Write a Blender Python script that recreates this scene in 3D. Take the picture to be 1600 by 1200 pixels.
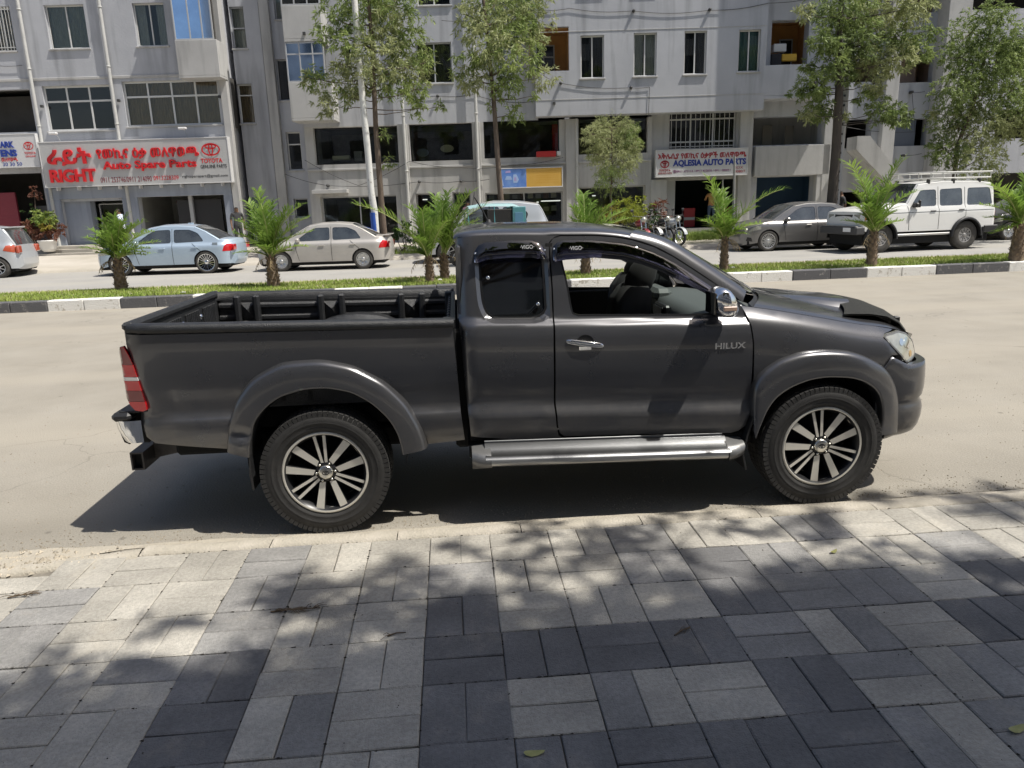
import bpy, bmesh, math, random
import numpy as np
from mathutils import Vector, Matrix, noise
from mathutils.geometry import delaunay_2d_cdt

for o in list(bpy.data.objects): bpy.data.objects.remove(o)
S = bpy.context.scene
COL = S.collection
R = math.radians

# ------------------------------------------------------------------ camera
F_PX, PITCH, YAW, ROLL, CAM_H = 1152.87, 0.240475, 0.097983, -0.030139, 1.931
_fwd = Vector((math.sin(YAW)*math.cos(PITCH), math.cos(YAW)*math.cos(PITCH), -math.sin(PITCH)))
_rt = Vector((math.cos(YAW), -math.sin(YAW), 0)); _up = _rt.cross(_fwd)
_r2 = math.cos(ROLL)*_rt + math.sin(ROLL)*_up
_u2 = -math.sin(ROLL)*_rt + math.cos(ROLL)*_up
cam = bpy.data.objects.new('camera', bpy.data.cameras.new('camera')); COL.objects.link(cam)
m = Matrix((_r2, _u2, -_fwd)).transposed().to_4x4(); m.translation = (0, 0, CAM_H)
cam.matrix_world = m
cam.data.sensor_width = 36; cam.data.lens = F_PX/1600*36
cam.data.clip_start = .05; cam.data.clip_end = 2000
S.camera = cam

# ------------------------------------------------------------------ daylight
SUN = Vector((.475, -.214, 1.0)).normalized()
SUN_ELEV = math.asin(SUN.z)
W = bpy.data.worlds.new('World'); S.world = W; W.use_nodes = True
nt = W.node_tree; bg = nt.nodes['Background']
sky = nt.nodes.new('ShaderNodeTexSky'); sky.sky_type = 'NISHITA'; sky.sun_disc = False
sky.sun_elevation = SUN_ELEV
sky.sun_rotation = math.atan2(SUN.x, SUN.y)
sky.air_density = 1.0; sky.dust_density = 2.6; sky.ozone_density = .55; sky.altitude = 0
nt.links.new(sky.outputs[0], bg.inputs[0]); bg.inputs[1].default_value = .096
sl = bpy.data.lights.new('sun', 'SUN'); sl.energy = 4.7; sl.angle = R(.53); sl.color = (1, .955, .875)
sun = bpy.data.objects.new('sun', sl); COL.objects.link(sun)
sun.rotation_euler = SUN.to_track_quat('Z', 'Y').to_euler()
S.view_settings.view_transform = 'Standard'; S.view_settings.look = 'None'
S.view_settings.gamma = 1; S.view_settings.use_curve_mapping = False
S.view_settings.exposure = 0.27
S.cycles.max_bounces = 8; S.cycles.transparent_max_bounces = 12

# ------------------------------------------------------------------ materials
MATS = {}
def mat(name, col, rough=.6, metal=0., var=.0, scale=3., bump=0., bscale=40., spec=.5, coat=0., col2=None,
        trans=0., alpha=1., rnd=0., emit=None, detail=6., coatr=.05, stretch=None):
    if name in MATS: return MATS[name]
    M = bpy.data.materials.new(name); M.use_nodes = True
    t = M.node_tree; b = t.nodes['Principled BSDF']; N = t.nodes.new; L = t.links.new
    b.inputs['Base Color'].default_value = (*col, 1); b.inputs['Roughness'].default_value = rough
    b.inputs['Metallic'].default_value = metal; b.inputs['Specular IOR Level'].default_value = spec
    b.inputs['Coat Weight'].default_value = coat; b.inputs['Coat Roughness'].default_value = coatr
    b.inputs['Transmission Weight'].default_value = trans; b.inputs['Alpha'].default_value = alpha
    tc = N('ShaderNodeTexCoord'); src = tc.outputs['Object']
    if stretch:
        mp = N('ShaderNodeMapping'); mp.inputs['Scale'].default_value = stretch; L(src, mp.inputs[0]); src = mp.outputs[0]
    out = None
    if var or col2:
        n = N('ShaderNodeTexNoise'); n.inputs['Scale'].default_value = scale; n.inputs['Detail'].default_value = detail
        n.inputs['Roughness'].default_value = .6
        L(src, n.inputs['Vector'])
        r = N('ShaderNodeValToRGB'); r.color_ramp.elements[0].position = .3; r.color_ramp.elements[1].position = .7
        ca = col if col2 else tuple(c*(1-var) for c in col); cb = col2 if col2 else tuple(min(1, c*(1+var)) for c in col)
        r.color_ramp.elements[0].color = (*ca, 1); r.color_ramp.elements[1].color = (*cb, 1)
        L(n.outputs['Fac'], r.inputs[0]); out = r.outputs[0]
    if rnd:
        oi = N('ShaderNodeObjectInfo'); mr = N('ShaderNodeMapRange')
        mr.inputs['To Min'].default_value = 1-rnd; mr.inputs['To Max'].default_value = 1+rnd
        L(oi.outputs['Random'], mr.inputs['Value'])
        mx = N('ShaderNodeVectorMath'); mx.operation = 'SCALE'
        if out: L(out, mx.inputs[0])
        else: mx.inputs[0].default_value = col
        L(mr.outputs[0], mx.inputs['Scale']); out = mx.outputs[0]
    if out: L(out, b.inputs['Base Color'])
    if bump:
        n2 = N('ShaderNodeTexNoise'); n2.inputs['Scale'].default_value = bscale; n2.inputs['Detail'].default_value = 4
        L(src, n2.inputs['Vector'])
        bp = N('ShaderNodeBump'); bp.inputs['Strength'].default_value = bump; bp.inputs['Distance'].default_value = .02
        L(n2.outputs['Fac'], bp.inputs['Height']); L(bp.outputs[0], b.inputs['Normal'])
    if emit:
        b.inputs['Emission Color'].default_value = (*emit[:3], 1); b.inputs['Emission Strength'].default_value = emit[3]
    MATS[name] = M; return M

def glass_mat(name, tint=(.9, .95, .95), rough=.0, alpha=.25, spec=.5):
    """thin sheet glass: see-through with a clear reflection"""
    if name in MATS: return MATS[name]
    M = bpy.data.materials.new(name); M.use_nodes = True; t = M.node_tree
    for n in list(t.nodes): t.nodes.remove(n)
    N = t.nodes.new; L = t.links.new
    o = N('ShaderNodeOutputMaterial'); tr = N('ShaderNodeBsdfTransparent'); tr.inputs[0].default_value = (*tint, 1)
    gl = N('ShaderNodeBsdfGlossy'); gl.inputs['Roughness'].default_value = rough; gl.inputs[0].default_value = (1, 1, 1, 1)
    fr = N('ShaderNodeFresnel'); fr.inputs[0].default_value = 1.5
    ad = N('ShaderNodeMath'); ad.operation = 'ADD'; ad.use_clamp = True; ad.inputs[1].default_value = alpha
    mx = N('ShaderNodeMixShader'); L(fr.outputs[0], ad.inputs[0]); L(ad.outputs[0], mx.inputs[0])
    L(tr.outputs[0], mx.inputs[1]); L(gl.outputs[0], mx.inputs[2]); L(mx.outputs[0], o.inputs[0])
    MATS[name] = M; return M

# ------------------------------------------------------------------ mesh builder
class MB:
    def __init__(s): s.v = []; s.f = []; s.mi = []; s.sm = []; s.nrm = None
    def add(s, vs, fs, mi=0, smooth=False):
        b = len(s.v); s.v += [tuple(v) for v in vs]; s.f += [tuple(b+i for i in f) for f in fs]
        s.mi += [mi]*len(fs); s.sm += [smooth]*len(fs); return s
    def box(s, x0, y0, z0, x1, y1, z1, mi=0, M=None):
        vs = [(x, y, z) for z in (z0, z1) for y in (y0, y1) for x in (x0, x1)]
        if M: vs = [M @ Vector(v) for v in vs]
        return s.add(vs, [(0, 2, 3, 1), (4, 5, 7, 6), (0, 1, 5, 4), (2, 6, 7, 3), (0, 4, 6, 2), (1, 3, 7, 5)], mi)
    def bbox(s, x0, y0, z0, x1, y1, z1, b=.01, mi=0, M=None):
        """box with chamfered edges"""
        bm = bmesh.new(); bmesh.ops.create_cube(bm, size=1)
        for v in bm.verts: v.co = ((x0+x1)/2+v.co.x*(x1-x0), (y0+y1)/2+v.co.y*(y1-y0), (z0+z1)/2+v.co.z*(z1-z0))
        b = min(b, .49*min(abs(x1-x0), abs(y1-y0), abs(z1-z0)))
        bmesh.ops.bevel(bm, geom=bm.edges[:], offset=b, segments=1, affect='EDGES', clamp_overlap=True)
        return s.bm(bm, mi, M)
    def bm(s, bm, mi=0, M=None, smooth=False):
        bm.verts.index_update()
        vs = [(M @ v.co if M else v.co.copy()) for v in bm.verts]
        s.add(vs, [[v.index for v in f.verts] for f in bm.faces], mi, smooth); bm.free(); return s
    def prism(s, pts, a0, a1, axis='y', mi=0, smooth=False):
        """polygon pts (2D) extruded along an axis; for axis y pts are (x, z)"""
        n = len(pts)
        def P(p, a): return {'y': (p[0], a, p[1]), 'x': (a, p[0], p[1]), 'z': (p[0], p[1], a)}[axis]
        vs = [P(p, a0) for p in pts]+[P(p, a1) for p in pts]
        s.add(vs, [tuple(range(n)), tuple(range(2*n-1, n-1, -1))], mi)
        s.add(vs, [(i, i+n, (i+1) % n+n, (i+1) % n) for i in range(n)], mi, smooth); return s
    def grid(s, rows, mi=0, smooth=True, closed=False, caps=False):
        n = len(rows[0]); vs = [p for r in rows for p in r]; fs = []
        for i in range(len(rows)-1):
            for j in range(n if closed else n-1):
                k = (j+1) % n; fs.append((i*n+j, i*n+k, (i+1)*n+k, (i+1)*n+j))
        if caps:
            s.add(vs, fs, mi, smooth)
            return s.add(rows[0], [tuple(range(n))[::-1]], mi).add(rows[-1], [tuple(range(n))], mi)
        return s.add(vs, fs, mi, smooth)
    def tube(s, pts, r, n=8, mi=0, caps=True, smooth=True):
        pts = [Vector(p) for p in pts]; rs = r if isinstance(r, (list, tuple)) else [r]*len(pts)
        rows = []; up = None
        for i, p in enumerate(pts):
            d = (pts[min(i+1, len(pts)-1)]-pts[max(i-1, 0)]).normalized()
            if up is None: up = Vector((0, 0, 1)) if abs(d.z) < .9 else Vector((1, 0, 0))
            a = d.cross(up).normalized(); b = a.cross(d).normalized(); up = b
            rows.append([p+(a*math.cos(t)+b*math.sin(t))*rs[i] for t in [2*math.pi*k/n for k in range(n)]])
        return s.grid(rows, mi, smooth, closed=True, caps=caps)
    def lathe(s, prof, n=32, axis='y', c=(0, 0, 0), mi=0, smooth=True, closed=False):
        """profile of (radius, along-axis)"""
        rows = []
        for k in range(n+1):
            t = 2*math.pi*k/n; row = []
            for (r, a) in prof:
                if axis == 'y': row.append((c[0]+r*math.cos(t), c[1]+a, c[2]+r*math.sin(t)))
                elif axis == 'z': row.append((c[0]+r*math.cos(t), c[1]+r*math.sin(t), c[2]+a))
                else: row.append((c[0]+a, c[1]+r*math.cos(t), c[2]+r*math.sin(t)))
            rows.append(row)
        return s.grid(rows, mi, smooth)
    def mirror_y(s):
        m2 = MB(); m2.v = [(x, -y, z) for x, y, z in s.v]; m2.f = [f[::-1] for f in s.f]; m2.mi = s.mi[:]; m2.sm = s.sm[:]
        if s.nrm: m2.nrm = [(a, -b, c) for a, b, c in s.nrm]
        return m2
    def mesh(s, name, mats):
        me = bpy.data.meshes.new(name); me.from_pydata(s.v, [], s.f)
        for x in (mats if isinstance(mats, (list, tuple)) else [mats]): me.materials.append(x)
        me.polygons.foreach_set('material_index', s.mi); me.polygons.foreach_set('use_smooth', s.sm)
        me.update()
        if s.nrm and len(s.nrm) == len(me.vertices):
            me.normals_split_custom_set_from_vertices([Vector(n).normalized() for n in s.nrm])
        return me
    def build(s, name, mats, parent=None, weld=False):
        me = s.mesh(name, mats)
        if weld:
            bm = bmesh.new(); bm.from_mesh(me); bmesh.ops.remove_doubles(bm, verts=bm.verts, dist=1e-4)
            bmesh.ops.recalc_face_normals(bm, faces=bm.faces); bm.to_mesh(me); bm.free()
        o = bpy.data.objects.new(name, me); COL.objects.link(o)
        if parent is not None: o.parent = parent
        return o

def link(name, me, parent=None, loc=(0, 0, 0), rot=(0, 0, 0), scale=(1, 1, 1)):
    o = bpy.data.objects.new(name, me); COL.objects.link(o); o.parent = parent
    o.location = loc; o.rotation_euler = rot; o.scale = scale; return o
def thing(name, label, cat, loc=(0, 0, 0), rz=0., group=None, scale=1.):
    o = bpy.data.objects.new(name, None); COL.objects.link(o); o.location = loc; o.rotation_euler = (0, 0, rz)
    o.scale = (scale,)*3; o.empty_display_size = .2
    o['label'] = label; o['category'] = cat
    if group: o['group'] = group
    return o
def tag(o, label, cat, group=None):
    o['label'] = label; o['category'] = cat
    if group: o['group'] = group
    return o
def kind(o, k): o['kind'] = k; return o

def lerp_curve(pts):
    xs = [p[0] for p in pts]; ys = [p[1] for p in pts]
    return lambda x: float(np.interp(x, xs, ys))
def smooth_curve(pts):
    """monotone-ish cubic through points"""
    xs = np.array([p[0] for p in pts], float); ys = np.array([p[1] for p in pts], float)
    d = np.diff(ys)/np.diff(xs); mm = np.zeros(len(xs)); mm[0] = d[0]; mm[-1] = d[-1]
    for i in range(1, len(xs)-1):
        mm[i] = 0 if d[i-1]*d[i] <= 0 else 2*d[i-1]*d[i]/(d[i-1]+d[i])
    def f(x):
        x = min(max(x, xs[0]), xs[-1]); i = int(min(np.searchsorted(xs, x, side='right')-1, len(xs)-2)); i = max(i, 0)
        h = xs[i+1]-xs[i]; t = (x-xs[i])/h
        return float((2*t**3-3*t**2+1)*ys[i]+(t**3-2*t**2+t)*h*mm[i]+(-2*t**3+3*t**2)*ys[i+1]+(t**3-t**2)*h*mm[i+1])
    return f
def densify(poly, h, closed=True):
    out = []; n = len(poly)
    for i in range(n if closed else n-1):
        a = poly[i]; b = poly[(i+1) % n]; k = max(1, int(math.hypot(b[0]-a[0], b[1]-a[1])/h+.5))
        out += [(a[0]+(b[0]-a[0])*j/k, a[1]+(b[1]-a[1])*j/k) for j in range(k)]
    if not closed: out.append(tuple(poly[-1]))
    return out
def round_poly(poly, it=2, keep=()):
    """corner cutting; indices in keep stay sharp"""
    pts = [(p, i in keep) for i, p in enumerate(poly)]
    for _ in range(it):
        out = []; n = len(pts)
        for i in range(n):
            (a, ka), (b, kb), (c, kc) = pts[i-1], pts[i], pts[(i+1) % n]
            if kb: out.append((b, True)); continue
            out.append(((b[0]*.75+a[0]*.25, b[1]*.75+a[1]*.25), False)); out.append(((b[0]*.75+c[0]*.25, b[1]*.75+c[1]*.25), False))
        pts = out
    return [p for p, _ in pts]
def in_poly(P, poly):
    x, z = P[:, 0], P[:, 1]; c = np.zeros(len(P), bool); n = len(poly); j = n-1
    for i in range(n):
        xi, zi = poly[i]; xj, zj = poly[j]
        if zi != zj:
            k = ((zi > z) != (zj > z)) & (x < (xj-xi)*(z-zi)/(zj-zi)+xi); c ^= k
        j = i
    return c
def seg_dist(P, poly):
    A = np.array(poly); B = np.roll(A, -1, 0); best = np.full(len(P), 1e9)
    for a, b in zip(A, B):
        d = b-a; L = d@d
        t = np.clip(((P-a)@d)/(L if L > 0 else 1), 0, 1); q = a+t[:, None]*d
        best = np.minimum(best, np.hypot(*(P-q).T))
    return best
def cdt(outline, holes=(), h=.04, zs=None):
    """triangulate a 2D outline with holes, filled with regular interior points"""
    outs = [densify(outline, h)]+[densify(q, h) for q in holes]
    A = np.array(outs[0]); lo = A.min(0); hi = A.max(0)
    gx = np.arange(lo[0]+h/2, hi[0], h); gz = np.array(zs) if zs is not None else np.arange(lo[1]+h/2, hi[1], h)
    G = np.array([(x, z) for z in gz for x in gx]) if len(gx) and len(gz) else np.zeros((0, 2))
    if len(G):
        k = in_poly(G, outs[0])
        for q in outs[1:]: k &= ~in_poly(G, q)
        G = G[k]
        if len(G):
            d = np.minimum.reduce([seg_dist(G, q) for q in outs]); G = G[d > h*.4]
    vs = []; es = []
    for q in outs:
        b = len(vs); vs += q; es += [(b+i, b+(i+1) % len(q)) for i in range(len(q))]
    vs += [tuple(g) for g in G]
    r = delaunay_2d_cdt([Vector(v) for v in vs], es, [], 0, 1e-6)
    V = np.array([tuple(v) for v in r[0]]); T = np.array(r[2])
    C = V[T].mean(1); k = in_poly(C, outs[0])
    for q in outs[1:]: k &= ~in_poly(C, q)
    T = T[k]
    # wind counter-clockwise
    a, b, c = V[T[:, 0]], V[T[:, 1]], V[T[:, 2]]
    ar = (b[:, 0]-a[:, 0])*(c[:, 1]-a[:, 1])-(b[:, 1]-a[:, 1])*(c[:, 0]-a[:, 0])
    T[ar < 0] = T[ar < 0][:, ::-1]; T = T[np.abs(ar) > 1e-9]
    return V, T
def side_panel(outline, holes, yf, h=.04, zs=None, off=0., flange=.02, mi=0):
    """body skin on the y<0 side: (x, z) outline bent on to y = -yf(x, z)"""
    V, T = cdt(outline, holes, h, zs); b = MB(); e = .004
    vs = []; nr = []
    for x, z in V:
        y = yf(x, z)+off; dx = (yf(x+e, z)-yf(x-e, z))/(2*e); dz = (yf(x, z+e)-yf(x, z-e))/(2*e)
        vs.append((x, -y, z)); nr.append((-dx, -1, -dz))
    b.add(vs, [tuple(t) for t in T], mi, True); b.nrm = nr
    if flange:
        ed = {}
        for t in T:
            for i in range(3):
                p, q = int(t[i]), int(t[(i+1) % 3])
                if (q, p) in ed: del ed[(q, p)]
                else: ed[(p, q)] = 1
        for (p, q) in ed:
            P, Q = vs[p], vs[q]; n = Vector((Q[2]-P[2], 0, -(Q[0]-P[0]))).normalized()
            b.add([P, Q, (Q[0], Q[1]+flange, Q[2]), (P[0], P[1]+flange, P[2])], [(0, 3, 2, 1)], mi, False)
            b.nrm += [n]*4
    return b
def both_sides(b, name, mats, parent):
    """the near side panel and its mirror image"""
    return b.build(name, mats, parent), b.mirror_y().build(name, mats, parent)
def text_mesh(txt, size=1., extrude=.0, bold=0., align='LEFT', shear=0., space=1.):
    cu = bpy.data.curves.new('lettering', 'FONT'); cu.body = txt; cu.size = size; cu.extrude = extrude
    cu.offset = bold; cu.align_x = align; cu.shear = shear; cu.space_character = space; cu.resolution_u = 3
    o = bpy.data.objects.new('lettering', cu); COL.objects.link(o)
    dg = bpy.context.evaluated_depsgraph_get(); dg.update()
    me = bpy.data.meshes.new_from_object(o.evaluated_get(dg)); bpy.data.objects.remove(o)
    return me
def put_text(name, txt, material, parent, box, yv, extrude=.006, bold=0., shear=0., plane='xz'):
    """lettering standing on a vertical board, scaled to fill box (x0, z0, x1, z1); faces -y"""
    me = text_mesh(txt, 1., 0., bold, shear=shear)
    co = np.array([v.co[:] for v in me.vertices]); lo = co.min(0); hi = co.max(0)
    x0, z0, x1, z1 = box; sx = (x1-x0)/(hi[0]-lo[0]); sz = (z1-z0)/(hi[1]-lo[1])
    b = MB(); vs = [(x0+(c[0]-lo[0])*sx, yv-extrude, z0+(c[1]-lo[1])*sz) for c in co]
    fs = [tuple(p.vertices) for p in me.polygons]
    b.add(vs, fs, 0)
    ed = {}
    for f in fs:
        for i in range(len(f)):
            p, q = f[i], f[(i+1) % len(f)]
            if (q, p) in ed: del ed[(q, p)]
            else: ed[(p, q)] = 1
    for p, q in ed:
        P, Q = vs[p], vs[q]; b.add([P, Q, (Q[0], yv, Q[2]), (P[0], yv, P[2])], [(0, 3, 2, 1)])
    bpy.data.meshes.remove(me)
    return b.build(name, material, parent)
# facade frame: s runs to the right along the street front, D away from the road, measured from photo points
FH = Vector((math.sin(YAW), math.cos(YAW), 0)); RH = Vector((math.cos(YAW), -math.sin(YAW), 0))
def at(px, py, D):
    d = _r2*((px-800)/F_PX)-_u2*((py-600)/F_PX)+_fwd
    P = d*(D/d.dot(FH)); return P.dot(RH), CAM_H+P.z
def world(s, D, z=0.): return RH*s+FH*D+Vector((0, 0, z))
def rect(px0, py0, px1, py1, D):
    s0 = at(px0, (py0+py1)/2, D)[0]; s1 = at(px1, (py0+py1)/2, D)[0]
    z1 = at((px0+px1)/2, py0, D)[1]; z0 = at((px0+px1)/2, py1, D)[1]
    return s0, z0, s1, z1
# ------------------------------------------------------------------ pickup truck (origin under the rear axle, x forward, near side y < 0)
T_LOC = (-.6963, 5.1718, 0); T_ROT = -.029528
PAINT = mat('dark_grey_metallic_paint', (.106, .107, .114), rough=.27, metal=.68, coat=.7, coatr=.045, var=.06, scale=1.2)
def road_dust(M, c=(.30, .26, .20), z0=.95, z1=.40, amt=.30):
    # dried splashes and road film, thicker low down on the panels
    t = M.node_tree; N = t.nodes.new; L = t.links.new; b = t.nodes['Principled BSDF']; i = b.inputs['Base Color']
    tc = N('ShaderNodeTexCoord'); sp = N('ShaderNodeSeparateXYZ'); L(tc.outputs['Object'], sp.inputs[0])
    r = N('ShaderNodeMapRange'); r.inputs['From Min'].default_value = z0; r.inputs['From Max'].default_value = z1; r.inputs['To Min'].default_value = .03; r.inputs['To Max'].default_value = amt; L(sp.outputs['Z'], r.inputs['Value'])
    n = N('ShaderNodeTexNoise'); n.inputs['Scale'].default_value = 5; n.inputs['Detail'].default_value = 10; n.inputs['Roughness'].default_value = .72; L(tc.outputs['Object'], n.inputs['Vector'])
    q = N('ShaderNodeMapRange'); q.inputs['From Min'].default_value = .35; q.inputs['From Max'].default_value = .75; L(n.outputs['Fac'], q.inputs['Value'])
    m_ = N('ShaderNodeMath'); m_.operation = 'MULTIPLY'; L(r.outputs[0], m_.inputs[0]); L(q.outputs[0], m_.inputs[1])
    mx = N('ShaderNodeMix'); mx.data_type = 'RGBA'; L(m_.outputs[0], mx.inputs['Factor'])
    if i.links: L(i.links[0].from_socket, mx.inputs['A'])
    else: mx.inputs['A'].default_value = i.default_value
    mx.inputs['B'].default_value = (*c, 1); L(mx.outputs['Result'], i)
    ro = N('ShaderNodeMath'); ro.operation = 'MULTIPLY_ADD'; ro.inputs[1].default_value = .9; ro.inputs[2].default_value = b.inputs['Roughness'].default_value; L(m_.outputs[0], ro.inputs[0]); L(ro.outputs[0], b.inputs['Roughness'])
    cw = N('ShaderNodeMath'); cw.operation = 'MULTIPLY_ADD'; cw.use_clamp = True; cw.inputs[1].default_value = -2.2; cw.inputs[2].default_value = b.inputs['Coat Weight'].default_value; L(m_.outputs[0], cw.inputs[0]); L(cw.outputs[0], b.inputs['Coat Weight'])
road_dust(PAINT)
BLK = mat('black_plastic', (.018, .018, .019), rough=.45, bump=.08, bscale=300)
TRIMB = mat('satin_black_trim', (.012, .012, .013), rough=.3)
LINER = mat('bed_liner_plastic', (.022, .023, .025), rough=.42, bump=.35, bscale=180, var=.25, scale=14)
CHROME = mat('chrome', (.82, .83, .84), rough=.07, metal=1)
DARKCAV = mat('underbody_black', (.010, .010, .010), rough=.9)
RUBBER = mat('tyre_rubber', (.028, .027, .026), rough=.75, var=.25, scale=20, bump=.15, bscale=160)
ALLOY = mat('machined_alloy', (.76, .73, .65), rough=.36, metal=.4)  # tan tint puts the ground's reflection into the base colour
ALLOYD = mat('dark_wheel_paint', (.03, .03, .032), rough=.35, metal=.4)
STEEL = mat('brushed_steel', (.22, .225, .23), rough=.32, metal=1, bump=.04, bscale=60, stretch=(.3, 1, 30))
GLASSD = mat('tinted_window', (.006, .007, .008), rough=.04, spec=.6, coat=.4)
GLASSC = glass_mat('clear_windscreen', (.82, .9, .88), alpha=.02)
VISOR = glass_mat('smoked_acrylic', (.075, .075, .12), alpha=.045)
LAMPG = mat('headlamp_lens', (.46, .46, .40), rough=.14, metal=.45, coat=1., var=.18, scale=18, bump=.1, bscale=30)
REDL = mat('red_lamp_lens', (.50, .012, .016), rough=.12, coat=1.)
REDD = mat('dark_red_lens', (.16, .005, .008), rough=.12, coat=1.)
WHITEL = mat('white_lamp_lens', (.75, .74, .72), rough=.15, coat=1.)
CLOTH = mat('dark_seat_fabric', (.020, .019, .019), rough=.9)
DASH = mat('grey_dashboard_plastic', (.085, .092, .088), rough=.6, bump=.1, bscale=200)
TRED = mat('badge_silver', (.8, .8, .8), rough=.2, metal=1)
WPRINT = mat('white_print', (.8, .8, .8), rough=.5)

truck = thing('pickup_truck', 'dark grey extended-cab pickup truck parked along the near kerb', 'pickup truck', T_LOC, T_ROT)

# half width of the skin at (x, z); z' removes the nose-down rake of the body lines
def rake(x, z): return z+.036*(x-1.4)
_cab = smooth_curve([(.38, .785), (.46, .800), (.56, .828), (.62, .836), (.655, .8395), (.664, .838), (.726, .8105), (.736, .808), (.76, .8085), (.84, .822), (.95, .836), (1.06, .840),
                     (1.14, .835), (1.19, .824), (1.215, .812), (1.238, .786), (1.252, .772), (1.27, .766), (1.45, .722), (1.60, .680), (1.70, .650), (1.76, .628), (1.85, .59)])
_bed = smooth_curve([(.42, .780), (.50, .795), (.58, .824), (.64, .834), (.675, .836), (.684, .835), (.738, .822), (.748, .821), (.80, .824), (.90, .834), (1.02, .842), (1.14, .845), (1.22, .842), (1.30, .838)])
_bedcr = smooth_curve([(.42, .780), (.50, .795), (.58, .826), (.64, .840), (.69, .843), (.702, .842), (.752, .815), (.764, .812), (.82, .815), (.92, .832), (1.02, .842), (1.14, .845), (1.22, .842), (1.30, .838)])
def plan(x):      # rounding of the plan shape towards the nose and the tail
    d = 0.
    if x > 2.75: d += .050*((x-2.75)/.9)**2
    if x > 3.50: d += .36*((x-3.50)/.45)**2.3
    if x < -.80: d += .018*((-.80-x)/.3)**2
    return d
CREST = smooth_curve([(2.55, 1.280), (2.615, 1.268), (2.755, 1.245), (2.908, 1.216), (3.143, 1.168), (3.384, 1.118), (3.584, 1.085), (3.66, 1.066), (3.78, 1.03), (3.9, .99)])
def y_cab(x, z):
    y = _cab(rake(x, z))
    x0 = .955
    if x < x0: r = .11; u = min((x0-x)/r, .999); y -= .075*(1-math.sqrt(1-u*u))
    return y
def y_bed(x, z):
    zz = z+.020*(x-.3); w = min(max((x+.95)/.1, 0), 1)*1.0
    y = _bed(zz)*(1-w)+_bedcr(zz)*w-plan(x)
    if x < -.98: u = min((-.98-x)/.09, 1); y -= .03*u*u
    return y
def y_fend(x, z):
    zz = rake(x, z); w = min(max((x-2.62)/.5, 0), 1)
    base = _cab(min(zz, 1.06)); base = base*(1-w)+w*(base if zz < .56 else max(base, .825+.012*math.sin(max(0, min(1, (zz-.6)/.5))*math.pi)))
    d = max(CREST(x)-z, 0)
    return base-.118*math.exp(-(d/.062))-.02*math.exp(-d/.25)-plan(x)

NEAR = []
def two(b, name, m_): return both_sides(b, name, m_, truck)

# ---- bed side
arch_r = [(-.547, .50), (-.52, .70), (-.455, .83), (-.35, .93), (-.19, 1.01), (.028, 1.015), (.19, .975), (.33, .885), (.45, .75), (.52, .61), (.545, .49)]
bed_out = [(-1.072, 1.262), (-1.078, 1.205)]+[(-1.047, 1.083), (-1.019, .929), (-1.003, .830), (-1.010, .800), (-1.06, .792), (-1.068, .732), (-1.040, .645), (-.99, .605), (-.75, .567), (-.547, .538)]+arch_r[1:-1]+[(.60, .505), (.845, .525), (.829, .70), (.815, 1.03), (.803, 1.228), (-.1, 1.245)]
two(side_panel(bed_out, [], y_bed, h=.028), 'bed_side', PAINT)
# ---- flare: a swept moulding round the wheel arch
def flare(outer, inner, yf, ymax, name, dent=None):
    import itertools
    def res(P, n):
        P = [np.array(p) for p in P]; L = [0]
        for a, b in zip(P, P[1:]): L.append(L[-1]+np.hypot(*(b-a)))
        fx = smooth_curve([(l, p[0]) for l, p in zip(L, P)]) if 0 else None
        t = np.linspace(0, L[-1], n)
        X = np.interp(t, L, [p[0] for p in P]); Z = np.interp(t, L, [p[1] for p in P])
        for _ in range(3):
            X[1:-1] = (X[:-2]+2*X[1:-1]+X[2:])/4; Z[1:-1] = (Z[:-2]+2*Z[1:-1]+Z[2:])/4
        return list(zip(X, Z))
    n = 60; O = res(outer, n); I = res(inner, n); rows = []
    for (ox, oz), (ix, iz) in zip(O, I):
        row = []
        yo = yf(ox, oz)-.004
        for t, yy in ((-.02, -.10), (0., -.012), (.03, 0), (.12, .0), (.35, -.001), (.6, -.004), (.8, -.011), (.9, -.021), (.965, -.040), (1.0, None)):
            x = ix+(ox-ix)*t; z = iz+(oz-iz)*t
            y = yo if yy is None else ymax(x)+yy
            if yy is not None and t > 0: y = max(y, yo+.002) if t > .5 else y
            if dent and t > 0: y -= dent(x, z)
            row.append((x, -y, z))
        rows.append(row)
    b = MB().grid(rows, 0, True)
    b.f = [f[::-1] for f in b.f]
    return b
rear_o = [(-.571, .550), (-.562, .62), (-.547, .703), (-.489, .856), (-.382, .983), (-.202, 1.072), (.028, 1.079), (.209, 1.034), (.387, .929), (.516, .786), (.594, .623), (.618, .505)]
rear_i = [(-.432, .512), (-.415, .611), (-.380, .728), (-.305, .813), (-.218, .872), (-.075, .910), (.061, .911), (.199, .878), (.312, .802), (.399, .707), (.449, .605), (.467, .480)]
def dent_f(x, z):
    return .034*math.exp(-((x+.47)/.055)**2-((z-.655)/.028)**2)-.016*math.exp(-((x+.47)/.06)**2-((z-.60)/.022)**2)
fl = flare(rear_o, rear_i, y_bed, lambda x: .905, 'wheel_flare', dent_f)
a = fl.build('wheel_flare', PAINT, truck); a['label'] = 'rear wheel arch flare with a dent at its tail end'
flare(rear_o, rear_i, y_bed, lambda x: .905, 'wheel_flare').mirror_y().build('wheel_flare', PAINT, truck)
front_o = [(2.640, .51), (2.628, .640), (2.628, .786), (2.643, .823), (2.686, .882), (2.787, .950), (2.935, .993), (3.085, .999), (3.240, .982), (3.358, .942), (3.487, .872), (3.565, .790), (3.614, .700), (3.645, .57), (3.652, .42)]
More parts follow.
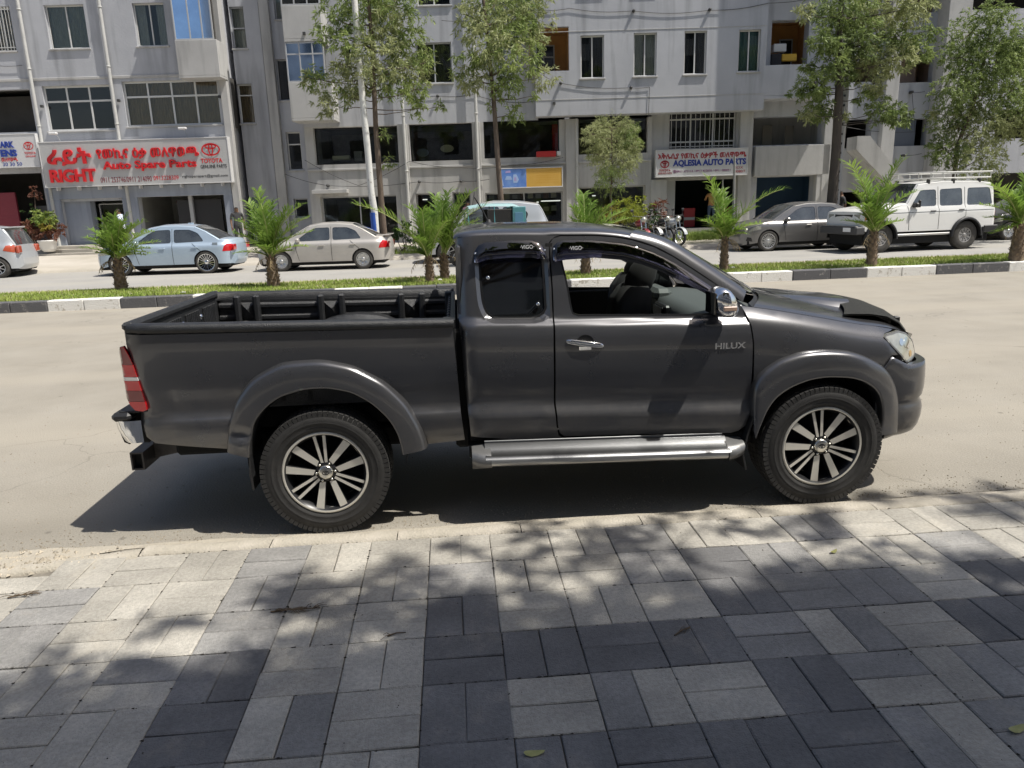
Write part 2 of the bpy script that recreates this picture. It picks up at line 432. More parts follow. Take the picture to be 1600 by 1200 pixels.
front_i = [(2.650, .46), (2.685, .560), (2.721, .647), (2.775, .722), (2.863, .779), (2.974, .819), (3.087, .832), (3.243, .820), (3.323, .793), (3.401, .745), (3.450, .69), (3.478, .60), (3.485, .53), (3.482, .48), (3.462, .43)]
two(flare(front_o, front_i, y_fend, lambda x: .895-max(0, x-3.2)**2*.45, 'wheel_flare'), 'wheel_flare', PAINT)
# ---- cab side with the rear quarter window opening
cab_top = [(.856, 1.735), (.90, 1.742), (1.0, 1.745), (1.2, 1.742), (1.405, 1.735)]
cab_out = [(.885, .545), (.870, .735), (.856, 1.0), (.846, 1.22), (.835, 1.40), (.838, 1.60), (.846, 1.70)]+cab_top+[(1.475, 1.733), (1.445, 1.7255), (1.422, 1.710), (1.404, 1.69), (1.402, 1.60), (1.407, 1.42), (1.405, 1.25), (1.400, 1.10), (1.400, .73), (1.412, .585), (1.425, .525), (1.45, .505), (1.45, .497), (1.2, .507)]
winR = round_poly([(.978, 1.690), (.978, 1.45), (.988, 1.330), (1.03, 1.262), (1.12, 1.255), (1.372, 1.248), (1.374, 1.40), (1.366, 1.690)], 2)
cR = np.mean(np.array(winR), 0)
winRo = [(cR[0]+(x-cR[0])*(1+.030/abs(.20)), cR[1]+(z-cR[1])*(1+.030/.22)) for x, z in winR]
winRo = [(min(x, 1.392), max(min(z, 1.705), 1.222)) for x, z in winRo]
two(side_panel(cab_out, [winRo], y_cab, h=.021), 'cab_side', PAINT)
two(MB().grid([[(a[0]+(c[0]-a[0])*t, -(y_cab(a[0]+(c[0]-a[0])*t, a[1]+(c[1]-a[1])*t)-.018*t), a[1]+(c[1]-a[1])*t) for t in (0, .5, 1)] for a, c in list(zip(winRo, winR))+[(winRo[0], winR[0])]], 0, False), 'window_bevel', PAINT)
b = side_panel([(x+(x-1.18)*.03, z+(z-1.47)*.03) for x, z in winR], [], y_cab, h=.08, off=-.024, flange=0)
for g in two(b, 'quarter_window', GLASSD): pass
def ring(poly, w, yf, off, name, m_, h=.05):
    c = np.mean(np.array(poly), 0); outer = poly; P = np.array(poly)
    inner = []
    n = len(P)
    for i in range(n):
        a = P[i-1]; b_ = P[(i+1) % n]; d = b_-a; L = np.hypot(*d); nn = np.array([d[1], -d[0]])/(L if L else 1)
        if (c-P[i])@nn < 0: nn = -nn
        inner.append(tuple(P[i]+nn*w))
    return side_panel(outer, [inner], yf, h=h, off=off, flange=.006)
two(ring(winR, .012, y_cab, -.016, 'w', TRIMB), 'window_seal', TRIMB)
# ---- front door
door_top = [(1.413, 1.690), (1.432, 1.716), (1.477, 1.727), (1.679, 1.722), (1.80, 1.711), (1.913, 1.690), (2.047, 1.645), (2.158, 1.586), (2.271, 1.511), (2.386, 1.432), (2.470, 1.372), (2.541, 1.325)]
door_out = [(1.412, 1.60), (1.416, 1.42), (1.415, 1.25), (1.411, 1.10), (1.411, .73), (1.421, .592), (1.434, .540), (1.462, .518), (1.6, .515), (1.937, .508), (2.518, .484), (2.565, .498), (2.605, .530), (2.626, .600), (2.634, .693), (2.632, .816), (2.626, .978), (2.624, 1.055), (2.610, 1.160), (2.578, 1.265)]+door_top[::-1]
winF = round_poly([(1.462, 1.690), (1.466, 1.60), (1.497, 1.443), (1.513, 1.31), (1.53, 1.255), (1.667, 1.251), (2.433, 1.222), (2.44, 1.26), (2.395, 1.375), (2.30, 1.455), (2.17, 1.545), (2.03, 1.622), (1.90, 1.668), (1.75, 1.690)], 1)
dn, df = two(side_panel(door_out, [winF], y_cab, h=.021), 'door', PAINT)
two(ring(winF, .012, y_cab, -.003, 'w', TRIMB), 'window_seal', TRIMB)
# black quarter piece behind the mirror
two(side_panel([(2.32, 1.44), (2.475, 1.335), (2.46, 1.222), (2.385, 1.224), (2.37, 1.33)], [], y_cab, h=.05, off=.002), 'mirror_sail', TRIMB)
# ---- fender, bumper
arch_f = [(2.68, .60), (2.70, .72), (2.80, .855), (2.935, .925), (3.085, .94), (3.24, .92), (3.36, .87), (3.445, .79)]
fend_out = [(2.648, .50), (2.66, .55)]+arch_f[1:]+[(3.455, .797), (3.552, .928)]+[(3.625, .925), (3.553, .990), (3.508, 1.041), (3.530, 1.060)]+[(x, CREST(x)-.0022) for x in (3.63, 3.5, 3.384, 3.25, 3.143, 3.02, 2.908, 2.83, 2.755, 2.68, 2.60)]+[(2.556, 1.314), (2.592, 1.265), (2.624, 1.160), (2.638, 1.055), (2.640, .978), (2.646, .816), (2.648, .693)]
two(side_panel(fend_out, [], y_fend, h=.035), 'fender', PAINT)
head = [(3.512, 1.040), (3.536, 1.057), (3.640, 1.068), (3.72, 1.042), (3.80, .985), (3.85, .905), (3.855, .880), (3.75, .862), (3.680, .868), (3.628, .917), (3.556, .985)]
def y_head(x, z): return y_fend(x, min(z, .98))-.10*max(0, z-.98)
hl = side_panel(head, [], lambda x, z: y_fend(x, z-.10)-.05*max(0, (z-.86)/.2)**2, h=.03, off=.004)
two(hl, 'headlight', LAMPG)
for (cx_, cz_, r_, m_) in ((3.700, .985, .036, CHROME), (3.645, 1.000, .022, CHROME), (3.735, .915, .020, mat('amber_lens_dim', (.40, .26, .10), rough=.3))):
    two(side_panel([(cx_+r_*math.cos(t), cz_+r_*math.sin(t)) for t in np.linspace(0, 2*math.pi, 16, endpoint=False)], [], lambda x, z: y_fend(x, z-.10)-.05*max(0, (z-.86)/.2)**2, h=.03, off=.006, flange=.004), 'lamp_reflector', m_)
two(ring(head, .010, lambda x, z: y_fend(x, z-.10)-.05*max(0, (z-.86)/.2)**2, .0055, 'r', mat('lamp_border_grey', (.12, .12, .12), rough=.4)), 'lamp_border', MATS['lamp_border_grey'])
# bumper: wraps from the arch round the nose; sections down the front profile
bz = [(1.0, -.06), (.93, -.035), (.90, -.018), (.87, -.010), (.83, -.004), (.76, .0), (.69, .0), (.64, -.006), (.615, -.022), (.59, -.008), (.55, .0), (.50, -.002), (.44, -.014), (.40, -.035), (.375, -.07), (.36, -.14)]
_np = [(3.463, .800), (3.56, .803), (3.66, .795), (3.74, .772), (3.82, .725), (3.885, .64), (3.93, .50), (3.955, .30), (3.965, 0)]
P = np.array([(x, -y) for x, y in _np]+[(x, y) for x, y in _np[-2::-1]])
for _ in range(3):
    Q = [P[0]]
    for a_, b_ in zip(P, P[1:]): Q += [a_*.75+b_*.25, a_*.25+b_*.75]
    P = np.array(Q+[P[-1]])
L = np.concatenate([[0], np.cumsum(np.hypot(*np.diff(P, axis=0).T))]); t = np.linspace(0, L[-1], 78)
X = np.interp(t, L, P[:, 0]); Y = np.interp(t, L, P[:, 1])
def bump_top(x, y):
    if abs(y) > .40: return max(.862, min(.801+(x-3.458)*1.35, .925-(x-3.545)*.50)) if x > 3.52 else .801+(x-3.458)*1.35
    return .80
rows = []
for i in range(len(X)):
    x, y = X[i], Y[i]; i0, i1 = max(i-1, 0), min(i+1, len(X)-1)
    tx, ty = X[i1]-X[i0], Y[i1]-Y[i0]; l = math.hypot(tx, ty); nx_, ny_ = ty/l, -tx/l
    fr = min(max((x-3.50)/.16, .12), 1); row = []
    for z, o in bz:
        z = min(z, bump_top(x, y)); row.append((x+nx_*o*fr, y+ny_*o*fr, z))
    rows.append(row)
MB().grid(rows, 0, True).build('front_bumper', PAINT, truck)
g = MB()
for z in (.80, .86, .92, .98): g.bbox(3.84-(z-.8)*.2, -.44, z-.012, 3.875-(z-.8)*.2, .44, z+.012, .004)
g.build('grille_bar', CHROME, truck)
MB().bbox(3.70, -.52, .72, 3.80, .52, 1.03, .02).build('grille_recess', BLK, truck)
MB().bbox(3.93, -.30, .55, 3.945, .30, .66, .004).build('number_plate', WPRINT, truck)
# ---- hood
def z_hood(x, y):
    ye = .730-.02*0-plan(x)*.9
    u = min(abs(y)/max(ye, .1), 1); c = CREST(x)
    crown = .078-.012*max(0, (x-3.2)/.5)
    z = c+crown*(1-u**2.4)
    z -= .0
    if x > 3.60: z -= .55*(x-3.60)**1.8*(1-.5*u)
    return z
rows = []
for x in np.linspace(2.60, 3.87, 44):
    ye = max(y_fend(x, CREST(x)), .2) if x < 3.64 else y_fend(3.64, CREST(3.64))-1.35*(x-3.64)**1.5
    row = []
    for u in np.linspace(-1, 1, 41):
        y = ye*math.copysign(abs(u)**.8, u)
        zz = z_hood(x, y)
        # cowl sweep: the hood edge curves back to the fenders
        back = 2.66+.23*(1-(abs(y)/.72)**2.2)
        xx = back+(x-2.60)*(3.87-back)/(3.87-2.60)
        row.append((xx, y, z_hood(xx, y) if abs(u) < 1 else CREST(xx)))
    rows.append(row)
MB().grid(rows, 0, True).build('hood', PAINT, truck)
# hood scoop
rows = []
for i, t in enumerate(np.linspace(0, 1, 14)):
    x = 3.02+t*.50; row = []
    hgt = .006+.050*t**.8
    wdt = .22+.03*t
    for u in np.linspace(-1, 1, 17):
        y = u*wdt*1.22
        q = max(0, 1-max(0, (abs(u)-.72)/.28)**1.6)
        row.append((x+.03*(1-abs(u)**4)*t, y, z_hood(x, y)-.004+hgt*q))
    rows.append(row)
sc = MB().grid(rows, 0, True)
sc.build('hood_scoop', PAINT, truck)
MB().grid([[(3.522+.03*(1-abs(u)**4), u*.25*.9, z_hood(3.5, 0)+h_) for u in np.linspace(-1, 1, 9)] for h_ in (-.02, .034)], 0, True).build('scoop_mouth', BLK, truck)
# bonnet protector (dark fly screen along the hood front) on stand-offs
rows = []
for x_, dz in ((3.43, .018), (3.50, .030), (3.62, .042), (3.74, .046), (3.83, .038), (3.885, .010), (3.91, -.03)):
    row = []
    for u in np.linspace(-1, 1, 31):
        y = u*(.60-.10*(x_-3.5)); sw = .16*(1-u*u)
        xx = x_-.12+sw
        zh = z_hood(min(xx, 3.84), y)
        row.append((xx+.03*(1-u*u), y, zh+dz+.020*(1-u*u)*min(1, (x_-3.42)/.2)-max(0, xx-3.84)*1.2))
    rows.append(row)
MESHB = mat('fly_screen', (.055, .055, .048), rough=.85, bump=1.2, bscale=260)
fs = MB().grid(rows, 0, True)
fs.grid([[(p[0], p[1], p[2]-.008) for p in r] for r in rows], 0, True).build('bonnet_protector', MESHB, truck)
b = MB()
for y in (-.45, 0, .45):
    b.bbox(3.74, y-.02, z_hood(3.74, y)-.01, 3.78, y+.02, z_hood(3.74, y)+.055, .004)
b.build('protector_bracket', BLK, truck)
# ---- windscreen, pillars, roof
ROOFC = smooth_curve([(.835, 1.735), (.86, 1.765), (.90, 1.782), (.998, 1.797), (1.1, 1.803), (1.495, 1.800), (1.70, 1.790), (1.85, 1.770), (1.95, 1.748)])
EDGE = smooth_curve([(.80, 1.735)]+cab_top[1:]+[(1.432, 1.740), (1.477, 1.737), (1.679, 1.731), (1.80, 1.720), (1.913, 1.699), (2.047, 1.654), (2.158, 1.595), (2.271, 1.520), (2.386, 1.441), (2.470, 1.381), (2.556, 1.322)])
def section(x, x_c, zc, zedge=None):
    """roof strip from the door top over the crown to the far side"""
    ze = EDGE(x) if zedge is None else zedge; ye = y_cab(x, ze); pts = []
    sl = -.28
    P0 = Vector((ye, ze)); P1 = Vector((ye-.012, ze+.046)); P2 = Vector((ye-.17, zc-.004)); P3 = Vector((0, zc))
    half = []
    for t in [0, .06, .12, .18, .25, .33, .42, .52, .64, .76, .88, 1]:
        a = (1-t)**3; b_ = 3*(1-t)**2*t; c = 3*(1-t)*t*t; d = t**3
        q = P0*a+P1*b_+P2*c+P3*d; half.append((q[0], q[1], t))
    for y, z, t in half: pts.append((x+(x_c-x)*(1-(y/ye)**2)*0, -y, z))
    return pts+[(p[0], -p[1], p[2]) for p in pts[-2::-1]]
rows = []
for x in list(np.linspace(.832, .93, 8))+list(np.linspace(.97, 1.955, 25)):
    zc = ROOFC(x); r_ = section(x, x, zc, min(EDGE(x), zc-.012))
    # header edge bows forward at the centre
    w = max(0, (x-1.6)/.32)
    rows.append([(p[0]+.07*w*w*(1-(p[1]/.66)**2), p[1], p[2]-.012*w*w*(1-(p[1]/.66)**2)) for p in r_])
rf = MB().grid(rows, 0, True); rf.build('roof', PAINT, truck)
# windscreen pillar: strip between the door top and the glass
def pil(s):
    ro = []
    for i in range(20):
        x = 1.90+(2.585-1.90)*i/19
        ze = EDGE(x) if x < 2.556 else 1.322-(x-2.556)*.9
        ye = y_cab(x, ze); q = .72+.28*min(1, i/7)
        ro.append([(x, -ye, ze), (x+.010, -ye+.010, ze+.026*q), (x+.026, -ye+.030, ze+.046*q), (x+.045, -ye+.065, ze+.060*q), (x+.06, -ye+.105, ze+.062*q)])
    return MB().grid(ro, 0, True)
pb = pil(1); pb.build('windscreen_pillar', PAINT, truck); pb.mirror_y().build('windscreen_pillar', PAINT, truck)
rows = []
for i in range(16):
    t = i/15; row = []
    for u in np.linspace(-1, 1, 25):
        xe = 1.945+(2.655-1.945)*t; ze = (EDGE(min(xe-.06, 2.556)))+.042-(max(0, xe-2.616))*.8
        ye = y_cab(min(xe-.06, 2.55), ze-.04)-.080
        bow = (1-abs(u)**2.2)
        row.append((xe+(.02+.17*t)*bow, u*ye, ze+.012+(.004-.02*t)*bow))
    rows.append(row)
ws = MB().grid(rows, 0, True).build('windscreen', GLASSC, truck)
two(MB().grid([[(x, -(y_cab(x, EDGE(x))-.014), EDGE(x)+dz) for dz in (-.05, .004)] for x in np.linspace(.88, 2.55, 50)], 0, True), 'aperture_trim', TRIMB)
# cowl below the glass
rows = []
for t in (0, .5, 1):
    row = []
    for u in np.linspace(-1, 1, 25):
        y = u*.70; bow = (1-abs(u)**2.2)
        row.append((2.64+t*.10*(1-.5*abs(u)**3)+.215*bow, y, (1.285-.05*t)+(.012)*bow))
    rows.append(row)
MB().grid(rows, 0, True).build('cowl_panel', BLK, truck)
b = MB()
for y0, y1 in ((-.55, .02), (.02, .58)):
    b.tube([(2.83+.02, y1-.02, 1.312), (2.80, (y0+y1)/2, 1.335), (2.745, y0, 1.325)], .009, 6)
b.build('wiper', BLK, truck)
# rear wall of the cab with its window
b = MB(); b.bbox(.835, -.70, .60, .86, .70, 1.27, .01); b.bbox(.85, -.60, 1.66, .875, .60, 1.74, .01)
for s in (-1, 1): b.bbox(.84, min(s*.52, s*.70), 1.25, .87, max(s*.52, s*.70), 1.70, .02)
b.build('cab_back', PAINT, truck)
MB().box(.856, -.54, 1.26, .862, .54, 1.67).build('rear_window', GLASSD, truck)
# ---- interior
b = MB(); b.bbox(.90, -.74, .42, 2.70, .74, .48, .01); b.bbox(1.45, -.735, .48, 2.62, -.70, 1.215, .01); b.bbox(1.45, .70, .48, 2.62, .735, 1.235, .01)
b.bbox(.88, -.72, .48, .92, .72, 1.2, .01); b.bbox(.88, -.735, .48, 1.43, -.70, 1.22, .01); b.bbox(.88, .70, .48, 1.43, .735, 1.22, .01)
for s in (-1, 1): b.box(.87, min(s*.60, s*.63), 1.22, 1.43, max(s*.60, s*.63), 1.70); b.box(1.385, min(s*.60, s*.66), 1.22, 1.425, max(s*.60, s*.66), 1.69)
b.build('cabin_trim', CLOTH, truck)
MB().grid([[(x, y, ROOFC(x)-.045-.05*(abs(y)/.6)**4) for y in np.linspace(-.6, .6, 9)] for x in (.9, 1.2, 1.5, 1.88)], 0, True).build('headlining', mat('headlining', (.25, .24, .22), rough=.9), truck)
def seat(yc, dx):
    st = MB(); st.bbox(1.72+dx, yc-.26, .70, 2.20+dx, yc+.26, .86, .05); st.build('seat', CLOTH, truck)
    rows = []
    for z, x0, x1, w in ((.80, 1.93, 2.07, .24), (1.0, 1.88, 2.05, .26), (1.18, 1.865, 2.045, .25), (1.28, 1.88, 2.06, .23), (1.36, 1.925, 2.07, .19), (1.39, 1.95, 2.06, .14)):
        rows.append([(x0+dx, yc-w, z), (x0-.02+dx, yc, z), (x0+dx, yc+w, z), (x1+dx, yc+w*.95, z), (x1+.02+dx, yc, z), (x1+dx, yc-w*.95, z)])
    MB().grid(rows, 0, True, closed=True, caps=True).build('seat_back', CLOTH, truck)
    rows = []
    for z, hx, w, xc in ((1.33, .06, .10, 2.015), (1.37, .085, .13, 2.025), (1.43, .095, .145, 2.04), (1.50, .085, .14, 2.065), (1.555, .055, .11, 2.085), (1.575, .015, .05, 2.09)):
        rows.append([(xc+hx*math.cos(a)+dx, yc+w*math.sin(a), z) for a in np.linspace(0, 2*math.pi, 14, endpoint=False)])
    MB().grid(rows, 0, True, closed=True, caps=True).build('headrest', CLOTH, truck)
seat(-.36, 0); seat(.38, .16)
rows = []
for y in np.linspace(-.70, .70, 21):
    c = .03*math.exp(-((y-.38)/.20)**2)
    rows.append([(2.36, y, .90), (2.33, y, 1.02), (2.30, y, 1.14), (2.33-c, y, 1.215+c), (2.42, y, 1.235+c*.8), (2.62, y, 1.235), (2.78, y, 1.23)])
MB().grid(rows, 0, True).build('dashboard', DASH, truck)
b = MB(); b.bbox(2.29, .18, 1.19, 2.42, .58, 1.285, .03); b.build('instrument_hood', DASH, truck)
for y0_, y1_ in ((-.66, -.54), (-.13, -.02), (.0, .11), (.58, .68)): MB().bbox(2.292, y0_, 1.10, 2.325, y1_, 1.165, .01).build('air_vent', TRIMB, truck)
MB().bbox(2.30, -.58, .92, 2.335, -.18, 1.04, .015).build('glovebox', mat('dark_dash_plastic', (.04, .043, .042), rough=.6), truck)
b = MB(); b.bbox(2.27, -.14, .92, 2.315, .14, 1.205, .012); b.build('centre_stack', TRIMB, truck)
MB().bbox(2.255, -.11, 1.08, 2.272, .11, 1.19, .005).build('radio_screen', GLASSD, truck)
b = MB()
for y in (-.08, 0, .08): b.lathe([(0, -.03), (.022, -.03), (.022, 0)], 10, 'x', (2.27, y, 1.00))
b.build('control_knob', CHROME, truck)
b = MB()
A = Matrix.Translation((2.12, .38, 1.10)) @ Matrix.Rotation(R(-62), 4, 'Y')
ringp = [A @ Vector((.185*math.cos(t), .185*math.sin(t), 0)) for t in np.linspace(0, 2*math.pi, 29)]
b.tube(ringp, .016, 8, caps=False)
for t in (0, math.pi, -math.pi/2): b.tube([A @ Vector((0, 0, -.02)), A @ Vector((.18*math.cos(t), .18*math.sin(t), 0))], .014, 6)
b.lathe([(0, .03), (.05, .02), (.055, -.03)], 14, 'x', tuple(A @ Vector((0, 0, 0))))
b.tube([A @ Vector((0, 0, 0)), (2.36, .38, 1.0)], .03, 8)
b.build('steering_wheel', BLK, truck)
# ---- window visors over the near and far windows
def visor(pts, wid, name, yo):
    pts = [(x, z-.010, w) for x, z, w in pts]
    n = len(pts); rows = []
    for i, (x, z, w) in enumerate(pts):
        y0 = y_cab(x, z)
        rows.append([(x, -y0-.004, z), (x, -y0-.016, z-w*.15), (x, -y0-.030, z-w*.45), (x, -(y_cab(x, z-w)+.045), z-w), (x, -(y_cab(x, z-w)+.040), z-w+.004), (x, -y0-.024, z-w*.45), (x, -y0+.0, z-.004)])
    return MB().grid(rows, 0, True, caps=False)
vf = [(1.424, 1.640, .045), (1.430, 1.680, .085), (1.455, 1.702, .105), (1.50, 1.712, .110), (1.672, 1.706, .098), (1.853, 1.682, .095), (1.95, 1.656, .095), (2.036, 1.624, .096), (2.11, 1.588, .094), (2.183, 1.548, .090), (2.26, 1.498, .082), (2.336, 1.448, .072), (2.40, 1.405, .062), (2.450, 1.372, .05)]
vr = [(.950, 1.640, .035), (.956, 1.668, .065), (.980, 1.700, .095), (1.022, 1.716, .098), (1.158, 1.722, .098), (1.298, 1.718, .098), (1.345, 1.702, .090), (1.372, 1.672, .06), (1.380, 1.645, .035)]
for v in (vf, vr): two(visor(v, .1, 'window_visor', 0), 'window_visor', VISOR)
def yvis(x, z): return y_cab(x, z)+.03
for (x0, x1, z0) in ((1.228, 1.312, 1.672), (1.522, 1.606, 1.656)):
    put_text('visor_lettering', '·VIGO·', WPRINT, truck, (x0, z0-.010, x1, z0+.013), -(y_cab(x0, z0)+.031), extrude=.001, bold=.02)
# clips
b = MB()
for x, z in ((.957, 1.645), (1.374, 1.650), (1.430, 1.655)): b.lathe([(0, -.012), (.006, -.010), (.007, 0)], 10, 'y', (x, -y_cab(x, z)-.028, z))
b.build('visor_clip', CHROME, truck)
b = MB()
for x, z in ((1.028, 1.500), (1.322, 1.335)): b.lathe([(0, -.016), (.010, -.014), (.014, -.004), (.014, 0)], 14, 'y', (x, -y_cab(x, z)+.012, z))
b.build('window_catch', CHROME, truck)
# ---- door handle, bowl, lettering
def yc(x, z): return y_cab(x, z)
MB().lathe([(.0, .001), (.040, .001), (.052, 0.), (.054, -.0012)], 28, 'y', (1.592, -yc(1.59, 1.105)-.001, 1.100)).build('handle_bowl_shade', TRIMB, truck)  # flush black disc; the shade of the recess is put into its colour
rows = []
for x, r in ((1.478, .006), (1.486, .013), (1.51, .016), (1.55, .017), (1.64, .017), (1.675, .016), (1.695, .012), (1.702, .005)):
    dy = .004+.010*math.sin(max(0, min(1, (x-1.478)/.224))*math.pi); z0 = 1.118-(x-1.478)*.16
    rows.append([(x, -(yc(x, z0)+dy)+r*.45*math.cos(a), z0+r*math.sin(a)) for a in np.linspace(0, 2*math.pi, 12, endpoint=False)])
MB().grid(rows, 0, True, closed=True, caps=True).build('door_handle', CHROME, truck)
MB().bbox(1.555, -yc(1.6, 1.07)-.006, 1.058, 1.628, -yc(1.6, 1.07)+.002, 1.086, .008).build('handle_escutcheon', CHROME, truck)
put_text('door_badge', 'HILUX', TRED, truck, (2.388, 1.030, 2.578, 1.068), -yc(2.48, 1.05)-.001, extrude=.006, bold=.03)
# ---- door mirrors
def mirror():
    rows = []
    for x, z0, z1, y0, y1 in ((2.345, 1.268, 1.385, -.80, -.985), (2.365, 1.243, 1.408, -.79, -1.00), (2.40, 1.236, 1.418, -.79, -1.005), (2.435, 1.240, 1.408, -.79, -.995), (2.462, 1.252, 1.380, -.80, -.975), (2.480, 1.275, 1.34, -.83, -.94)):
        zc = (z0+z1)/2; yc_ = (y0+y1)/2; hz = (z1-z0)/2; hy = abs(y1-y0)/2
        rows.append([(x-.016*math.sin(a), yc_+hy*math.copysign(abs(math.cos(a))**.5, math.cos(a)), zc+hz*math.copysign(abs(math.sin(a))**.6, math.sin(a))) for a in np.linspace(0, 2*math.pi, 22, endpoint=False)])
    return MB().grid(rows, 0, True, closed=True, caps=True)
mm = mirror()
mo = mm.build('door_mirror', CHROME, truck); m2 = mm.mirror_y().build('door_mirror', CHROME, truck)
for s, par in ((1, mo), (-1, m2)):
    b = MB(); b.bbox(2.375, -.85, 1.236, 2.445, -.775, 1.262, .01)
    (b if s == 1 else b.mirror_y()).build('mirror_arm', TRIMB, par)
    b = MB(); b.bbox(2.372, -1.011, 1.285, 2.452, -.995, 1.312, .004)
    (b if s == 1 else b.mirror_y()).build('turn_indicator', mat('amber_clear_lens', (.45, .30, .22), rough=.15, coat=1), par)
    b = MB(); b.bbox(2.326, -.98, 1.262, 2.338, -.82, 1.39, .004)
    (b if s == 1 else b.mirror_y()).build('mirror_glass', GLASSD, par)
# ---- tail lamps
def y_tail(x, z):
    return .838-.22*max(0, -1.0-x)-max(0, -1.115-x)*1.5
lampo = [(-1.091, 1.195), (-1.066, 1.14), (-1.047, 1.083), (-1.030, 1.0), (-1.019, .929), (-1.006, .845), (-1.006, .815), (-1.03, .806), (-1.076, .812), (-1.10, .84), (-1.125, .90), (-1.128, .975), (-1.130, 1.078), (-1.125, 1.16), (-1.11, 1.192)]
def band(z0, z1):
    V = []
    P = np.array(lampo)
    from mathutils.geometry import intersect_line_plane
    # clip polygon between z0 and z1
    def clip(poly, zc, up):
        out = []
        for i in range(len(poly)):
            a, b_ = poly[i-1], poly[i]
            ia = (a[1] >= zc) == up; ib = (b_[1] >= zc) == up
            if ia != ib:
                t = (zc-a[1])/(b_[1]-a[1]); out.append((a[0]+t*(b_[0]-a[0]), zc))
            if ib: out.append(b_)
        return out
    return clip(clip([tuple(p) for p in lampo], z0, True), z1, False)
for z0, z1, m_ in ((.80, .865, REDL), (.867, .93, REDD), (.932, .990, REDL), (.992, 1.012, WHITEL), (1.014, 1.085, REDL), (1.087, 1.2, REDD)):
    two(side_panel(band(z0, z1), [], y_tail, h=.02, flange=.03, off=-.002), 'tail_light', m_)
# ---- bed: rail caps, inner liner, tailgate
def rail_z(x): return 1.303-.0225*(x+.25)
def rail(s):
    rows = []
    for x in list(np.linspace(-1.060, .812, 22)):
        z = rail_z(x); y = y_bed(max(x, -1.06), z-.03)+.012
        rows.append([(x, -y+.012, z-.052), (x, -y-.004, z-.045), (x, -y-.006, z-.025), (x, -y+.002, z-.006), (x, -y+.018, z+.002), (x, -y+.065, z+.002), (x, -y+.082, z-.006), (x, -y+.085, z-.06)])
    return MB().grid(rows, 0, True, caps=True)
two(rail(1), 'bed_rail_cap', LINER)
FZ = .80
b = MB()
def zin(x): return rail_z(x)-.03
rows = []
# inner wall panels, far side drawn with horizontal ribs and box posts
def inner(s):
    b = MB(); xs = np.linspace(-1.02, .79, 30)
    prof = [(FZ, 0), (.90, .0), (1.085, .0), (1.10, .018), (1.120, .018), (1.135, .0), (1.175, .0), (1.190, .018), (1.21, .018), (1.225, 0.), (1.245, 0)]
    rows = []
    for x in xs:
        dz = rail_z(x)-1.303
        row = [(x, -(.755-o), z+dz*(z-FZ)/.5) for z, o in prof]
        row += [(x, -.757, rail_z(x)-.05)]
        rows.append(row)
    b.grid(rows, 0, False)
    for (x0, x1) in ((-.875, -.72), (-.235, -.065), (.39, .56)):
        z1 = zin((x0+x1)/2)+.02; z0 = FZ
        w = x1-x0; xm = (x0+x1)/2
        # post: two side strips, recessed panel with an X crease, open pocket at the top
        for (a, c) in ((x0-.02, x0+.028), (x1-.028, x1+.02)): b.bbox(a, -.755, z0, c, -.690, z1-.01, .012)
        zm = z1-.125
        V = [(x0+.028, -.735, z1-.075), (x1-.028, -.735, z1-.075), (x1-.028, -.735, zm-.085), (x0+.028, -.735, zm-.085), (xm, -.700, zm+.006)]
        b.add(V, [(0, 4, 1), (1, 4, 2), (2, 4, 3), (3, 4, 0)])
        b.bbox(x0+.02, -.75, z0, x1-.02, -.715, zm-.083, .006)
    b.bbox(.74, -.755, FZ, .80, -.66, zin(.77)+.02, .01)
    return b
ib = inner(1)
ib.build('bed_liner_wall', LINER, truck); ib.mirror_y().build('bed_liner_wall', LINER, truck)
b = MB(); b.box(-1.04, -.757, FZ-.02, .82, .757, FZ)
for y in np.linspace(-.62, .62, 14): b.bbox(-1.0, y-.022, FZ, .78, y+.022, FZ+.014, .006)
b.build('bed_liner_floor', LINER, truck)
b = MB(); b.box(.79, -.757, FZ, .82, .757, 1.262)
for y in np.linspace(-.66, .66, 12): b.bbox(.765, y-.03, FZ, .79, y+.03, 1.24, .008)
b.build('bed_front_wall', LINER, truck)
for s in (-1, 1):
    rows = []
    for t in np.linspace(0, math.pi, 17):
        x = .05-.40*math.cos(t); z = FZ+.33*math.sin(t)**.55
        rows.append([(x, s*.757, z), (x, s*.60, z), (x, s*.555, z-.03 if z > FZ+.04 else z), (x, s*.545, FZ)])
    MB().grid(rows, 0, False).build('wheel_housing', LINER, truck)
# tailgate
b = MB(); b.bbox(-1.10, -.70, .81, -1.045, .70, 1.290, .012); b.build('tailgate', PAINT, truck)
b = MB(); b.bbox(-1.088, -.815, 1.280, -1.02, .815, 1.330, .016)
for s in (-1, 1): b.bbox(-1.085, min(s*.70, s*.79), .85, -1.03, max(s*.70, s*.79), 1.31, .01)
b.build('tailgate_cap', LINER, truck)
b = MB(); b.box(-1.045, -.70, FZ, -1.035, .70, 1.285)
for y in np.linspace(-.66, .66, 38):
    if min(abs(y-c) for c in (-.36, .0, .36)) > .035: b.bbox(-1.036, y-.010, .86, -1.022, y+.010, 1.250, .003)
b.build('tailgate_liner', LINER, truck)
b = MB()
for y in (-.36, .0, .36): b.lathe([(0, .012), (.018, .008), (.022, 0)], 10, 'x', (-1.034, y, 1.19))
b.build('tailgate_bolt', CHROME, truck)
HXZ = (-1.24, -1.16, .375, .49)
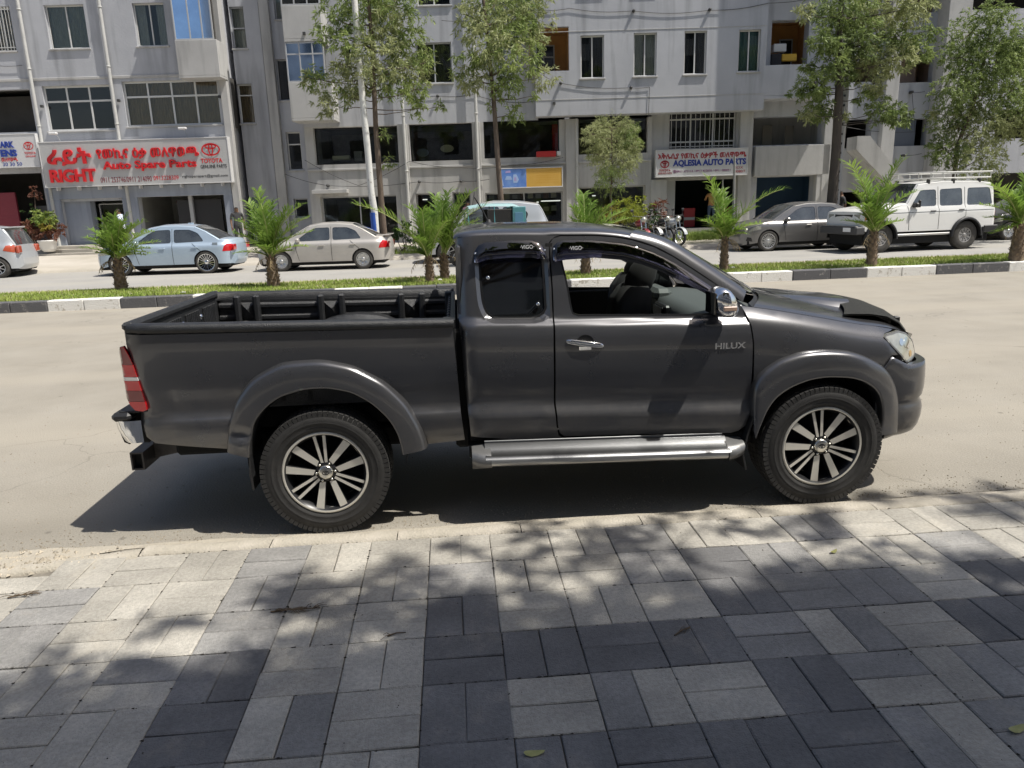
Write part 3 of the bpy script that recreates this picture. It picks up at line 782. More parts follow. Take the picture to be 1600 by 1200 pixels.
# ---- rear bumper with hitch
def bump_rows(z0, z1, off):
    rows = []
    for y in np.linspace(-.86, .86, 33):
        u = abs(y)/.86; x = -1.235+.10*u**7; row = []
        for z, o in ((z0, .03), (z0+.02, .0), (z1-.02, -off), (z1, .01-off)): row.append((x+o, y, z))
        rows.append(row)
    return rows
b = MB()
for s in (-1, 1): pass
rowsb = []
for y in list(np.linspace(-.80, .80, 41)):
    u = abs(y)/.80; xr = -1.215+.02*u**8
    rowsb.append([(xr+.05, y, .600), (xr+.02, y, .615), (xr+.008, y, .66), (xr-.002, y, .72), (xr, y, .748)])
b.grid(rowsb, 0, True)
# returns along the sides
for s in (-1, 1):
    r2 = [[(x0+zz*(1-t_), s*(.800+dy), z) for (x0, dy, t_) in ((-1.208, -.006, 0), (-1.195, .006, .1), (-1.15, .016, .4), (-1.10, .018, .8), (-1.058, .010, 1.0))] for z, zz in ((.612, .052), (.625, .034), (.66, .018), (.70, .004), (.748, .0))]
    b.grid(r2, 0, True)
b.build('rear_bumper', CHROME, truck)
b = MB()
b.bbox(-1.222, -.825, .746, -1.11, .825, .798, .018); b.bbox(-1.18, -.80, .79, -1.06, .80, .806, .004)
b.build('bumper_step', BLK, truck)
b = MB(); b.bbox(-1.13, -.72, .58, -1.06, .72, .80, .01)
b.build('bumper_mount', DARKCAV, truck)
HITCH = mat('worn_black_steel', (.05, .045, .045), rough=.5, var=.4, scale=15)
h = MB(); hx0, hx1, hz0, hz1 = HXZ
for (x0, z0, x1, z1) in ((hx0, hz0, hx1, hz0+.010), (hx0, hz1-.010, hx1, hz1), (hx0, hz0+.010, hx0+.010, hz1-.010), (hx1-.010, hz0+.010, hx1, hz1-.010)):
    h.box(x0, -.62, z0, x1, .62, z1)
tw = h.build('tow_bar', HITCH, truck)
MB().box(hx0+.012, -.58, hz0+.012, hx1-.012, -.56, hz1-.012).build('tube_inside', DARKCAV, tw)
b = MB(); b.add([(hx1, -.45, hz0+.02), (hx1, -.45, .60), (-.62, -.45, .60), (-.80, -.45, hz1-.03), (hx1, -.44, hz0+.02), (hx1, -.44, .60), (-.62, -.44, .60), (-.80, -.44, hz1-.03)], [(0, 1, 2, 3), (7, 6, 5, 4), (0, 3, 7, 4), (1, 5, 6, 2)])
b.build('tow_bar_bracket', HITCH, truck)
# ---- side step
b = MB()
def stepz(x): return .447-.020*(x-1.0)
rows = []
for x in np.linspace(.965, 2.475, 20):
    z = stepz(x)
    rows.append([(x, -.800, z+.055), (x, -.835, z+.052), (x, -.86, z+.022), (x, -.925, z+.004), (x, -.955, z-.004), (x, -.962, z-.016)])
b.grid(rows, 0, True)
b.build('step_tread', STEEL, truck)
b = MB()
rows = []
for x in np.linspace(1.00, 2.455, 20):
    z = stepz(x)
    rows.append([(x, -.962, z-.014), (x, -.966, z-.026), (x, -.962, z-.042), (x, -.950, z-.056), (x, -.90, z-.06)])
STEPM = mat('step_edge_metal', (.50, .50, .49), rough=.3, metal=.9)
b.grid(rows, 0, True); b.build('side_step', STEPM, truck)
b = MB().grid([[(p[0], -p[1], p[2]) for p in r] for r in rows], 0, True); b.build('side_step', STEPM, truck)
b = MB()
for xa, sgn in ((1.0, -1), (2.465, 1)):
    rr = []
    for t in np.linspace(0, 1, 6):
        x = xa+sgn*.115*t; z = stepz(xa); k = t**2
        rr.append([(x, -.80, z+.045-.01*k), (x, -.90+.02*k, z+.015+.012*k), (x, -.962+.055*k, z-.012+.02*k), (x, -.950+.05*k, z-.062+.02*k*sgn), (x, -.82, z-.066)])
    b.grid(rr, 0, True)
b.build('step_end_cap', mat('silver_plastic', (.20, .20, .20), rough=.4, metal=.6), truck)
b = MB()
for x in (1.2, 1.75, 2.3): b.tube([(x, -.5, .45), (x, -.88, .385)], .02, 6)
b.build('step_bracket', BLK, truck)
# sill kick strip under the doors
b = MB()
rows = []
for x in np.linspace(.965, 2.46, 16):
    z = .508-.017*(x-1.4)
    rows.append([(x, -.815, z), (x, -.826, z-.006), (x, -.822, z-.022), (x, -.80, z-.03)])
b.grid(rows, 0, True).build('sill_strip', STEEL, truck)
b = MB()
for s in (-1, 1): b.bbox(.87, min(s*.70, s*.81), .40, 2.66, max(s*.70, s*.81), .485, .01)
b.build('sill', DARKCAV, truck)
# ---- antenna
b = MB(); b.lathe([(.0, .03), (.012, .026), (.02, .01), (.045, 0)], 14, 'z', (1.075, -.02, 1.800)); b.tube([(1.07, -.02, 1.81), (1.035, -.02, 1.89), (.985, -.02, 1.975)], [.008, .006, .005], 6)
b.build('roof_antenna', BLK, truck)
MB().bbox(.79, -.74, .45, .885, .74, 1.20, .02).build('cab_gap_backing', DARKCAV, truck)  # black backing added to keep the gap between bed and cab dark
# ---- underbody, arch liners, mudflaps
b = MB(); b.bbox(-1.0, -.52, .42, 3.5, -.40, .56, .02); b.bbox(-1.0, .40, .42, 3.5, .52, .56, .02)
b.bbox(-1.0, -.60, .60, .8, .60, .74, .02); b.bbox(.9, -.62, .36, 2.6, .62, .46, .03); b.bbox(3.2, -.45, .34, 3.75, .45, .60, .04)
b.tube([(-.02, -.70, .385), (.0, .70, .385)], .06, 8); b.lathe([(0, -.15), (.13, -.1), (.16, 0), (.13, .1), (0, .15)], 12, 'x', (0, .0, .385)); b.tube([(3.085, -.70, .385), (3.085, .70, .385)], .05, 8)
b.bbox(-.9, -.35, .36, -.35, .35, .60, .05)
b.build('chassis', DARKCAV, truck)
for cx_, r_, x0 in ((.01, .475, 'r'), (3.07, .455, 'f')):
    for s in (-1, 1):
        b = MB(); rows = []
        for t in np.linspace(-.15, math.pi+.15, 26):
            rows.append([(cx_+r_*math.cos(t), s*y, .46+(r_-.02)*math.sin(t)) for y in (.40, .83)])
        b.grid(rows, 0, True)
        b.add([(cx_+r_*math.cos(t), s*.40, .46+r_*math.sin(t)) for t in np.linspace(-.15, math.pi+.15, 26)], [tuple(range(26))])
        b.build('arch_liner', DARKCAV, truck)
for s in (-1, 1):
    b = MB(); rows = []
    for z, x in ((.70, -.425), (.55, -.440), (.40, -.447), (.30, -.440)): rows.append([(x, s*.62, z), (x, s*.885, z), (x+.012, s*.885, z), (x+.012, s*.62, z)])
    b.grid(rows, 0, False, closed=True, caps=True); b.build('mud_flap', BLK, truck)
    b = MB(); rows = []
    for z, x in ((.62, 2.64), (.48, 2.60), (.36, 2.575), (.255, 2.60)): rows.append([(x, s*.66, z), (x, s*.875, z), (x+.012, s*.875, z), (x+.012, s*.66, z)])
    b.grid(rows, 0, False, closed=True, caps=True); b.build('mud_flap', BLK, truck)

# ---- wheels
def tyre_mesh(Ro=.388, w=.262, rim=.257):
    b = MB(); h_ = w/2
    prof = [(rim-.012, h_*.80), (rim+.002, h_*.90), (rim+.022, h_*.985), (rim+.026, h_*1.0), (rim+.030, h_*.99), (rim+.055, h_*1.02), (rim+.060, h_*1.045), (rim+.064, h_*1.022), (Ro-.062, h_*1.03), (Ro-.036, h_*.985), (Ro-.018, h_*.90), (Ro-.008, h_*.74), (Ro-.005, h_*.4), (Ro-.005, 0)]
    full = [(r, -a) for r, a in prof]+[(r, a) for r, a in prof[-2::-1]]
    b.lathe(full, 72, 'y')
    # tread blocks: shoulder lugs and three centre ribs
    N_ = 76
    for k in range(N_):
        t = 2*math.pi*k/N_
        for s in (-1, 1):
            M = Matrix.Rotation(-t-(.02 if s > 0 else 0), 4, 'Y')
            b.box(Ro-.040, s*h_*.76 if s > 0 else -h_*.985, -.0128, Ro-.003, h_*.985 if s > 0 else -h_*.76, .0128, 0, M)
        for q, yy in enumerate((-.42, 0, .42)):
            M = Matrix.Rotation(-t-.03*q, 4, 'Y')
            b.box(Ro-.012, (yy-.17)*h_, -.014, Ro+.001, (yy+.17)*h_, .014, 0, M)
    return b.mesh('tyre', RUBBER)
def rim_mesh():
    b = MB(); h_ = .131
    # barrel and lip, outer face at -y
    b.lathe([(.243, -h_*.92), (.251, -h_*.95), (.259, -h_*.90), (.259, -h_*.80)], 72, 'y', mi=0)
    b.lathe([(.243, -h_*.92), (.236, -h_*.86), (.222, -h_*.60), (.215, .02), (.22, .10), (.25, .115)], 72, 'y', mi=1)
    b.lathe([(.0, -.012), (.10, -.012), (.15, .0), (.215, .02)], 48, 'y', mi=2)    # brake / back plate
    return b
def spoke(b, a0, r0, r1, w0, w1, ydeep, yface, off0, off1, mi=0):
    """one flat-faced spoke from (r0, off0) to (r1, off1) across, at angle a0"""
    ca, sa = math.cos(a0), math.sin(a0)
    def P(r, o, y): return (r*ca-o*sa, y, r*sa+o*ca)
    n = 5; F = []; B = []
    for i in range(n):
        t = i/(n-1); r = r0+(r1-r0)*t; o = off0+(off1-off0)*t; w = (w0+(w1-w0)*t)/2
        yf_ = yface+.020*(1-t)*(1 if t < .5 else 1)*.6-.0
        F.append((P(r, o-w, yf_), P(r, o+w, yf_))); B.append((P(r, o-w*1.25, ydeep), P(r, o+w*1.25, ydeep)))
    vs = [p for q in F for p in q]; b.add(vs, [(2*i, 2*i+1, 2*i+3, 2*i+2) for i in range(n-1)], mi)
    vs2 = vs+[p for q in B for p in q]; m = 2*n
    fs = []
    for i in range(n-1):
        fs.append((2*i, 2*i+2, m+2*i+2, m+2*i)); fs.append((2*i+1, m+2*i+1, m+2*i+3, 2*i+3))
    fs.append((2*n-2, 2*n-1, m+2*n-1, m+2*n-2))
    b.add(vs2, fs, 1)
def rim_full(ph):
    b = rim_mesh(); yf = -.112
    for k in range(3):
        c = ph+k*2*math.pi/3
        for s in (-1, 1):
            spoke(b, c, .062, .245, .036, .052, -.055, yf, s*.030, s*.078)
            spoke(b, c+math.pi/3, .060, .243, .017, .019, -.06, yf, s*.012, s*.030)
        # bridge of the wide pair near the rim
        spoke(b, c,   .228, .248, .11, .12, -.07, yf+.004, 0, 0)
    b.lathe([(.0, -.100), (.050, -.100), (.064, -.094), (.070, -.070), (.075, -.03)], 36, 'y', mi=1)
    b.lathe([(0, -.118), (.034, -.117), (.043, -.112), (.045, -.10)], 28, 'y', mi=3)
    for k in range(6):
        t = ph+math.pi/6+k*math.pi/3; c = (.057*math.cos(t), 0, .057*math.sin(t))
        b.lathe([(0, -.112), (.006, -.112), (.0085, -.106), (.0085, -.08)], 8, 'y', c, mi=3)
        b.lathe([(.0085, -.1015), (.0135, -.1012)], 12, 'y', c, mi=2)
    return b
TY = tyre_mesh()
RIMM = [ALLOY, ALLOYD, DARKCAV, mat('wheel_cap_silver', (.7, .68, .62), rough=.25, metal=1)]
def tri_oval(b, cx, cz, y, sx, sz, th=.12, ex=.002, mi=0):
    """three interlocking ovals, the badge on the wheel caps, signs and grilles"""
    def ell(cx_, cz_, a, c, w):
        n = 28; V = []; 
        for k in range(n):
            t = 2*math.pi*k/n; V.append((cx_+a*math.cos(t), y, cz_+c*math.sin(t))); V.append((cx_+(a-w)*math.cos(t), y, cz_+(c-w)*math.sin(t)))
        b.add(V, [(2*k, 2*((k+1) % n), 2*((k+1) % n)+1, 2*k+1) for k in range(n)], mi)
    w = th*sx
    ell(cx, cz, sx, sz, w); ell(cx, cz+sz*.45, sx*.62, sz*.42, w*.9); ell(cx, cz+sz*.0, sx*.27, sz*.93, w*.9)
for k, (x, s, ph) in enumerate(((0, -1, R(35)), (3.085, -1, R(40)), (0, 1, R(10)), (3.085, 1, R(70)))):
    w = bpy.data.objects.new('wheel', None); COL.objects.link(w); w.parent = truck
    w.location = (x, s*.768, .386); w.rotation_euler = (0, 0, 0 if s < 0 else math.pi)
    link('tyre', TY, w)
    b = rim_full(ph); b.build('rim', RIMM, w)
    if s < 0:
        b = MB(); tri_oval(b, 0, 0, -.1195, .022, .015, .16); b.build('cap_emblem', ALLOYD, w)
# ------------------------------------------------------------------ ground, roads, pavements, median
ASPH = mat('dusty_asphalt', (.262, .240, .200), rough=.92, col2=(.318, .294, .250), scale=1.1, bump=.35, bscale=70, detail=10)
def asphalt_detail(M, dust, seed):
    """worn asphalt: fine aggregate speckle, tyre-polished lanes, dust drifts"""
    t = M.node_tree; N = t.nodes.new; L = t.links.new; b = t.nodes['Principled BSDF']
    src = b.inputs['Base Color'].links[0].from_socket
    tc = N('ShaderNodeTexCoord')
    n = N('ShaderNodeTexNoise'); n.inputs['Scale'].default_value = 90; n.inputs['Detail'].default_value = 3; L(tc.outputs['Object'], n.inputs['Vector'])
    r = N('ShaderNodeMapRange'); r.inputs['From Min'].default_value = .3; r.inputs['From Max'].default_value = .7; r.inputs['To Min'].default_value = .86; r.inputs['To Max'].default_value = 1.12
    L(n.outputs['Fac'], r.inputs['Value'])
    v = N('ShaderNodeVectorMath'); v.operation = 'SCALE'; L(src, v.inputs[0]); L(r.outputs[0], v.inputs['Scale'])
    mp = N('ShaderNodeMapping'); mp.inputs['Scale'].default_value = (.12, 1.1, 1); mp.inputs['Location'].default_value = (seed, 0, 0); L(tc.outputs['Object'], mp.inputs[0])
    n2 = N('ShaderNodeTexNoise'); n2.inputs['Scale'].default_value = .9; n2.inputs['Detail'].default_value = 5; L(mp.outputs[0], n2.inputs['Vector'])
    r2 = N('ShaderNodeMapRange'); r2.inputs['From Min'].default_value = .42; r2.inputs['From Max'].default_value = .72; L(n2.outputs['Fac'], r2.inputs['Value'])
    mx = N('ShaderNodeMix'); mx.data_type = 'RGBA'; L(r2.outputs[0], mx.inputs['Factor']); L(v.outputs[0], mx.inputs['A']); mx.inputs['B'].default_value = (*dust, 1)
    # scattered dark oil and tar spots
    vo = N('ShaderNodeTexVoronoi'); vo.inputs['Scale'].default_value = 1.7; vo.inputs['Randomness'].default_value = 1; L(tc.outputs['Object'], vo.inputs['Vector'])
    r3 = N('ShaderNodeMapRange'); r3.inputs['From Min'].default_value = .02; r3.inputs['From Max'].default_value = .05; r3.inputs['To Min'].default_value = .62; r3.inputs['To Max'].default_value = 1; L(vo.outputs['Distance'], r3.inputs['Value'])
    v2 = N('ShaderNodeVectorMath'); v2.operation = 'SCALE'; L(mx.outputs['Result'], v2.inputs[0]); L(r3.outputs[0], v2.inputs['Scale'])
    # hairline cracks, broken up by noise
    nw = N('ShaderNodeTexNoise'); nw.inputs['Scale'].default_value = 1.3; nw.inputs['Detail'].default_value = 5; L(tc.outputs['Object'], nw.inputs['Vector'])
    av = N('ShaderNodeVectorMath'); av.operation = 'MULTIPLY_ADD'; av.inputs[1].default_value = (.9, .9, .9); L(nw.outputs['Color'], av.inputs[0]); L(tc.outputs['Object'], av.inputs[2])
    cr = N('ShaderNodeTexVoronoi'); cr.feature = 'DISTANCE_TO_EDGE'; cr.inputs['Scale'].default_value = .55; L(av.outputs[0], cr.inputs['Vector'])
    c1 = N('ShaderNodeMapRange'); c1.inputs['From Min'].default_value = .002; c1.inputs['From Max'].default_value = .006; c1.inputs['To Min'].default_value = .80; c1.inputs['To Max'].default_value = 1; L(cr.outputs['Distance'], c1.inputs['Value'])
    nm = N('ShaderNodeTexNoise'); nm.inputs['Scale'].default_value = .5; L(tc.outputs['Object'], nm.inputs['Vector'])
    c2 = N('ShaderNodeMapRange'); c2.inputs['From Min'].default_value = .50; c2.inputs['From Max'].default_value = .56; L(nm.outputs['Fac'], c2.inputs['Value'])
    mc = N('ShaderNodeMix'); mc.data_type = 'FLOAT'; L(c2.outputs[0], mc.inputs['Factor']); mc.inputs['A'].default_value = 1; L(c1.outputs[0], mc.inputs['B'])
    # darker damp-stained run beside the near kerb, older grey wear further out
    sp = N('ShaderNodeSeparateXYZ'); L(tc.outputs['Object'], sp.inputs[0])
    g1 = N('ShaderNodeMapRange'); g1.inputs['From Min'].default_value = 5.3; g1.inputs['From Max'].default_value = 4.4; L(sp.outputs['Y'], g1.inputs['Value'])
    g2 = N('ShaderNodeMapRange'); g2.inputs['From Min'].default_value = .38; g2.inputs['From Max'].default_value = .62; g2.inputs['To Max'].default_value = .34; L(n2.outputs['Fac'], g2.inputs['Value'])
    gm = N('ShaderNodeMath'); gm.operation = 'MULTIPLY'; L(g1.outputs[0], gm.inputs[0]); L(g2.outputs[0], gm.inputs[1])
    gs = N('ShaderNodeMath'); gs.operation = 'SUBTRACT'; L(mc.outputs['Result'], gs.inputs[0]); L(gm.outputs[0], gs.inputs[1])
    v3 = N('ShaderNodeVectorMath'); v3.operation = 'SCALE'; L(v2.outputs[0], v3.inputs[0]); L(gs.outputs[0], v3.inputs['Scale'])
    L(v3.outputs[0], b.inputs['Base Color'])
asphalt_detail(ASPH, (.335, .305, .252), 0)
ASPH2 = mat('far_asphalt', (.28, .272, .255), rough=.92, col2=(.335, .325, .305), scale=.8, bump=.2, bscale=60)
asphalt_detail(ASPH2, (.345, .33, .295), 5)
EARTH = mat('dusty_earth', (.30, .25, .18), rough=.95, col2=(.42, .36, .28), scale=2., bump=.6, bscale=20)
CONC = mat('worn_concrete', (.33, .31, .27), rough=.9, col2=(.46, .43, .38), scale=1.6, bump=.4, bscale=30)
KSAND = mat('sandy_kerb', (.36, .33, .27), rough=.95, col2=(.47, .43, .365), scale=5., bump=.5, bscale=55)
kind(MB().box(-600, -500, -.6, 600, 700, -.06).build('ground', EARTH), 'structure')
kind(MB().box(-90, 4.20, -.3, 90, 16.62, 0).build('near_road', ASPH), 'structure')
kind(MB().box(-90, 18.9, -.3, 90, 25.5, .17).build('far_road', ASPH2), 'structure')
# near pavement, laid slightly askew to the truck like in the picture
pv = MB(); pv.box(-40, -12, -.3, 40, 4.08, .004)
JOINT = mat('joint_grit', (.16, .145, .12), rough=1, var=.5, scale=8)
pave = pv.build('near_pavement', JOINT); pave['kind'] = 'structure'; pave.rotation_euler = (0, 0, -.022)
def paver_mat(name, c, c2):
    M = mat(name, c, rough=.82, col2=c2, scale=3.5, bump=.5, bscale=150, rnd=.12, detail=8)
    t = M.node_tree; N = t.nodes.new; L = t.links.new; b = t.nodes['Principled BSDF']
    src = b.inputs['Base Color'].links[0].from_socket
    g = N('ShaderNodeNewGeometry'); tc = N('ShaderNodeTexNoise'); tc.inputs['Scale'].default_value = 1.3; tc.inputs['Detail'].default_value = 7; L(g.outputs['Position'], tc.inputs['Vector'])
    r = N('ShaderNodeMapRange'); r.inputs['From Min'].default_value = .35; r.inputs['From Max'].default_value = .68; r.inputs['To Min'].default_value = .80; r.inputs['To Max'].default_value = 1.16; L(tc.outputs['Fac'], r.inputs['Value'])
    n3 = N('ShaderNodeTexNoise'); n3.inputs['Scale'].default_value = 55; n3.inputs['Detail'].default_value = 3; L(g.outputs['Position'], n3.inputs['Vector'])
    r3 = N('ShaderNodeMapRange'); r3.inputs['From Min'].default_value = .3; r3.inputs['From Max'].default_value = .7; r3.inputs['To Min'].default_value = .84; r3.inputs['To Max'].default_value = 1.13; L(n3.outputs['Fac'], r3.inputs['Value'])
    mu = N('ShaderNodeMath'); mu.operation = 'MULTIPLY'; L(r.outputs[0], mu.inputs[0]); L(r3.outputs[0], mu.inputs[1])
    v = N('ShaderNodeVectorMath'); v.operation = 'SCALE'; L(src, v.inputs[0]); L(mu.outputs[0], v.inputs['Scale']); 
    # trodden-in dust
    n4 = N('ShaderNodeTexNoise'); n4.inputs['Scale'].default_value = 2.6; n4.inputs['Detail'].default_value = 9; n4.inputs['Roughness'].default_value = .7; L(g.outputs['Position'], n4.inputs['Vector'])
    r4 = N('ShaderNodeMapRange'); r4.inputs['From Min'].default_value = .56; r4.inputs['From Max'].default_value = .78; r4.inputs['To Max'].default_value = .45; L(n4.outputs['Fac'], r4.inputs['Value'])
    mx = N('ShaderNodeMix'); mx.data_type = 'RGBA'; L(r4.outputs[0], mx.inputs['Factor']); L(v.outputs[0], mx.inputs['A']); mx.inputs['B'].default_value = (.42, .37, .29, 1)
    L(mx.outputs['Result'], b.inputs['Base Color'])
    return M
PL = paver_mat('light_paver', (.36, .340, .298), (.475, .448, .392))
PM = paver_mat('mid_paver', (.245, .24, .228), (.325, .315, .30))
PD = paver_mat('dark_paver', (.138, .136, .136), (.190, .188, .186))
MOD = .3465; GAPJ = .0015
rnd = random.Random(5)
PME = {}
for key, m_ in (('L', PL), ('M', PM), ('D', PD)):
    for o_ in 'hv':
        for vr_ in range(5):
            a_, c_ = (MOD/2-GAPJ, MOD/4-GAPJ) if o_ == 'h' else (MOD/4-GAPJ, MOD/2-GAPJ)
            e = .004; b = MB(); rr = random.Random(vr_)
            j = [rr.uniform(-.0022, .0022) for _ in range(8)]
            base = [(-a_+j[0], -c_+j[1]), (a_+j[2], -c_+j[3]), (a_+j[4], c_+j[5]), (-a_+j[6], c_+j[7])]
            ee = [e*(rr.choice((1, 1, 1, 2.6))) for _ in range(4)]; top = [(x-math.copysign(q_, x), y-math.copysign(q_, y)) for (x, y), q_ in zip(base, ee)]
            vs = [(x, y, -.02) for x, y in base]+[(x, y, .016) for x, y in base]+[(x, y, .020) for x, y in top]
            b.add(vs, [(8, 9, 10, 11)]+[(i+o, (i+1) % 4+o, (i+1) % 4+o+4, i+o+4) for o in (0, 4) for i in range(4)])
            PME[key, o_, vr_] = b.mesh('paver', m_)
# colours read off the photo, rows from the kerb towards the camera; columns from k=-9
# colour map: row -> {column: colour}; light where nothing is said
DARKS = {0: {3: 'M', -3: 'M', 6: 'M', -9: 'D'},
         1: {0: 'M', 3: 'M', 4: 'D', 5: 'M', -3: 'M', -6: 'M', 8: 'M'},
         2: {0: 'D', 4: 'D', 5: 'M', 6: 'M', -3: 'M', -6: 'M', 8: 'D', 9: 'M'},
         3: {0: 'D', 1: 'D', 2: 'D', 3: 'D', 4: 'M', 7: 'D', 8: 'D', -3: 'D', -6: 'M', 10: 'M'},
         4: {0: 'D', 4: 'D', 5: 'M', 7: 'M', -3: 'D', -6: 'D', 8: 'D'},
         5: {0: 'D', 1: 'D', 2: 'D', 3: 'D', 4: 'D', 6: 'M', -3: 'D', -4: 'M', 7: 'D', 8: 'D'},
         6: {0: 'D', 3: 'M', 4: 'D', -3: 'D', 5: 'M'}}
X0 = -.202; Y0 = 4.062
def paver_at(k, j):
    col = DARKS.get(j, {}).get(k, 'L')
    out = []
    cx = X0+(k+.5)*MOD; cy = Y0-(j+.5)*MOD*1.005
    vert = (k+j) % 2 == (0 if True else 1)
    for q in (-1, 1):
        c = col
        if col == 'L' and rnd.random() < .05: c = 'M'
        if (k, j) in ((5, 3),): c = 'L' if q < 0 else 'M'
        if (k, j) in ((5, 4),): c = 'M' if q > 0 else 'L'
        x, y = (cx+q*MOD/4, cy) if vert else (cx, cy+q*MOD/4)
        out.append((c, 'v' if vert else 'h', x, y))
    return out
n_p = 0
field = []
for j in range(0, 20):
    for k in range(-22, 23):
        for c, o_, x, y in paver_at(k, j):
            inview = j <= 6 and -7.2-(.0 if j < 3 else 0) <= k <= 11.5-(j*.6) and not (j >= 4 and (k < -5 or k > 7))
            if inview and n_p < 300:
                short = j == 0 and k <= -7
                if short and o_ == 'h' and y > Y0-.17: continue
                if short and o_ == 'v': y -= .055
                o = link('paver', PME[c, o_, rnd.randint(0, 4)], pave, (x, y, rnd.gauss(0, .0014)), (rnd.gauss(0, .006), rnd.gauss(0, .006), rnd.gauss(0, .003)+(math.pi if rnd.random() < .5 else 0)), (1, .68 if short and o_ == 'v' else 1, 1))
                n_p += 1
            elif not (j == 0 and k < -7): field.append((c, o_, x, y))
b = MB()
for c, o_, x, y in field:
    a_, c_ = (MOD/2-GAPJ, MOD/4-GAPJ) if o_ == 'h' else (MOD/4-GAPJ, MOD/2-GAPJ)
    z = .019+rnd.gauss(0, .001)
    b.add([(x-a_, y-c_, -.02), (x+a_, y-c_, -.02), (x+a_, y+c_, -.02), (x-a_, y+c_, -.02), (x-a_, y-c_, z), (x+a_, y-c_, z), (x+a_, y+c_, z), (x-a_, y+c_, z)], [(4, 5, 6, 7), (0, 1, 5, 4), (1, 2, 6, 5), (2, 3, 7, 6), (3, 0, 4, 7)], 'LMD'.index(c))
kind(b.build('paver_field', [PL, PM, PD], pave), 'stuff')
# edging stones between pavers and road, worn and strewn with sand
x = -30.
KM = []
for v in range(4):
    b = MB(); rr = random.Random(v+3); nx = 12; rows = []
    for i in range(nx+1):
        t = -.5+i/nx; y1 = .085+rr.uniform(-.012, .012)
        rows.append([(t, -.078, .0), (t, -.076, .020), (t, .02, .021+rr.uniform(-.003, .003)), (t, y1-.03, .016+rr.uniform(-.004, .003)), (t, y1, .004), (t, y1+.01, -.03)])
    b.grid(rows, 0, True); KM.append(b.mesh('kerb_stone', KSAND))
i = 0
while x < 30:
    L_ = .74; kx = x+L_/2; tk = max(0, min(1.6, (-1.75-kx)/.6)); link('kerb_stone', KM[i % 4], pave, (kx, 4.142-.115*tk, 0), (0, 0, .16 if 0 < tk < 1.5 else 0), (L_-.005, .94, 1)); x += L_; i += 1
# sand drift along the kerb
b = MB(); rows = []
for i in range(400):
    x = -16+i*.08; w = .055+.03*noise.noise((x*.9, 0, 0))+.03*noise.noise((x*4, 3, 0)); w = max(.03, w+(.12 if x < -1.9 else 0)*max(0, min(1, (-1.9-x)/.6)))
    tk = max(0, min(1, (-1.9-x)/.6)); y = 4.205-x*.022-.20*tk; w += .10*tk
    rows.append([(x, y, .004+.012*tk), (x, y+w*.4, .008+.018*tk+.004*noise.noise((x*6, 1, 1))), (x, y+w*.8, .004), (x, y+w, .0015)])
b.grid(rows, 0, True); kind(b.build('sand_drift', mat('drift_sand', (.36, .325, .265), rough=1, col2=(.44, .40, .33), scale=9, bump=.5, bscale=60)), 'stuff')
# grit and pebbles
def scatter(name, n, fx, size, m_, seed):
    rr = random.Random(seed); b = MB()
    for _ in range(n):
        x, y, z = fx(rr); s_ = size*rr.uniform(.4, 1.4); a = rr.uniform(0, 6.3)
        vs = [(x+s_*math.cos(a+q*2.1)*rr.uniform(.6, 1.1), y+s_*math.sin(a+q*2.1)*rr.uniform(.6, 1.1), z-.001) for q in range(3)]+[(x, y, z+s_*.7)]
        b.add(vs, [(0, 1, 3), (1, 2, 3), (2, 0, 3)])
    return kind(b.build(name, m_), 'stuff')
GRIT = mat('grit', (.30, .26, .20), rough=1, var=.5, scale=3)
scatter('grit', 2600, lambda r: ((lambda x: (x, 4.22-x*.022+abs(r.gauss(0, .16)), .002))(r.uniform(-5, 6))), .0065, GRIT, 1)
scatter('road_grit', 1500, lambda r: (r.uniform(-6, 8), r.uniform(4.3, 8), .0015), .006, GRIT, 2)
scatter('rubble', 260, lambda r: (r.gauss(-2.5, .25), r.gauss(4.13, .07), .016), .016, mat('rubble', (.45, .40, .32), rough=1, var=.4, scale=5), 3)
scatter('pavement_crumbs', 420, lambda r: (r.uniform(-3, 4.5), r.uniform(1.6, 4.1), .019), .0045, mat('dark_crumb', (.05, .04, .03), rough=1), 9)
# dark crumbs of soil and moss in the paver joints
b = MB(); rr = random.Random(8)
for _ in range(800):
    k = rr.randint(-8, 12); j = rr.randint(0, 6)
    if rr.random() < .5: x = X0+k*MOD+rr.gauss(0, .002); y = Y0-rr.random()*7*MOD
    else: x = X0-8*MOD+rr.random()*19*MOD; y = Y0-j*MOD*1.005+rr.gauss(0, .002)
    s_ = rr.uniform(.002, .006)
    b.add([(x-s_*2, y, .018), (x+s_*1.6, y-s_, .0185), (x+s_, y+s_, .019), (x, y, .018+s_*.8)], [(0, 1, 3), (1, 2, 3), (2, 0, 3)])
kind(b.build('joint_soil', mat('joint_soil', (.03, .026, .02), rough=1), pave), 'stuff')
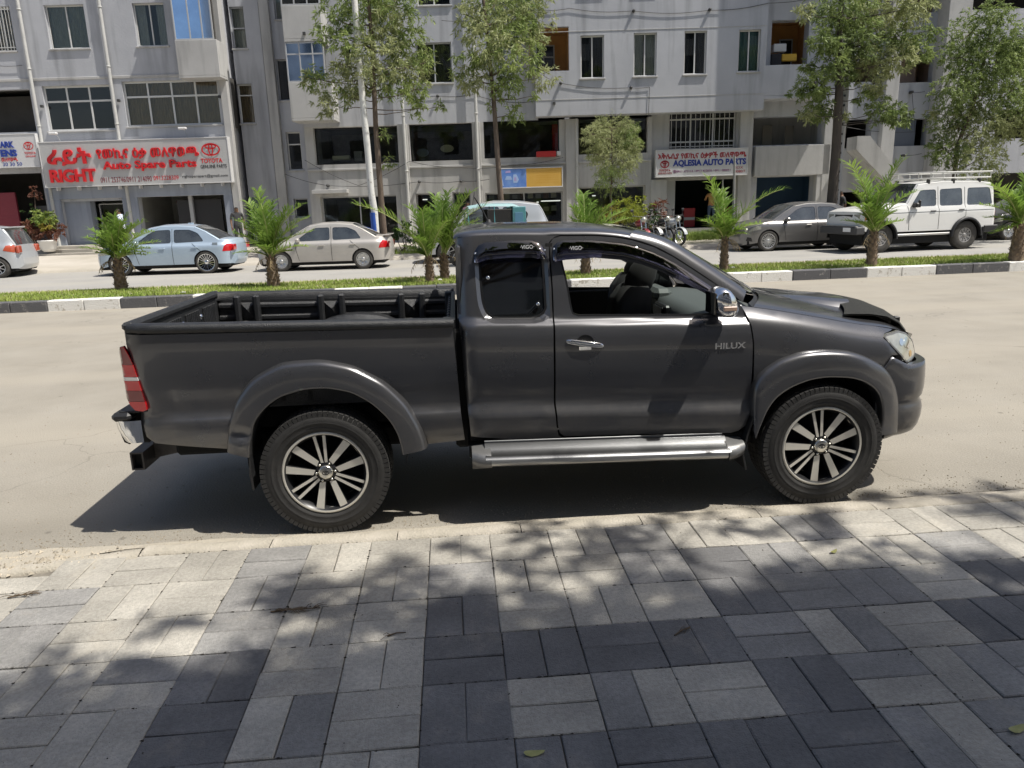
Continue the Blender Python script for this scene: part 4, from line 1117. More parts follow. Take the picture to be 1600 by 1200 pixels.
# ---- median: painted kerb stones, grass
kind(MB().box(-90, 16.62, -.2, 90, 18.9, .205).build('median_bed', EARTH), 'structure')
kerb = MB().box(-90, 16.50, -.2, 90, 16.60, .10).build('median_kerb', CONC); kerb['kind'] = 'structure'
def flaky(name, c, c2, th=.62):
    M = mat(name, c, rough=.75, bump=.5, bscale=40)
    t = M.node_tree; N = t.nodes.new; L = t.links.new; b = t.nodes['Principled BSDF']
    g = N('ShaderNodeNewGeometry'); n = N('ShaderNodeTexNoise'); n.inputs['Scale'].default_value = 7; n.inputs['Detail'].default_value = 9; n.inputs['Roughness'].default_value = .7; L(g.outputs['Position'], n.inputs['Vector'])
    r = N('ShaderNodeMapRange'); r.inputs['From Min'].default_value = th-.03; r.inputs['From Max'].default_value = th+.04; L(n.outputs['Fac'], r.inputs['Value'])
    mx = N('ShaderNodeMix'); mx.data_type = 'RGBA'; L(r.outputs[0], mx.inputs['Factor']); mx.inputs['A'].default_value = (*c, 1); mx.inputs['B'].default_value = (*c2, 1)
    L(mx.outputs['Result'], b.inputs['Base Color']); return M
KW = flaky('white_kerb_paint', (.74, .73, .69), (.45, .42, .36), .585); KB = flaky('black_kerb_paint', (.10, .10, .105), (.26, .25, .235), .60)
bounds = [-26.0, -24.5, -23.0, -21.5, -20.0, -18.5, -17.0, -15.5, -14.05, -12.6, -11.1, -9.62, -8.14, -6.67, -5.19, -3.70, -2.22, -.74, .74, 1.7, 3.0, 5.0, 6.68, 8.19, 10.0, 11.72, 13.56, 15.3, 17.0, 18.6, 20.2, 21.8, 23.4, 25, 26.6, 28.2, 29.8]
white = False; wi = bounds.index(-8.14)
rk = random.Random(4)
for i in range(len(bounds)-1):
    w = (i-wi) % 2 == 0
    # each painted run is two or three cast stones
    a0, a1 = bounds[i], bounds[i+1]; n = 2
    for q in range(n):
        xa = a0+(a1-a0)*q/n; xb = a0+(a1-a0)*(q+1)/n; dy = rk.gauss(0, .006); dz = rk.gauss(0, .004)
        b = MB(); b.bbox(xa+.004, 16.36+dy, -.05, xb-.004, 16.62, .222+dz, .016)
        b.build('kerb_stone', KW if w else KB, kerb)
# grass
GRASS = mat('lawn_grass', (.16, .26, .03), rough=.75, col2=(.33, .39, .09), scale=.9, detail=6)
GRASS.node_tree.nodes['Principled BSDF'].inputs['Subsurface Weight'].default_value = 0
def grass(name, n, fx, h0, h1, seed, m_=None, w=.010):
    rr = random.Random(seed); b = MB(); V = []; F = []
    for _ in range(n):
        x, y, z = fx(rr); h_ = rr.uniform(h0, h1); a = rr.uniform(0, math.pi); dx, dy = math.cos(a)*w, math.sin(a)*w
        lx, ly = rr.gauss(0, .35)*h_, rr.gauss(0, .35)*h_
        k = len(V); V += [(x-dx, y-dy, z), (x+dx, y+dy, z), (x+lx, y+ly, z+h_)]; F.append((k, k+1, k+2))
    b.add(V, F); return kind(b.build(name, m_ or GRASS), 'stuff')
def med(r):
    return (r.uniform(-14, 20), 16.63+abs(r.random())*1.9, .20)
grass('median_grass', 60000, med, .03, .085, 1)
def medlong(r):
    x = r.uniform(-14, 20); return (x, 16.6+r.random()*.10, .21)
grass('edge_grass', 5000, medlong, .03, .10, 2)
grass('median_grass_beyond', 9000, lambda r: ((r.uniform(-30, -14) if r.random() < .6 else r.uniform(20, 30)), r.uniform(16.63, 18.6), .2), .04, .12, 3, w=.02)
# ---- far pavement: kerb, sloping concrete apron, platform in front of the shops
APRON = mat('dusty_apron', (.36, .33, .275), rough=.95, col2=(.50, .465, .41), scale=.6, bump=.4, bscale=14)
b = MB(); rows = []
for x in np.linspace(-45, 45, 181):
    y0 = 25.45+.10*noise.noise((x*.5, 0, 5))
    rows.append([(x, y0, .10), (x, y0+.04, .24+.02*noise.noise((x, 1, 2))), (x, y0+.22, .285), (x, y0+1.4, .33+.02*noise.noise((x*.6, 2, 2))), (x, y0+3.2, .42), (x, 33, .52), (x, 44, .55)])
kind(b.grid(rows, 0, True).build('far_pavement', APRON), 'structure')
# stepped plinth left of the first shop
b = MB()
for i, (s0, s1, d0, z1) in enumerate(((-21.0, -15.9, 29.1, .54), (-21.0, -16.3, 29.5, .66), (-21.0, -16.7, 29.9, .78))):
    vs = [world(s, d, z) for z in (.3, z1) for d in (d0, 31.2) for s in (s0, s1)]
    b.add(vs, [(0, 2, 3, 1), (4, 5, 7, 6), (0, 1, 5, 4), (2, 6, 7, 3), (0, 4, 6, 2), (1, 3, 7, 5)])
tag(b.build('shop_steps', CONC), 'broad concrete steps in front of the red shop at the left', 'steps')
# ------------------------------------------------------------------ buildings (facade frame: s along the street, D away, z up)
def plaster(name, c, c2):
    M = mat(name, c, rough=.93, col2=c2, scale=.7, bump=.18, bscale=14, detail=10)
    t = M.node_tree; N = t.nodes.new; L = t.links.new; b = t.nodes['Principled BSDF']
    src = b.inputs['Base Color'].links[0].from_socket
    tc = N('ShaderNodeTexCoord'); mp = N('ShaderNodeMapping'); mp.inputs['Scale'].default_value = (2.2, 2.2, .22); L(tc.outputs['Object'], mp.inputs[0])
    n = N('ShaderNodeTexNoise'); n.inputs['Scale'].default_value = 1.4; n.inputs['Detail'].default_value = 8; L(mp.outputs[0], n.inputs['Vector'])
    r = N('ShaderNodeMapRange'); r.inputs['From Min'].default_value = .5; r.inputs['From Max'].default_value = .8; r.inputs['To Min'].default_value = 1; r.inputs['To Max'].default_value = .62; L(n.outputs['Fac'], r.inputs['Value'])
    v = N('ShaderNodeVectorMath'); v.operation = 'SCALE'; L(src, v.inputs[0]); L(r.outputs[0], v.inputs['Scale']); L(v.outputs[0], b.inputs['Base Color'])
    return M
PLA = plaster('grey_render', (.41, .42, .445), (.49, .50, .525))
PLB = plaster('pale_render', (.41, .405, .395), (.50, .495, .48))
PLC = plaster('blue_grey_render', (.27, .30, .36), (.34, .37, .43))
ORANGE = mat('ochre_wall', (.50, .27, .10), rough=.9, var=.12)
PINK = mat('pinkish_wall', (.45, .33, .27), rough=.9, var=.1)
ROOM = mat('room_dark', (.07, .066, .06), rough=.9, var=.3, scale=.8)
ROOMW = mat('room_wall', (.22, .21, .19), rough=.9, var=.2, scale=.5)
FRAME = mat('white_window_frame', (.62, .62, .60), rough=.5)
FRAMEG = mat('grey_window_frame', (.40, .41, .42), rough=.5)
PANE = mat('window_glass_dark', (.014, .015, .015), rough=.03, spec=.8)
SHOPG = glass_mat('shop_glass', (.80, .82, .80), alpha=.0)
PANEB = mat('mirror_blue_glass', (.52, .68, .92), rough=.06, metal=1, var=.12, scale=1.5)
CURT = {'grey': mat('grey_curtain', (.42, .44, .40), rough=.9, var=.35, scale=14, stretch=(4, 4, .25)),
        'white': mat('white_curtain', (.55, .56, .54), rough=.9, var=.25, scale=12, stretch=(4, 4, .25)),
        'brown': mat('brown_curtain', (.42, .30, .19), rough=.9, var=.35, scale=10, stretch=(4, 4, .25)),
        'teal': mat('teal_curtain', (.16, .30, .32), rough=.9, var=.2, scale=10, stretch=(4, 4, .25)),
        'dark': mat('dark_curtain', (.05, .05, .055), rough=.9, var=.5, scale=6, stretch=(4, 4, .3))}
PIPEM = mat('downpipe_grey', (.50, .50, .48), rough=.6, var=.1)
BARM = mat('window_bar_paint', (.5, .5, .48), rough=.5)

def building(name, label):
    o = thing(name, label, 'building'); o.rotation_euler = (0, 0, -YAW); return o
def wall(root, name, m_, s0, s1, z0, z1, D, openings, th=.22, back=None, side=True):
    """a wall sheet with real openings and their reveals; openings are (s0, z0, s1, z1)"""
    b = MB(); ops = [(max(a, s0), max(c, z0), min(e, s1), min(g, z1)) for a, c, e, g in openings]
    ops = [o for o in ops if o[2]-o[0] > .02 and o[3]-o[1] > .02]
    S_ = sorted({s0, s1, *[o[0] for o in ops], *[o[2] for o in ops]}); Z_ = sorted({z0, z1, *[o[1] for o in ops], *[o[3] for o in ops]})
    for i in range(len(S_)-1):
        for j in range(len(Z_)-1):
            cs = (S_[i]+S_[i+1])/2; cz = (Z_[j]+Z_[j+1])/2
            if any(o[0] < cs < o[2] and o[1] < cz < o[3] for o in ops): continue
            b.add([(S_[i], D, Z_[j]), (S_[i+1], D, Z_[j]), (S_[i+1], D, Z_[j+1]), (S_[i], D, Z_[j+1])], [(0, 1, 2, 3)])
    for (a, c, e, g) in ops:
        vs = [(a, D, c), (e, D, c), (e, D, g), (a, D, g), (a, D+th, c), (e, D+th, c), (e, D+th, g), (a, D+th, g)]
        b.add(vs, [(0, 4, 5, 1), (1, 5, 6, 2), (2, 6, 7, 3), (3, 7, 4, 0)])
    if side:
        dd = side if isinstance(side, float) else 1.5
        b.add([(s0, D, z0), (s0, D+dd, z0), (s0, D+dd, z1), (s0, D, z1)], [(0, 1, 2, 3)][::-1])
        b.add([(s1, D, z0), (s1, D+dd, z0), (s1, D+dd, z1), (s1, D, z1)], [(0, 3, 2, 1)][::-1])
        b.add([(s0, D, z0), (s1, D, z0), (s1, D+dd, z0), (s0, D+dd, z0)], [(0, 3, 2, 1)])
        b.add([(s0, D, z1), (s1, D, z1), (s1, D+dd, z1), (s0, D+dd, z1)], [(0, 1, 2, 3)])
    return b.build(name, m_, root)
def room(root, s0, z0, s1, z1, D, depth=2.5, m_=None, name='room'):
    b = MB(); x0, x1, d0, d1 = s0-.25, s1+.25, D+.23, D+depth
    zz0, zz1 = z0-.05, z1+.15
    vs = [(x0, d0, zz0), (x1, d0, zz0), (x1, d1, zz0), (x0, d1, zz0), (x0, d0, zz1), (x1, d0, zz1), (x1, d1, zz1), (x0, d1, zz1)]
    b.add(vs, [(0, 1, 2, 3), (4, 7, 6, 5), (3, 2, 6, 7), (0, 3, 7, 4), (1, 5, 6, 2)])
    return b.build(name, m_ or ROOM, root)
def window(root, r, D, cols=2, rows=None, curtain='grey', frame=None, sill=True, glass=None, bars=0, rd=.12, fw=.05, gap=0., openpane=False):
    """frame with real bars and panes in the reveal of an opening r"""
    s0, z0, s1, z1 = r; frame = frame or FRAME; y = D+rd; b = MB()
    b.bbox(s0, y, z0, s0+fw, y+.05, z1, .005); b.bbox(s1-fw, y, z0, s1, y+.05, z1, .005)
    b.bbox(s0+fw, y+.002, z0, s1-fw, y+.048, z0+fw, .005); b.bbox(s0+fw, y+.002, z1-fw, s1-fw, y+.048, z1, .005)
    W_ = (s1-s0); zr = [z0]+[z0+(z1-z0)*t for t in (rows or [])]+[z1]
    for t in (rows or []): b.bbox(s0+fw, y+.004, z0+(z1-z0)*t-fw*.5, s1-fw, y+.046, z0+(z1-z0)*t+fw*.5, .004)
    cs = [s0+W_*k/cols for k in range(cols+1)] if isinstance(cols, int) else [s0+W_*t for t in [0]+cols+[1]]
    for c in cs[1:-1]: b.bbox(c-fw*.5, y+.006, z0+fw, c+fw*.5, y+.044, z1-fw, .004)
    o = b.build('window', frame, root)
    for i in range(len(cs)-1):
        for j in range(len(zr)-1):
            MB().box(cs[i]+.01, y+.022, zr[j]+.01, cs[i+1]-.01, y+.028, zr[j+1]-.01).build('pane', glass or PANE, o)
    if curtain:
        # curtains hang just outside the black of the room, seen through a clear pane
        for ch in list(o.children):
            if glass is None: ch.data.materials[0] = SHOPG
        bb = MB(); rr = random.Random(int(abs(s0)*100)); n = int(W_/.035)+2; rowsx = []
        for k in range(n+1):
            s = s0+.02+(W_-.04)*k/n; w = .022*math.sin(k*1.9)+.012*rr.uniform(-1, 1); 
            if gap and abs((s-s0)/W_-.5) < gap/2: 
                if len(rowsx) > 1: bb.grid(rowsx, 0, True)
                rowsx = []; continue
            rowsx.append([(s, y+.12+w, z0+.02), (s, y+.12+w*.6, z1-.02)])
        if len(rowsx) > 1: bb.grid(rowsx, 0, True)
        bb.build('curtain', CURT[curtain], o)
        room(root, s0, z0, s1, z1, D+.1, 1.2)
    elif glass is SHOPG: pass
    if sill: MB().bbox(s0-.05, D-.055, z0-.055, s1+.05, D+rd, z0-.002, .008).build('window_sill', root and PLB, o)
    if bars:
        bb = MB()
        for k in range(bars):
            s = s0+(k+.5)*W_/bars; bb.bbox(s-.010, D-.035, z0+.02, s+.010, D-.015, z1-.02, .002)
        bb.bbox(s0, D-.037, z0+.10, s1, D-.013, z0+.13, .002); bb.bbox(s0, D-.037, z1-.13, s1, D-.013, z1-.10, .002)
        kind(bb.build('window_bars', BARM, o), 'stuff')
    return o
def pipe(px0, py0, px1, py1, D, root, r=.065, name='downpipe', ztop=14., m_=None):
    sa, za = at(px0, py0, D); sb, zb = at(px1, py1, D); s = (sa+sb)/2
    b = MB(); b.tube([(s, D, .5), (s, D, ztop)], r, 10)
    z = 1.2
    while z < ztop: b.lathe([(r, -.03), (r+.014, -.025), (r+.014, .025), (r, .03)], 10, 'z', (s, D, z)); z += 2.1
    return b.build(name, m_ or PIPEM, root)

# ================= left building
DL = 30.8
lb = building('left_building', 'grey rendered block at the far left with a wide red-lettered shop board')
sE = at(348, 150, DL)[0]       # its right corner
ops = {}
ops['w1'] = rect(-14, 10, 20, 80, DL); ops['w2'] = rect(73, 7, 135, 76, DL); ops['w3'] = rect(210, 4, 259, 72, DL)
ops['w4'] = rect(70, 133, 176, 204, DL); ops['w5'] = rect(194, 125, 343, 196, DL); ops['lo'] = rect(-90, 141, 52, 208, DL)
ops['o1'] = rect(103, 314, 199, 398, DL); ops['o2'] = rect(222, 306, 356, 398, DL); ops['o0'] = rect(-90, 272, 75, 392, DL)
ops['w0'] = rect(-110, 10, -60, 80, DL)
for k in ('o1', 'o2', 'o0'): a = ops[k]; ops[k] = (a[0], .46, a[2], a[3])
wall(lb, 'front_wall', PLA, -46, sE, 0, 14.5, DL, list(ops.values()), th=.28, side=6.)
# upper floor windows above the frame for other viewpoints
window(lb, ops['w1'], DL, 2, None, 'brown', bars=7); window(lb, ops['w2'], DL, 2, None, 'grey', bars=0); window(lb, ops['w3'], DL, 2, None, 'white', gap=.28)
window(lb, ops['w0'], DL, 2, None, 'grey')
window(lb, ops['w4'], DL, 3, [.66], None, fw=.07, glass=PANE); room(lb, *ops['w4'], DL, 1.5)
window(lb, ops['w5'], DL, 4, [.66], 'brown', fw=.07)
room(lb, *ops['lo'], DL, 3., ROOMW)
l0 = ops['lo']; MB().bbox(l0[0], DL+1.2, l0[1], l0[2]+.2, DL+1.3, l0[1]+1.5, .01).build('loggia_screen', ROOM, lb)
# slab ledges and pilaster
z_l = at(200, 120, DL)[1]; z_m = at(200, 208, DL)[1]
MB().bbox(-46, DL-.035, z_l-.05, sE, DL+.02, z_l+.05, .01).build('floor_ledge', PLB, lb)
s_p = at(357, 260, DL)[0]
MB().bbox(sE-.02, DL-.16, 0.3, sE+.26, DL+.30, 14.5, .015).build('corner_pilaster', PLB, lb)
# ground floor surround in blue-grey render
zt = at(200, 291, DL)[1]
GS = building  # readability only
b = MB(); o1, o2 = ops['o1'], ops['o2']
xs = at(80, 330, DL)[0]
for (a0, a1) in ((xs, o1[0]), (o1[2], o2[0]), (o2[2], sE-.05)): b.bbox(a0, DL-.10, .4, a1, DL-.004, zt, .01)
b.bbox(xs, DL-.11, max(o1[3], o2[3]), sE-.05, DL-.006, zt, .01)
b.build('shop_surround', PLC, lb)
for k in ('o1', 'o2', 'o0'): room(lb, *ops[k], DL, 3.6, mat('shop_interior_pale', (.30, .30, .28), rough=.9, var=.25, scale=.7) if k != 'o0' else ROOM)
# shop shutters, doors and shelves
window(lb, (o1[0]+1.15, o1[1], o1[2]-.05, o1[3]-.1), DL+.5, 1, None, None, FRAMEG, False, SHOPG, rd=.1)
b = MB(); b.bbox(o1[0], DL+.15, o1[1], o1[0]+1.05, DL+.55, o1[3], .01); b.build('door_pier', PLC, lb)
MB().bbox(o1[0]+1.95, DL+.9, .55, o1[2], DL+1.3, 1.9, .02).build('display_cabinet', mat('olive_cabinet', (.12, .12, .085), rough=.6), lb)
b = MB()
for z in (2.3, 2.75):
    b.bbox(o2[0]+.3, DL+2.6, z, o2[0]+1.2, DL+2.9, z+.04, .004)
    for q in range(4): b.lathe([(0, 0), (.07, 0), (.08, .1), (.05, .14), (0, .14)], 8, 'z', (o2[0]+.42+q*.22, DL+2.7, z+.04), 1)
b.build('wall_shelf', [FRAMEG, mat('red_brown_goods', (.30, .12, .09), rough=.6)], lb)
MB().bbox(o2[0]+1.35, DL+.4, .5, o2[2]-.3, DL+.5, 2.45, .01).build('dark_shutter', mat('black_shutter', (.02, .02, .022), rough=.5), lb)
MB().bbox(o2[0]+1.3, DL+.38, 2.62, o2[2]-.2, DL+.46, 2.95, .01).build('timber_fascia', mat('brown_wood', (.22, .14, .09), rough=.7, var=.3, scale=4, stretch=(1, 1, 8)), lb)
MB().bbox(o2[0]+1.9, DL+.25, .5, o2[0]+2.05, DL+.4, 2.7, .01).build('door_post', FRAMEG, lb)
# red shop at the far left
o0 = ops['o0']
MB().bbox(at(-60, 330, DL)[0], DL+.5, .5, at(26, 320, DL+.5)[0], DL+.6, 2.95, .01).build('roller_shutter', mat('dark_red_shutter', (.20, .02, .035), rough=.5, bump=.5, bscale=3, stretch=(.1, .1, 12)), lb)
MB().bbox(at(26, 320, DL+.5)[0]+.1, DL+1.5, .5, at(72, 330, DL+.5)[0], DL+1.6, 2.4, .01).build('inner_partition', mat('grey_partition', (.16, .16, .16), rough=.7), lb)
MB().bbox(xs-.02, DL-.02, .4, xs+.0, DL+.0, zt).build('joint_strip', TRIMB, lb)
# downpipes
pipe(26, 0, 66, 222, DL-.12, lb); pipe(151, 0, 189, 217, DL-.12, lb)
# glazed balcony at the corner: projecting box
bx = rect(276, 62, 341, 118, DL-.8)
b = MB(); b.bbox(bx[0], DL-.80, bx[1], bx[2], DL-.68, bx[3], .01); b.bbox(bx[0], DL-.68, bx[1], bx[0]+.12, DL, bx[3], .01); b.bbox(bx[2]-.12, DL-.68, bx[1], bx[2], DL, bx[3], .01); b.bbox(bx[0], DL-.80, bx[1]-.08, bx[2], DL, bx[1]-.002, .01)
b.build('balcony_parapet', PLB, lb)
zg = bx[3]
window(lb, (bx[0], zg+.01, bx[2]-.1, zg+2.0), DL-.85, [.40, .72], [.86], None, FRAMEG, False, PANEB, rd=.1)
MB().bbox(bx[0], DL-.8, zg+2.02, bx[2], DL, zg+3.4, .02).build('balcony_upper_parapet', PLB, lb)
MB().box(bx[0]+.05, DL-.6, zg, bx[2]-.1, DL-.5, zg+2.0).build('balcony_blind', ROOM, lb)
# recessed shaded wall to the right of the corner, with two narrow windows
DR = DL+1.15
sG = at(418, 150, DR)[0]
r1 = rect(361, 10, 383, 76, DR); r2 = rect(373, 131, 396, 193, DR); r3 = rect(352, -90, 374, -40, DR)
wall(lb, 'return_wall', PLC if 0 else PLA, sE+.2, sG-.02, 0, 14.5, DR, [r1, r2, r3], th=.2, side=3.)
window(lb, r1, DR, 1, [.5], 'white', FRAMEG); window(lb, r2, DR, 1, [.72], 'brown', FRAME); window(lb, r3, DR, 1, None, 'white')
rd_ = rect(396, 308, 412, 360, DR)
MB().bbox(rd_[0], DR-.03, rd_[1], rd_[2], DR-.005, rd_[3], .004).build('wall_hatch', mat('green_hatch', (.14, .2, .16), rough=.7), lb)
MB().box(sG-.02, DR+.4, 0, sG+.20, DR+2.0, 14.5).build('gap_filler', ROOM, lb)

# ================= shop boards
SIGNW = mat('sign_board_grey', (.47, .47, .465), rough=.45, var=.04)
SIGNW2 = mat('sign_board_white', (.62, .62, .62), rough=.45, var=.04)
SRED = mat('sign_red', (.60, .015, .02), rough=.45); SBLUE = mat('sign_blue', (.02, .05, .30), rough=.5); SBLK = mat('sign_black', (.03, .03, .03), rough=.5)
SWHT = mat('letter_side_white', (.7, .7, .7), rough=.5)
def board(name, label, px, D, m_, depth=.12, group=None):
    s0, z0, s1, z1 = rect(*px, D)
    root = thing(name, label, 'shop sign', tuple(world((s0+s1)/2, D, z0)), -YAW, group)
    w, h_ = s1-s0, z1-z0; b = MB(); b.bbox(-w/2, 0, 0, w/2, depth, h_, .01); b.build('board', m_, root)
    f = MB(); t_ = .035
    f.bbox(-w/2-t_, -.015, -t_, w/2+t_, depth, 0, .004); f.bbox(-w/2-t_, -.015, h_, w/2+t_, depth, h_+t_, .004); f.bbox(-w/2-t_, -.014, 0, -w/2, depth, h_, .004); f.bbox(w/2, -.014, 0, w/2+t_, depth, h_, .004)
    f.build('frame', SIGNW2, root)
    def pb(x0, y0, x1, y1):     # fractions of the photo box -> board metres
        return (-w/2+w*x0, h_*(1-y1), -w/2+w*x1, h_*(1-y0))
    return root, pb, w, h_
DS = DL-.42
root, pb, w, h_ = board('shop_board', 'long grey shop board with raised red lettering over the left shop', (65, 219, 358, 288), DS, SIGNW, .30)
def lift(name, txt, m_, box, ex=.05, bold=.0): return put_text(name, txt, m_, root, pb(*box), -.0, extrude=ex, bold=bold)
lift('red_lettering', 'ራይት', SRED, (.035, .13, .27, .53), .07, .03)
lift('red_lettering', 'የመኪና ዕቃ መለዋወጫ', SRED, (.30, .17, .845, .42), .06, .02)
lift('red_lettering', 'RIGHT', SRED, (.035, .61, .28, .91), .07, .035)
lift('red_lettering', 'Auto Spare Parts', SRED, (.325, .46, .825, .70), .06, .022)
lift('phone_lettering', '0911 253746/0911 214090', mat('maroon_print', (.20, .02, .03), rough=.5), (.30, .82, .575, .94), .006)
lift('phone_lettering', '0913228309', SRED, (.585, .82, .72, .92), .006)
lift('small_lettering', 'rightsparepart@gmail.com', SBLK, (.74, .82, .985, .90), .006)
lift('small_lettering', 'GENUINE PARTS', SBLK, (.845, .60, .985, .68), .008)
lift('badge_lettering', 'TOYOTA', SRED, (.85, .46, .965, .56), .01, .02)
b = MB(); cx = -w/2+w*.91; tri_oval(b, cx, h_*.74, -.02, .050*w, .145*h_, .15); b.build('oval_emblem', SRED, root)
b = MB()
for k in range(9): b.bbox(-w/2+w*(k+.5)/9-.02, .02, -.16, -w/2+w*(k+.5)/9+.02, .28, -.03, .004)
for n in range(1): b.build('board_bracket', SIGNW2, root)
for (pxx, pyy) in ((90, 212), (290, 204)):
    s, z = at(pxx, pyy, DS); fl = thing('sign_floodlight', 'small white arm lamp over the %s end of the red-lettered board' % ('left' if pxx < 200 else 'right'), 'lamp', tuple(world(s, DS, z)), -YAW)
    b = MB(); b.tube([(-.05, .3, -.35), (-.05, .1, -.02), (.0, -.25, .05)], .012, 6); b.build('lamp_arm', FRAMEG, fl)
    MB().bbox(-.16, -.34, .02, .14, -.18, .10, .02).build('lamp_head', SWHT, fl)
root, pb, w, h_ = board('shop_board', 'white shop board with blue letters cut off by the left edge', (-110, 212, 58, 262), DS+.1, SIGNW2, .2)
lift('blue_lettering', 'ARK', SBLUE, (.665, .20, .795, .40), .03, .03); lift('blue_lettering', 'ENS', SBLUE, (.66, .46, .81, .68), .03, .04)
lift('red_lettering', 'መለዋወጫ', SRED, (.655, .71, .805, .83), .01, .01); lift('phone_lettering', '30 30 50', SBLUE, (.66, .86, .84, .97), .006)
b = MB(); tri_oval(b, -w/2+w*.93, h_*.64, -.02, .046*w, .13*h_, .15); b.build('oval_emblem', SRED, root)
lift('badge_lettering', 'TOYOTA', SRED, (.88, .55, .985, .62), .008, .01); lift('small_lettering', 'GENUINE', SRED, (.885, .66, .98, .71), .006)

# ================= main building
DM = 31.0; DB = 30.35
mb = building('main_building', 'long grey rendered block with shops below and rows of narrow white windows')
s0m = at(470, 150, DM)[0]; s1m = at(1600, 150, DM)[0]+7
sbay0 = at(836, 100, DB)[0]; sbay1 = at(1196, 110, DB)[0]
zband = at(900, 186, DM)[1]     # underside of the upper floors
U = {'a': rect(651, 66, 706, 130, DM), 'b': rect(650, -52, 703, 8, DM), 'c': rect(536, 72, 549, 102, DM), 'd': rect(534, -50, 552, 11, DM), 'e': rect(757, -60, 800, 8, DM)}
wall(mb, 'upper_wall', PLA, s0m, sbay0+.1, zband, 14.5, DM, list(U.values()), th=.25, side=5.)
window(mb, U['a'], DM, 2, None, 'dark', FRAMEG); window(mb, U['b'], DM, 2, None, 'dark'); window(mb, U['c'], DM, 1, None, 'dark'); window(mb, U['d'], DM, 2, None, 'grey'); window(mb, U['e'], DM, 2, None, 'grey')
# bay (upper floors project over the shops)
zbay = at(1030, 176, DB)[1]
B = [rect(907, 55, 944, 122, DB), rect(990, 51, 1026, 119, DB), rect(1069, 48, 1104, 116, DB), rect(1154, 46, 1188, 112, DB)]
B2 = [(a, c+3.0, e, g+3.0) for a, c, e, g in B]
lg = rect(832, 42, 889, 111, DB); lg2 = (lg[0], lg[1]+3, lg[2], lg[3]+3)
wall(mb, 'bay_wall', PLA, sbay0, sbay1, zbay, 14.5, DB, B+B2+[lg, lg2], th=.25, side=.8)
for r, c, g in zip(B, ('dark', 'white', 'dark', 'teal'), (0, .08, .35, .0)): window(mb, r, DB, 2, None, c, gap=g)
for r in B2: window(mb, r, DB, 2, None, 'grey')
for r in (lg, lg2):
    b = MB(); d0 = DB+.2; d1 = DB+1.6
    b.add([(r[0]-.1, d0, r[1]), (r[2], d0, r[1]), (r[2], d1, r[1]), (r[0]-.1, d1, r[1]), (r[0]-.1, d0, r[3]), (r[2], d0, r[3]), (r[2], d1, r[3]), (r[0]-.1, d1, r[3])], [(4, 7, 6, 5), (1, 5, 6, 2), (0, 1, 2, 3), (3, 2, 6, 7), (0, 3, 7, 4)])
    b.build('loggia_walls', ORANGE, mb)
    window(mb, (r[0]+.05, r[1]+.02, r[2]-.45, r[3]-.35), DB+1.35, 2, [.62], None, FRAMEG, False)
sU = at(1234, -30, DB)[0]; MB().bbox(sU, 29.45, 10.35, at(1420, 0, DB)[0], DB+2.5, 14.6, .02).build('upper_bay', PLA, mb)
for zq in (at(1000, 152, DB)[1], at(1000, 46, DB)[1]): MB().bbox(sbay0+.02, DB-.012, zq-.012, sbay1-.02, DB+.002, zq+.012, .002).build('floor_joint', PLB, mb)
# projecting glazed balcony stack at the left end
DX = 30.0
px = [(447, 8, 505, 60), (457, 128, 523, 184)]
cz = []
for q, p_ in enumerate(px):
    r = rect(*p_, DX); s0_, s1_ = at(452, 150, DX)[0], at(512 if q == 0 else 520, 155, DX)[0]
    b = MB(); b.bbox(s0_, DX, r[1], s1_, DX+.12, r[3], .01); b.bbox(s0_, DX+.12, r[1], s0_+.12, DM+.6, r[3], .01); b.bbox(s1_-.12, DX+.12, r[1], s1_, DM, r[3], .01); b.bbox(s0_, DX, r[1]-.1, s1_, DM, r[1]-.002, .01)
    b.build('balcony_parapet', PLB, mb); cz.append((s0_, s1_, r[1], r[3]))
gl = rect(456, 61, 512, 128, DX)
window(mb, (cz[0][0], cz[1][3]+.01, cz[0][1], cz[0][2]-.11), DX-.1, [.36, .70], [.70], None, FRAMEG, False, PANEB, rd=.12)
MB().box(cz[0][0]+.05, DX+.3, cz[1][3], cz[0][1]-.05, DX+.4, cz[0][2]).build('balcony_blind', ROOM, mb)
MB().bbox(cz[0][0], DX, cz[0][3]+2.0, cz[0][1], DM, cz[0][3]+3.2, .02).build('balcony_upper_parapet', PLB, mb)
window(mb, (cz[0][0], cz[0][3]+.01, cz[0][1], cz[0][3]+1.98), DX-.1, 3, None, None, FRAMEG, False, PANE, rd=.12)
# shaded return wall with pilaster at the left end
DQ = DM+1.0
sQ0 = at(421, 150, DQ)[0]; sQ1 = s0m+.4
Q = [rect(433, 92, 461, 157, DQ), rect(449, 206, 471, 266, DQ), rect(460, 310, 482, 340, DQ), rect(427, -30, 447, 30, DQ)]
wall(mb, 'return_wall', PLA, sQ0, sQ1, 0, 14.5, DQ, Q, th=.2, side=2.)
window(mb, Q[0], DQ, 1, None, None, FRAMEG); window(mb, Q[1], DQ, 1, [.68], None, FRAME); window(mb, Q[2], DQ, 1, None, None, FRAMEG); window(mb, Q[3], DQ, 2, None, 'white', FRAMEG)
for r in Q: room(mb, *r, DQ, 1.)
MB().bbox(sQ0-.02, DQ-.22, .3, sQ0+.36, DQ+.1, 14.5, .012).build('end_pilaster', PLB, mb)
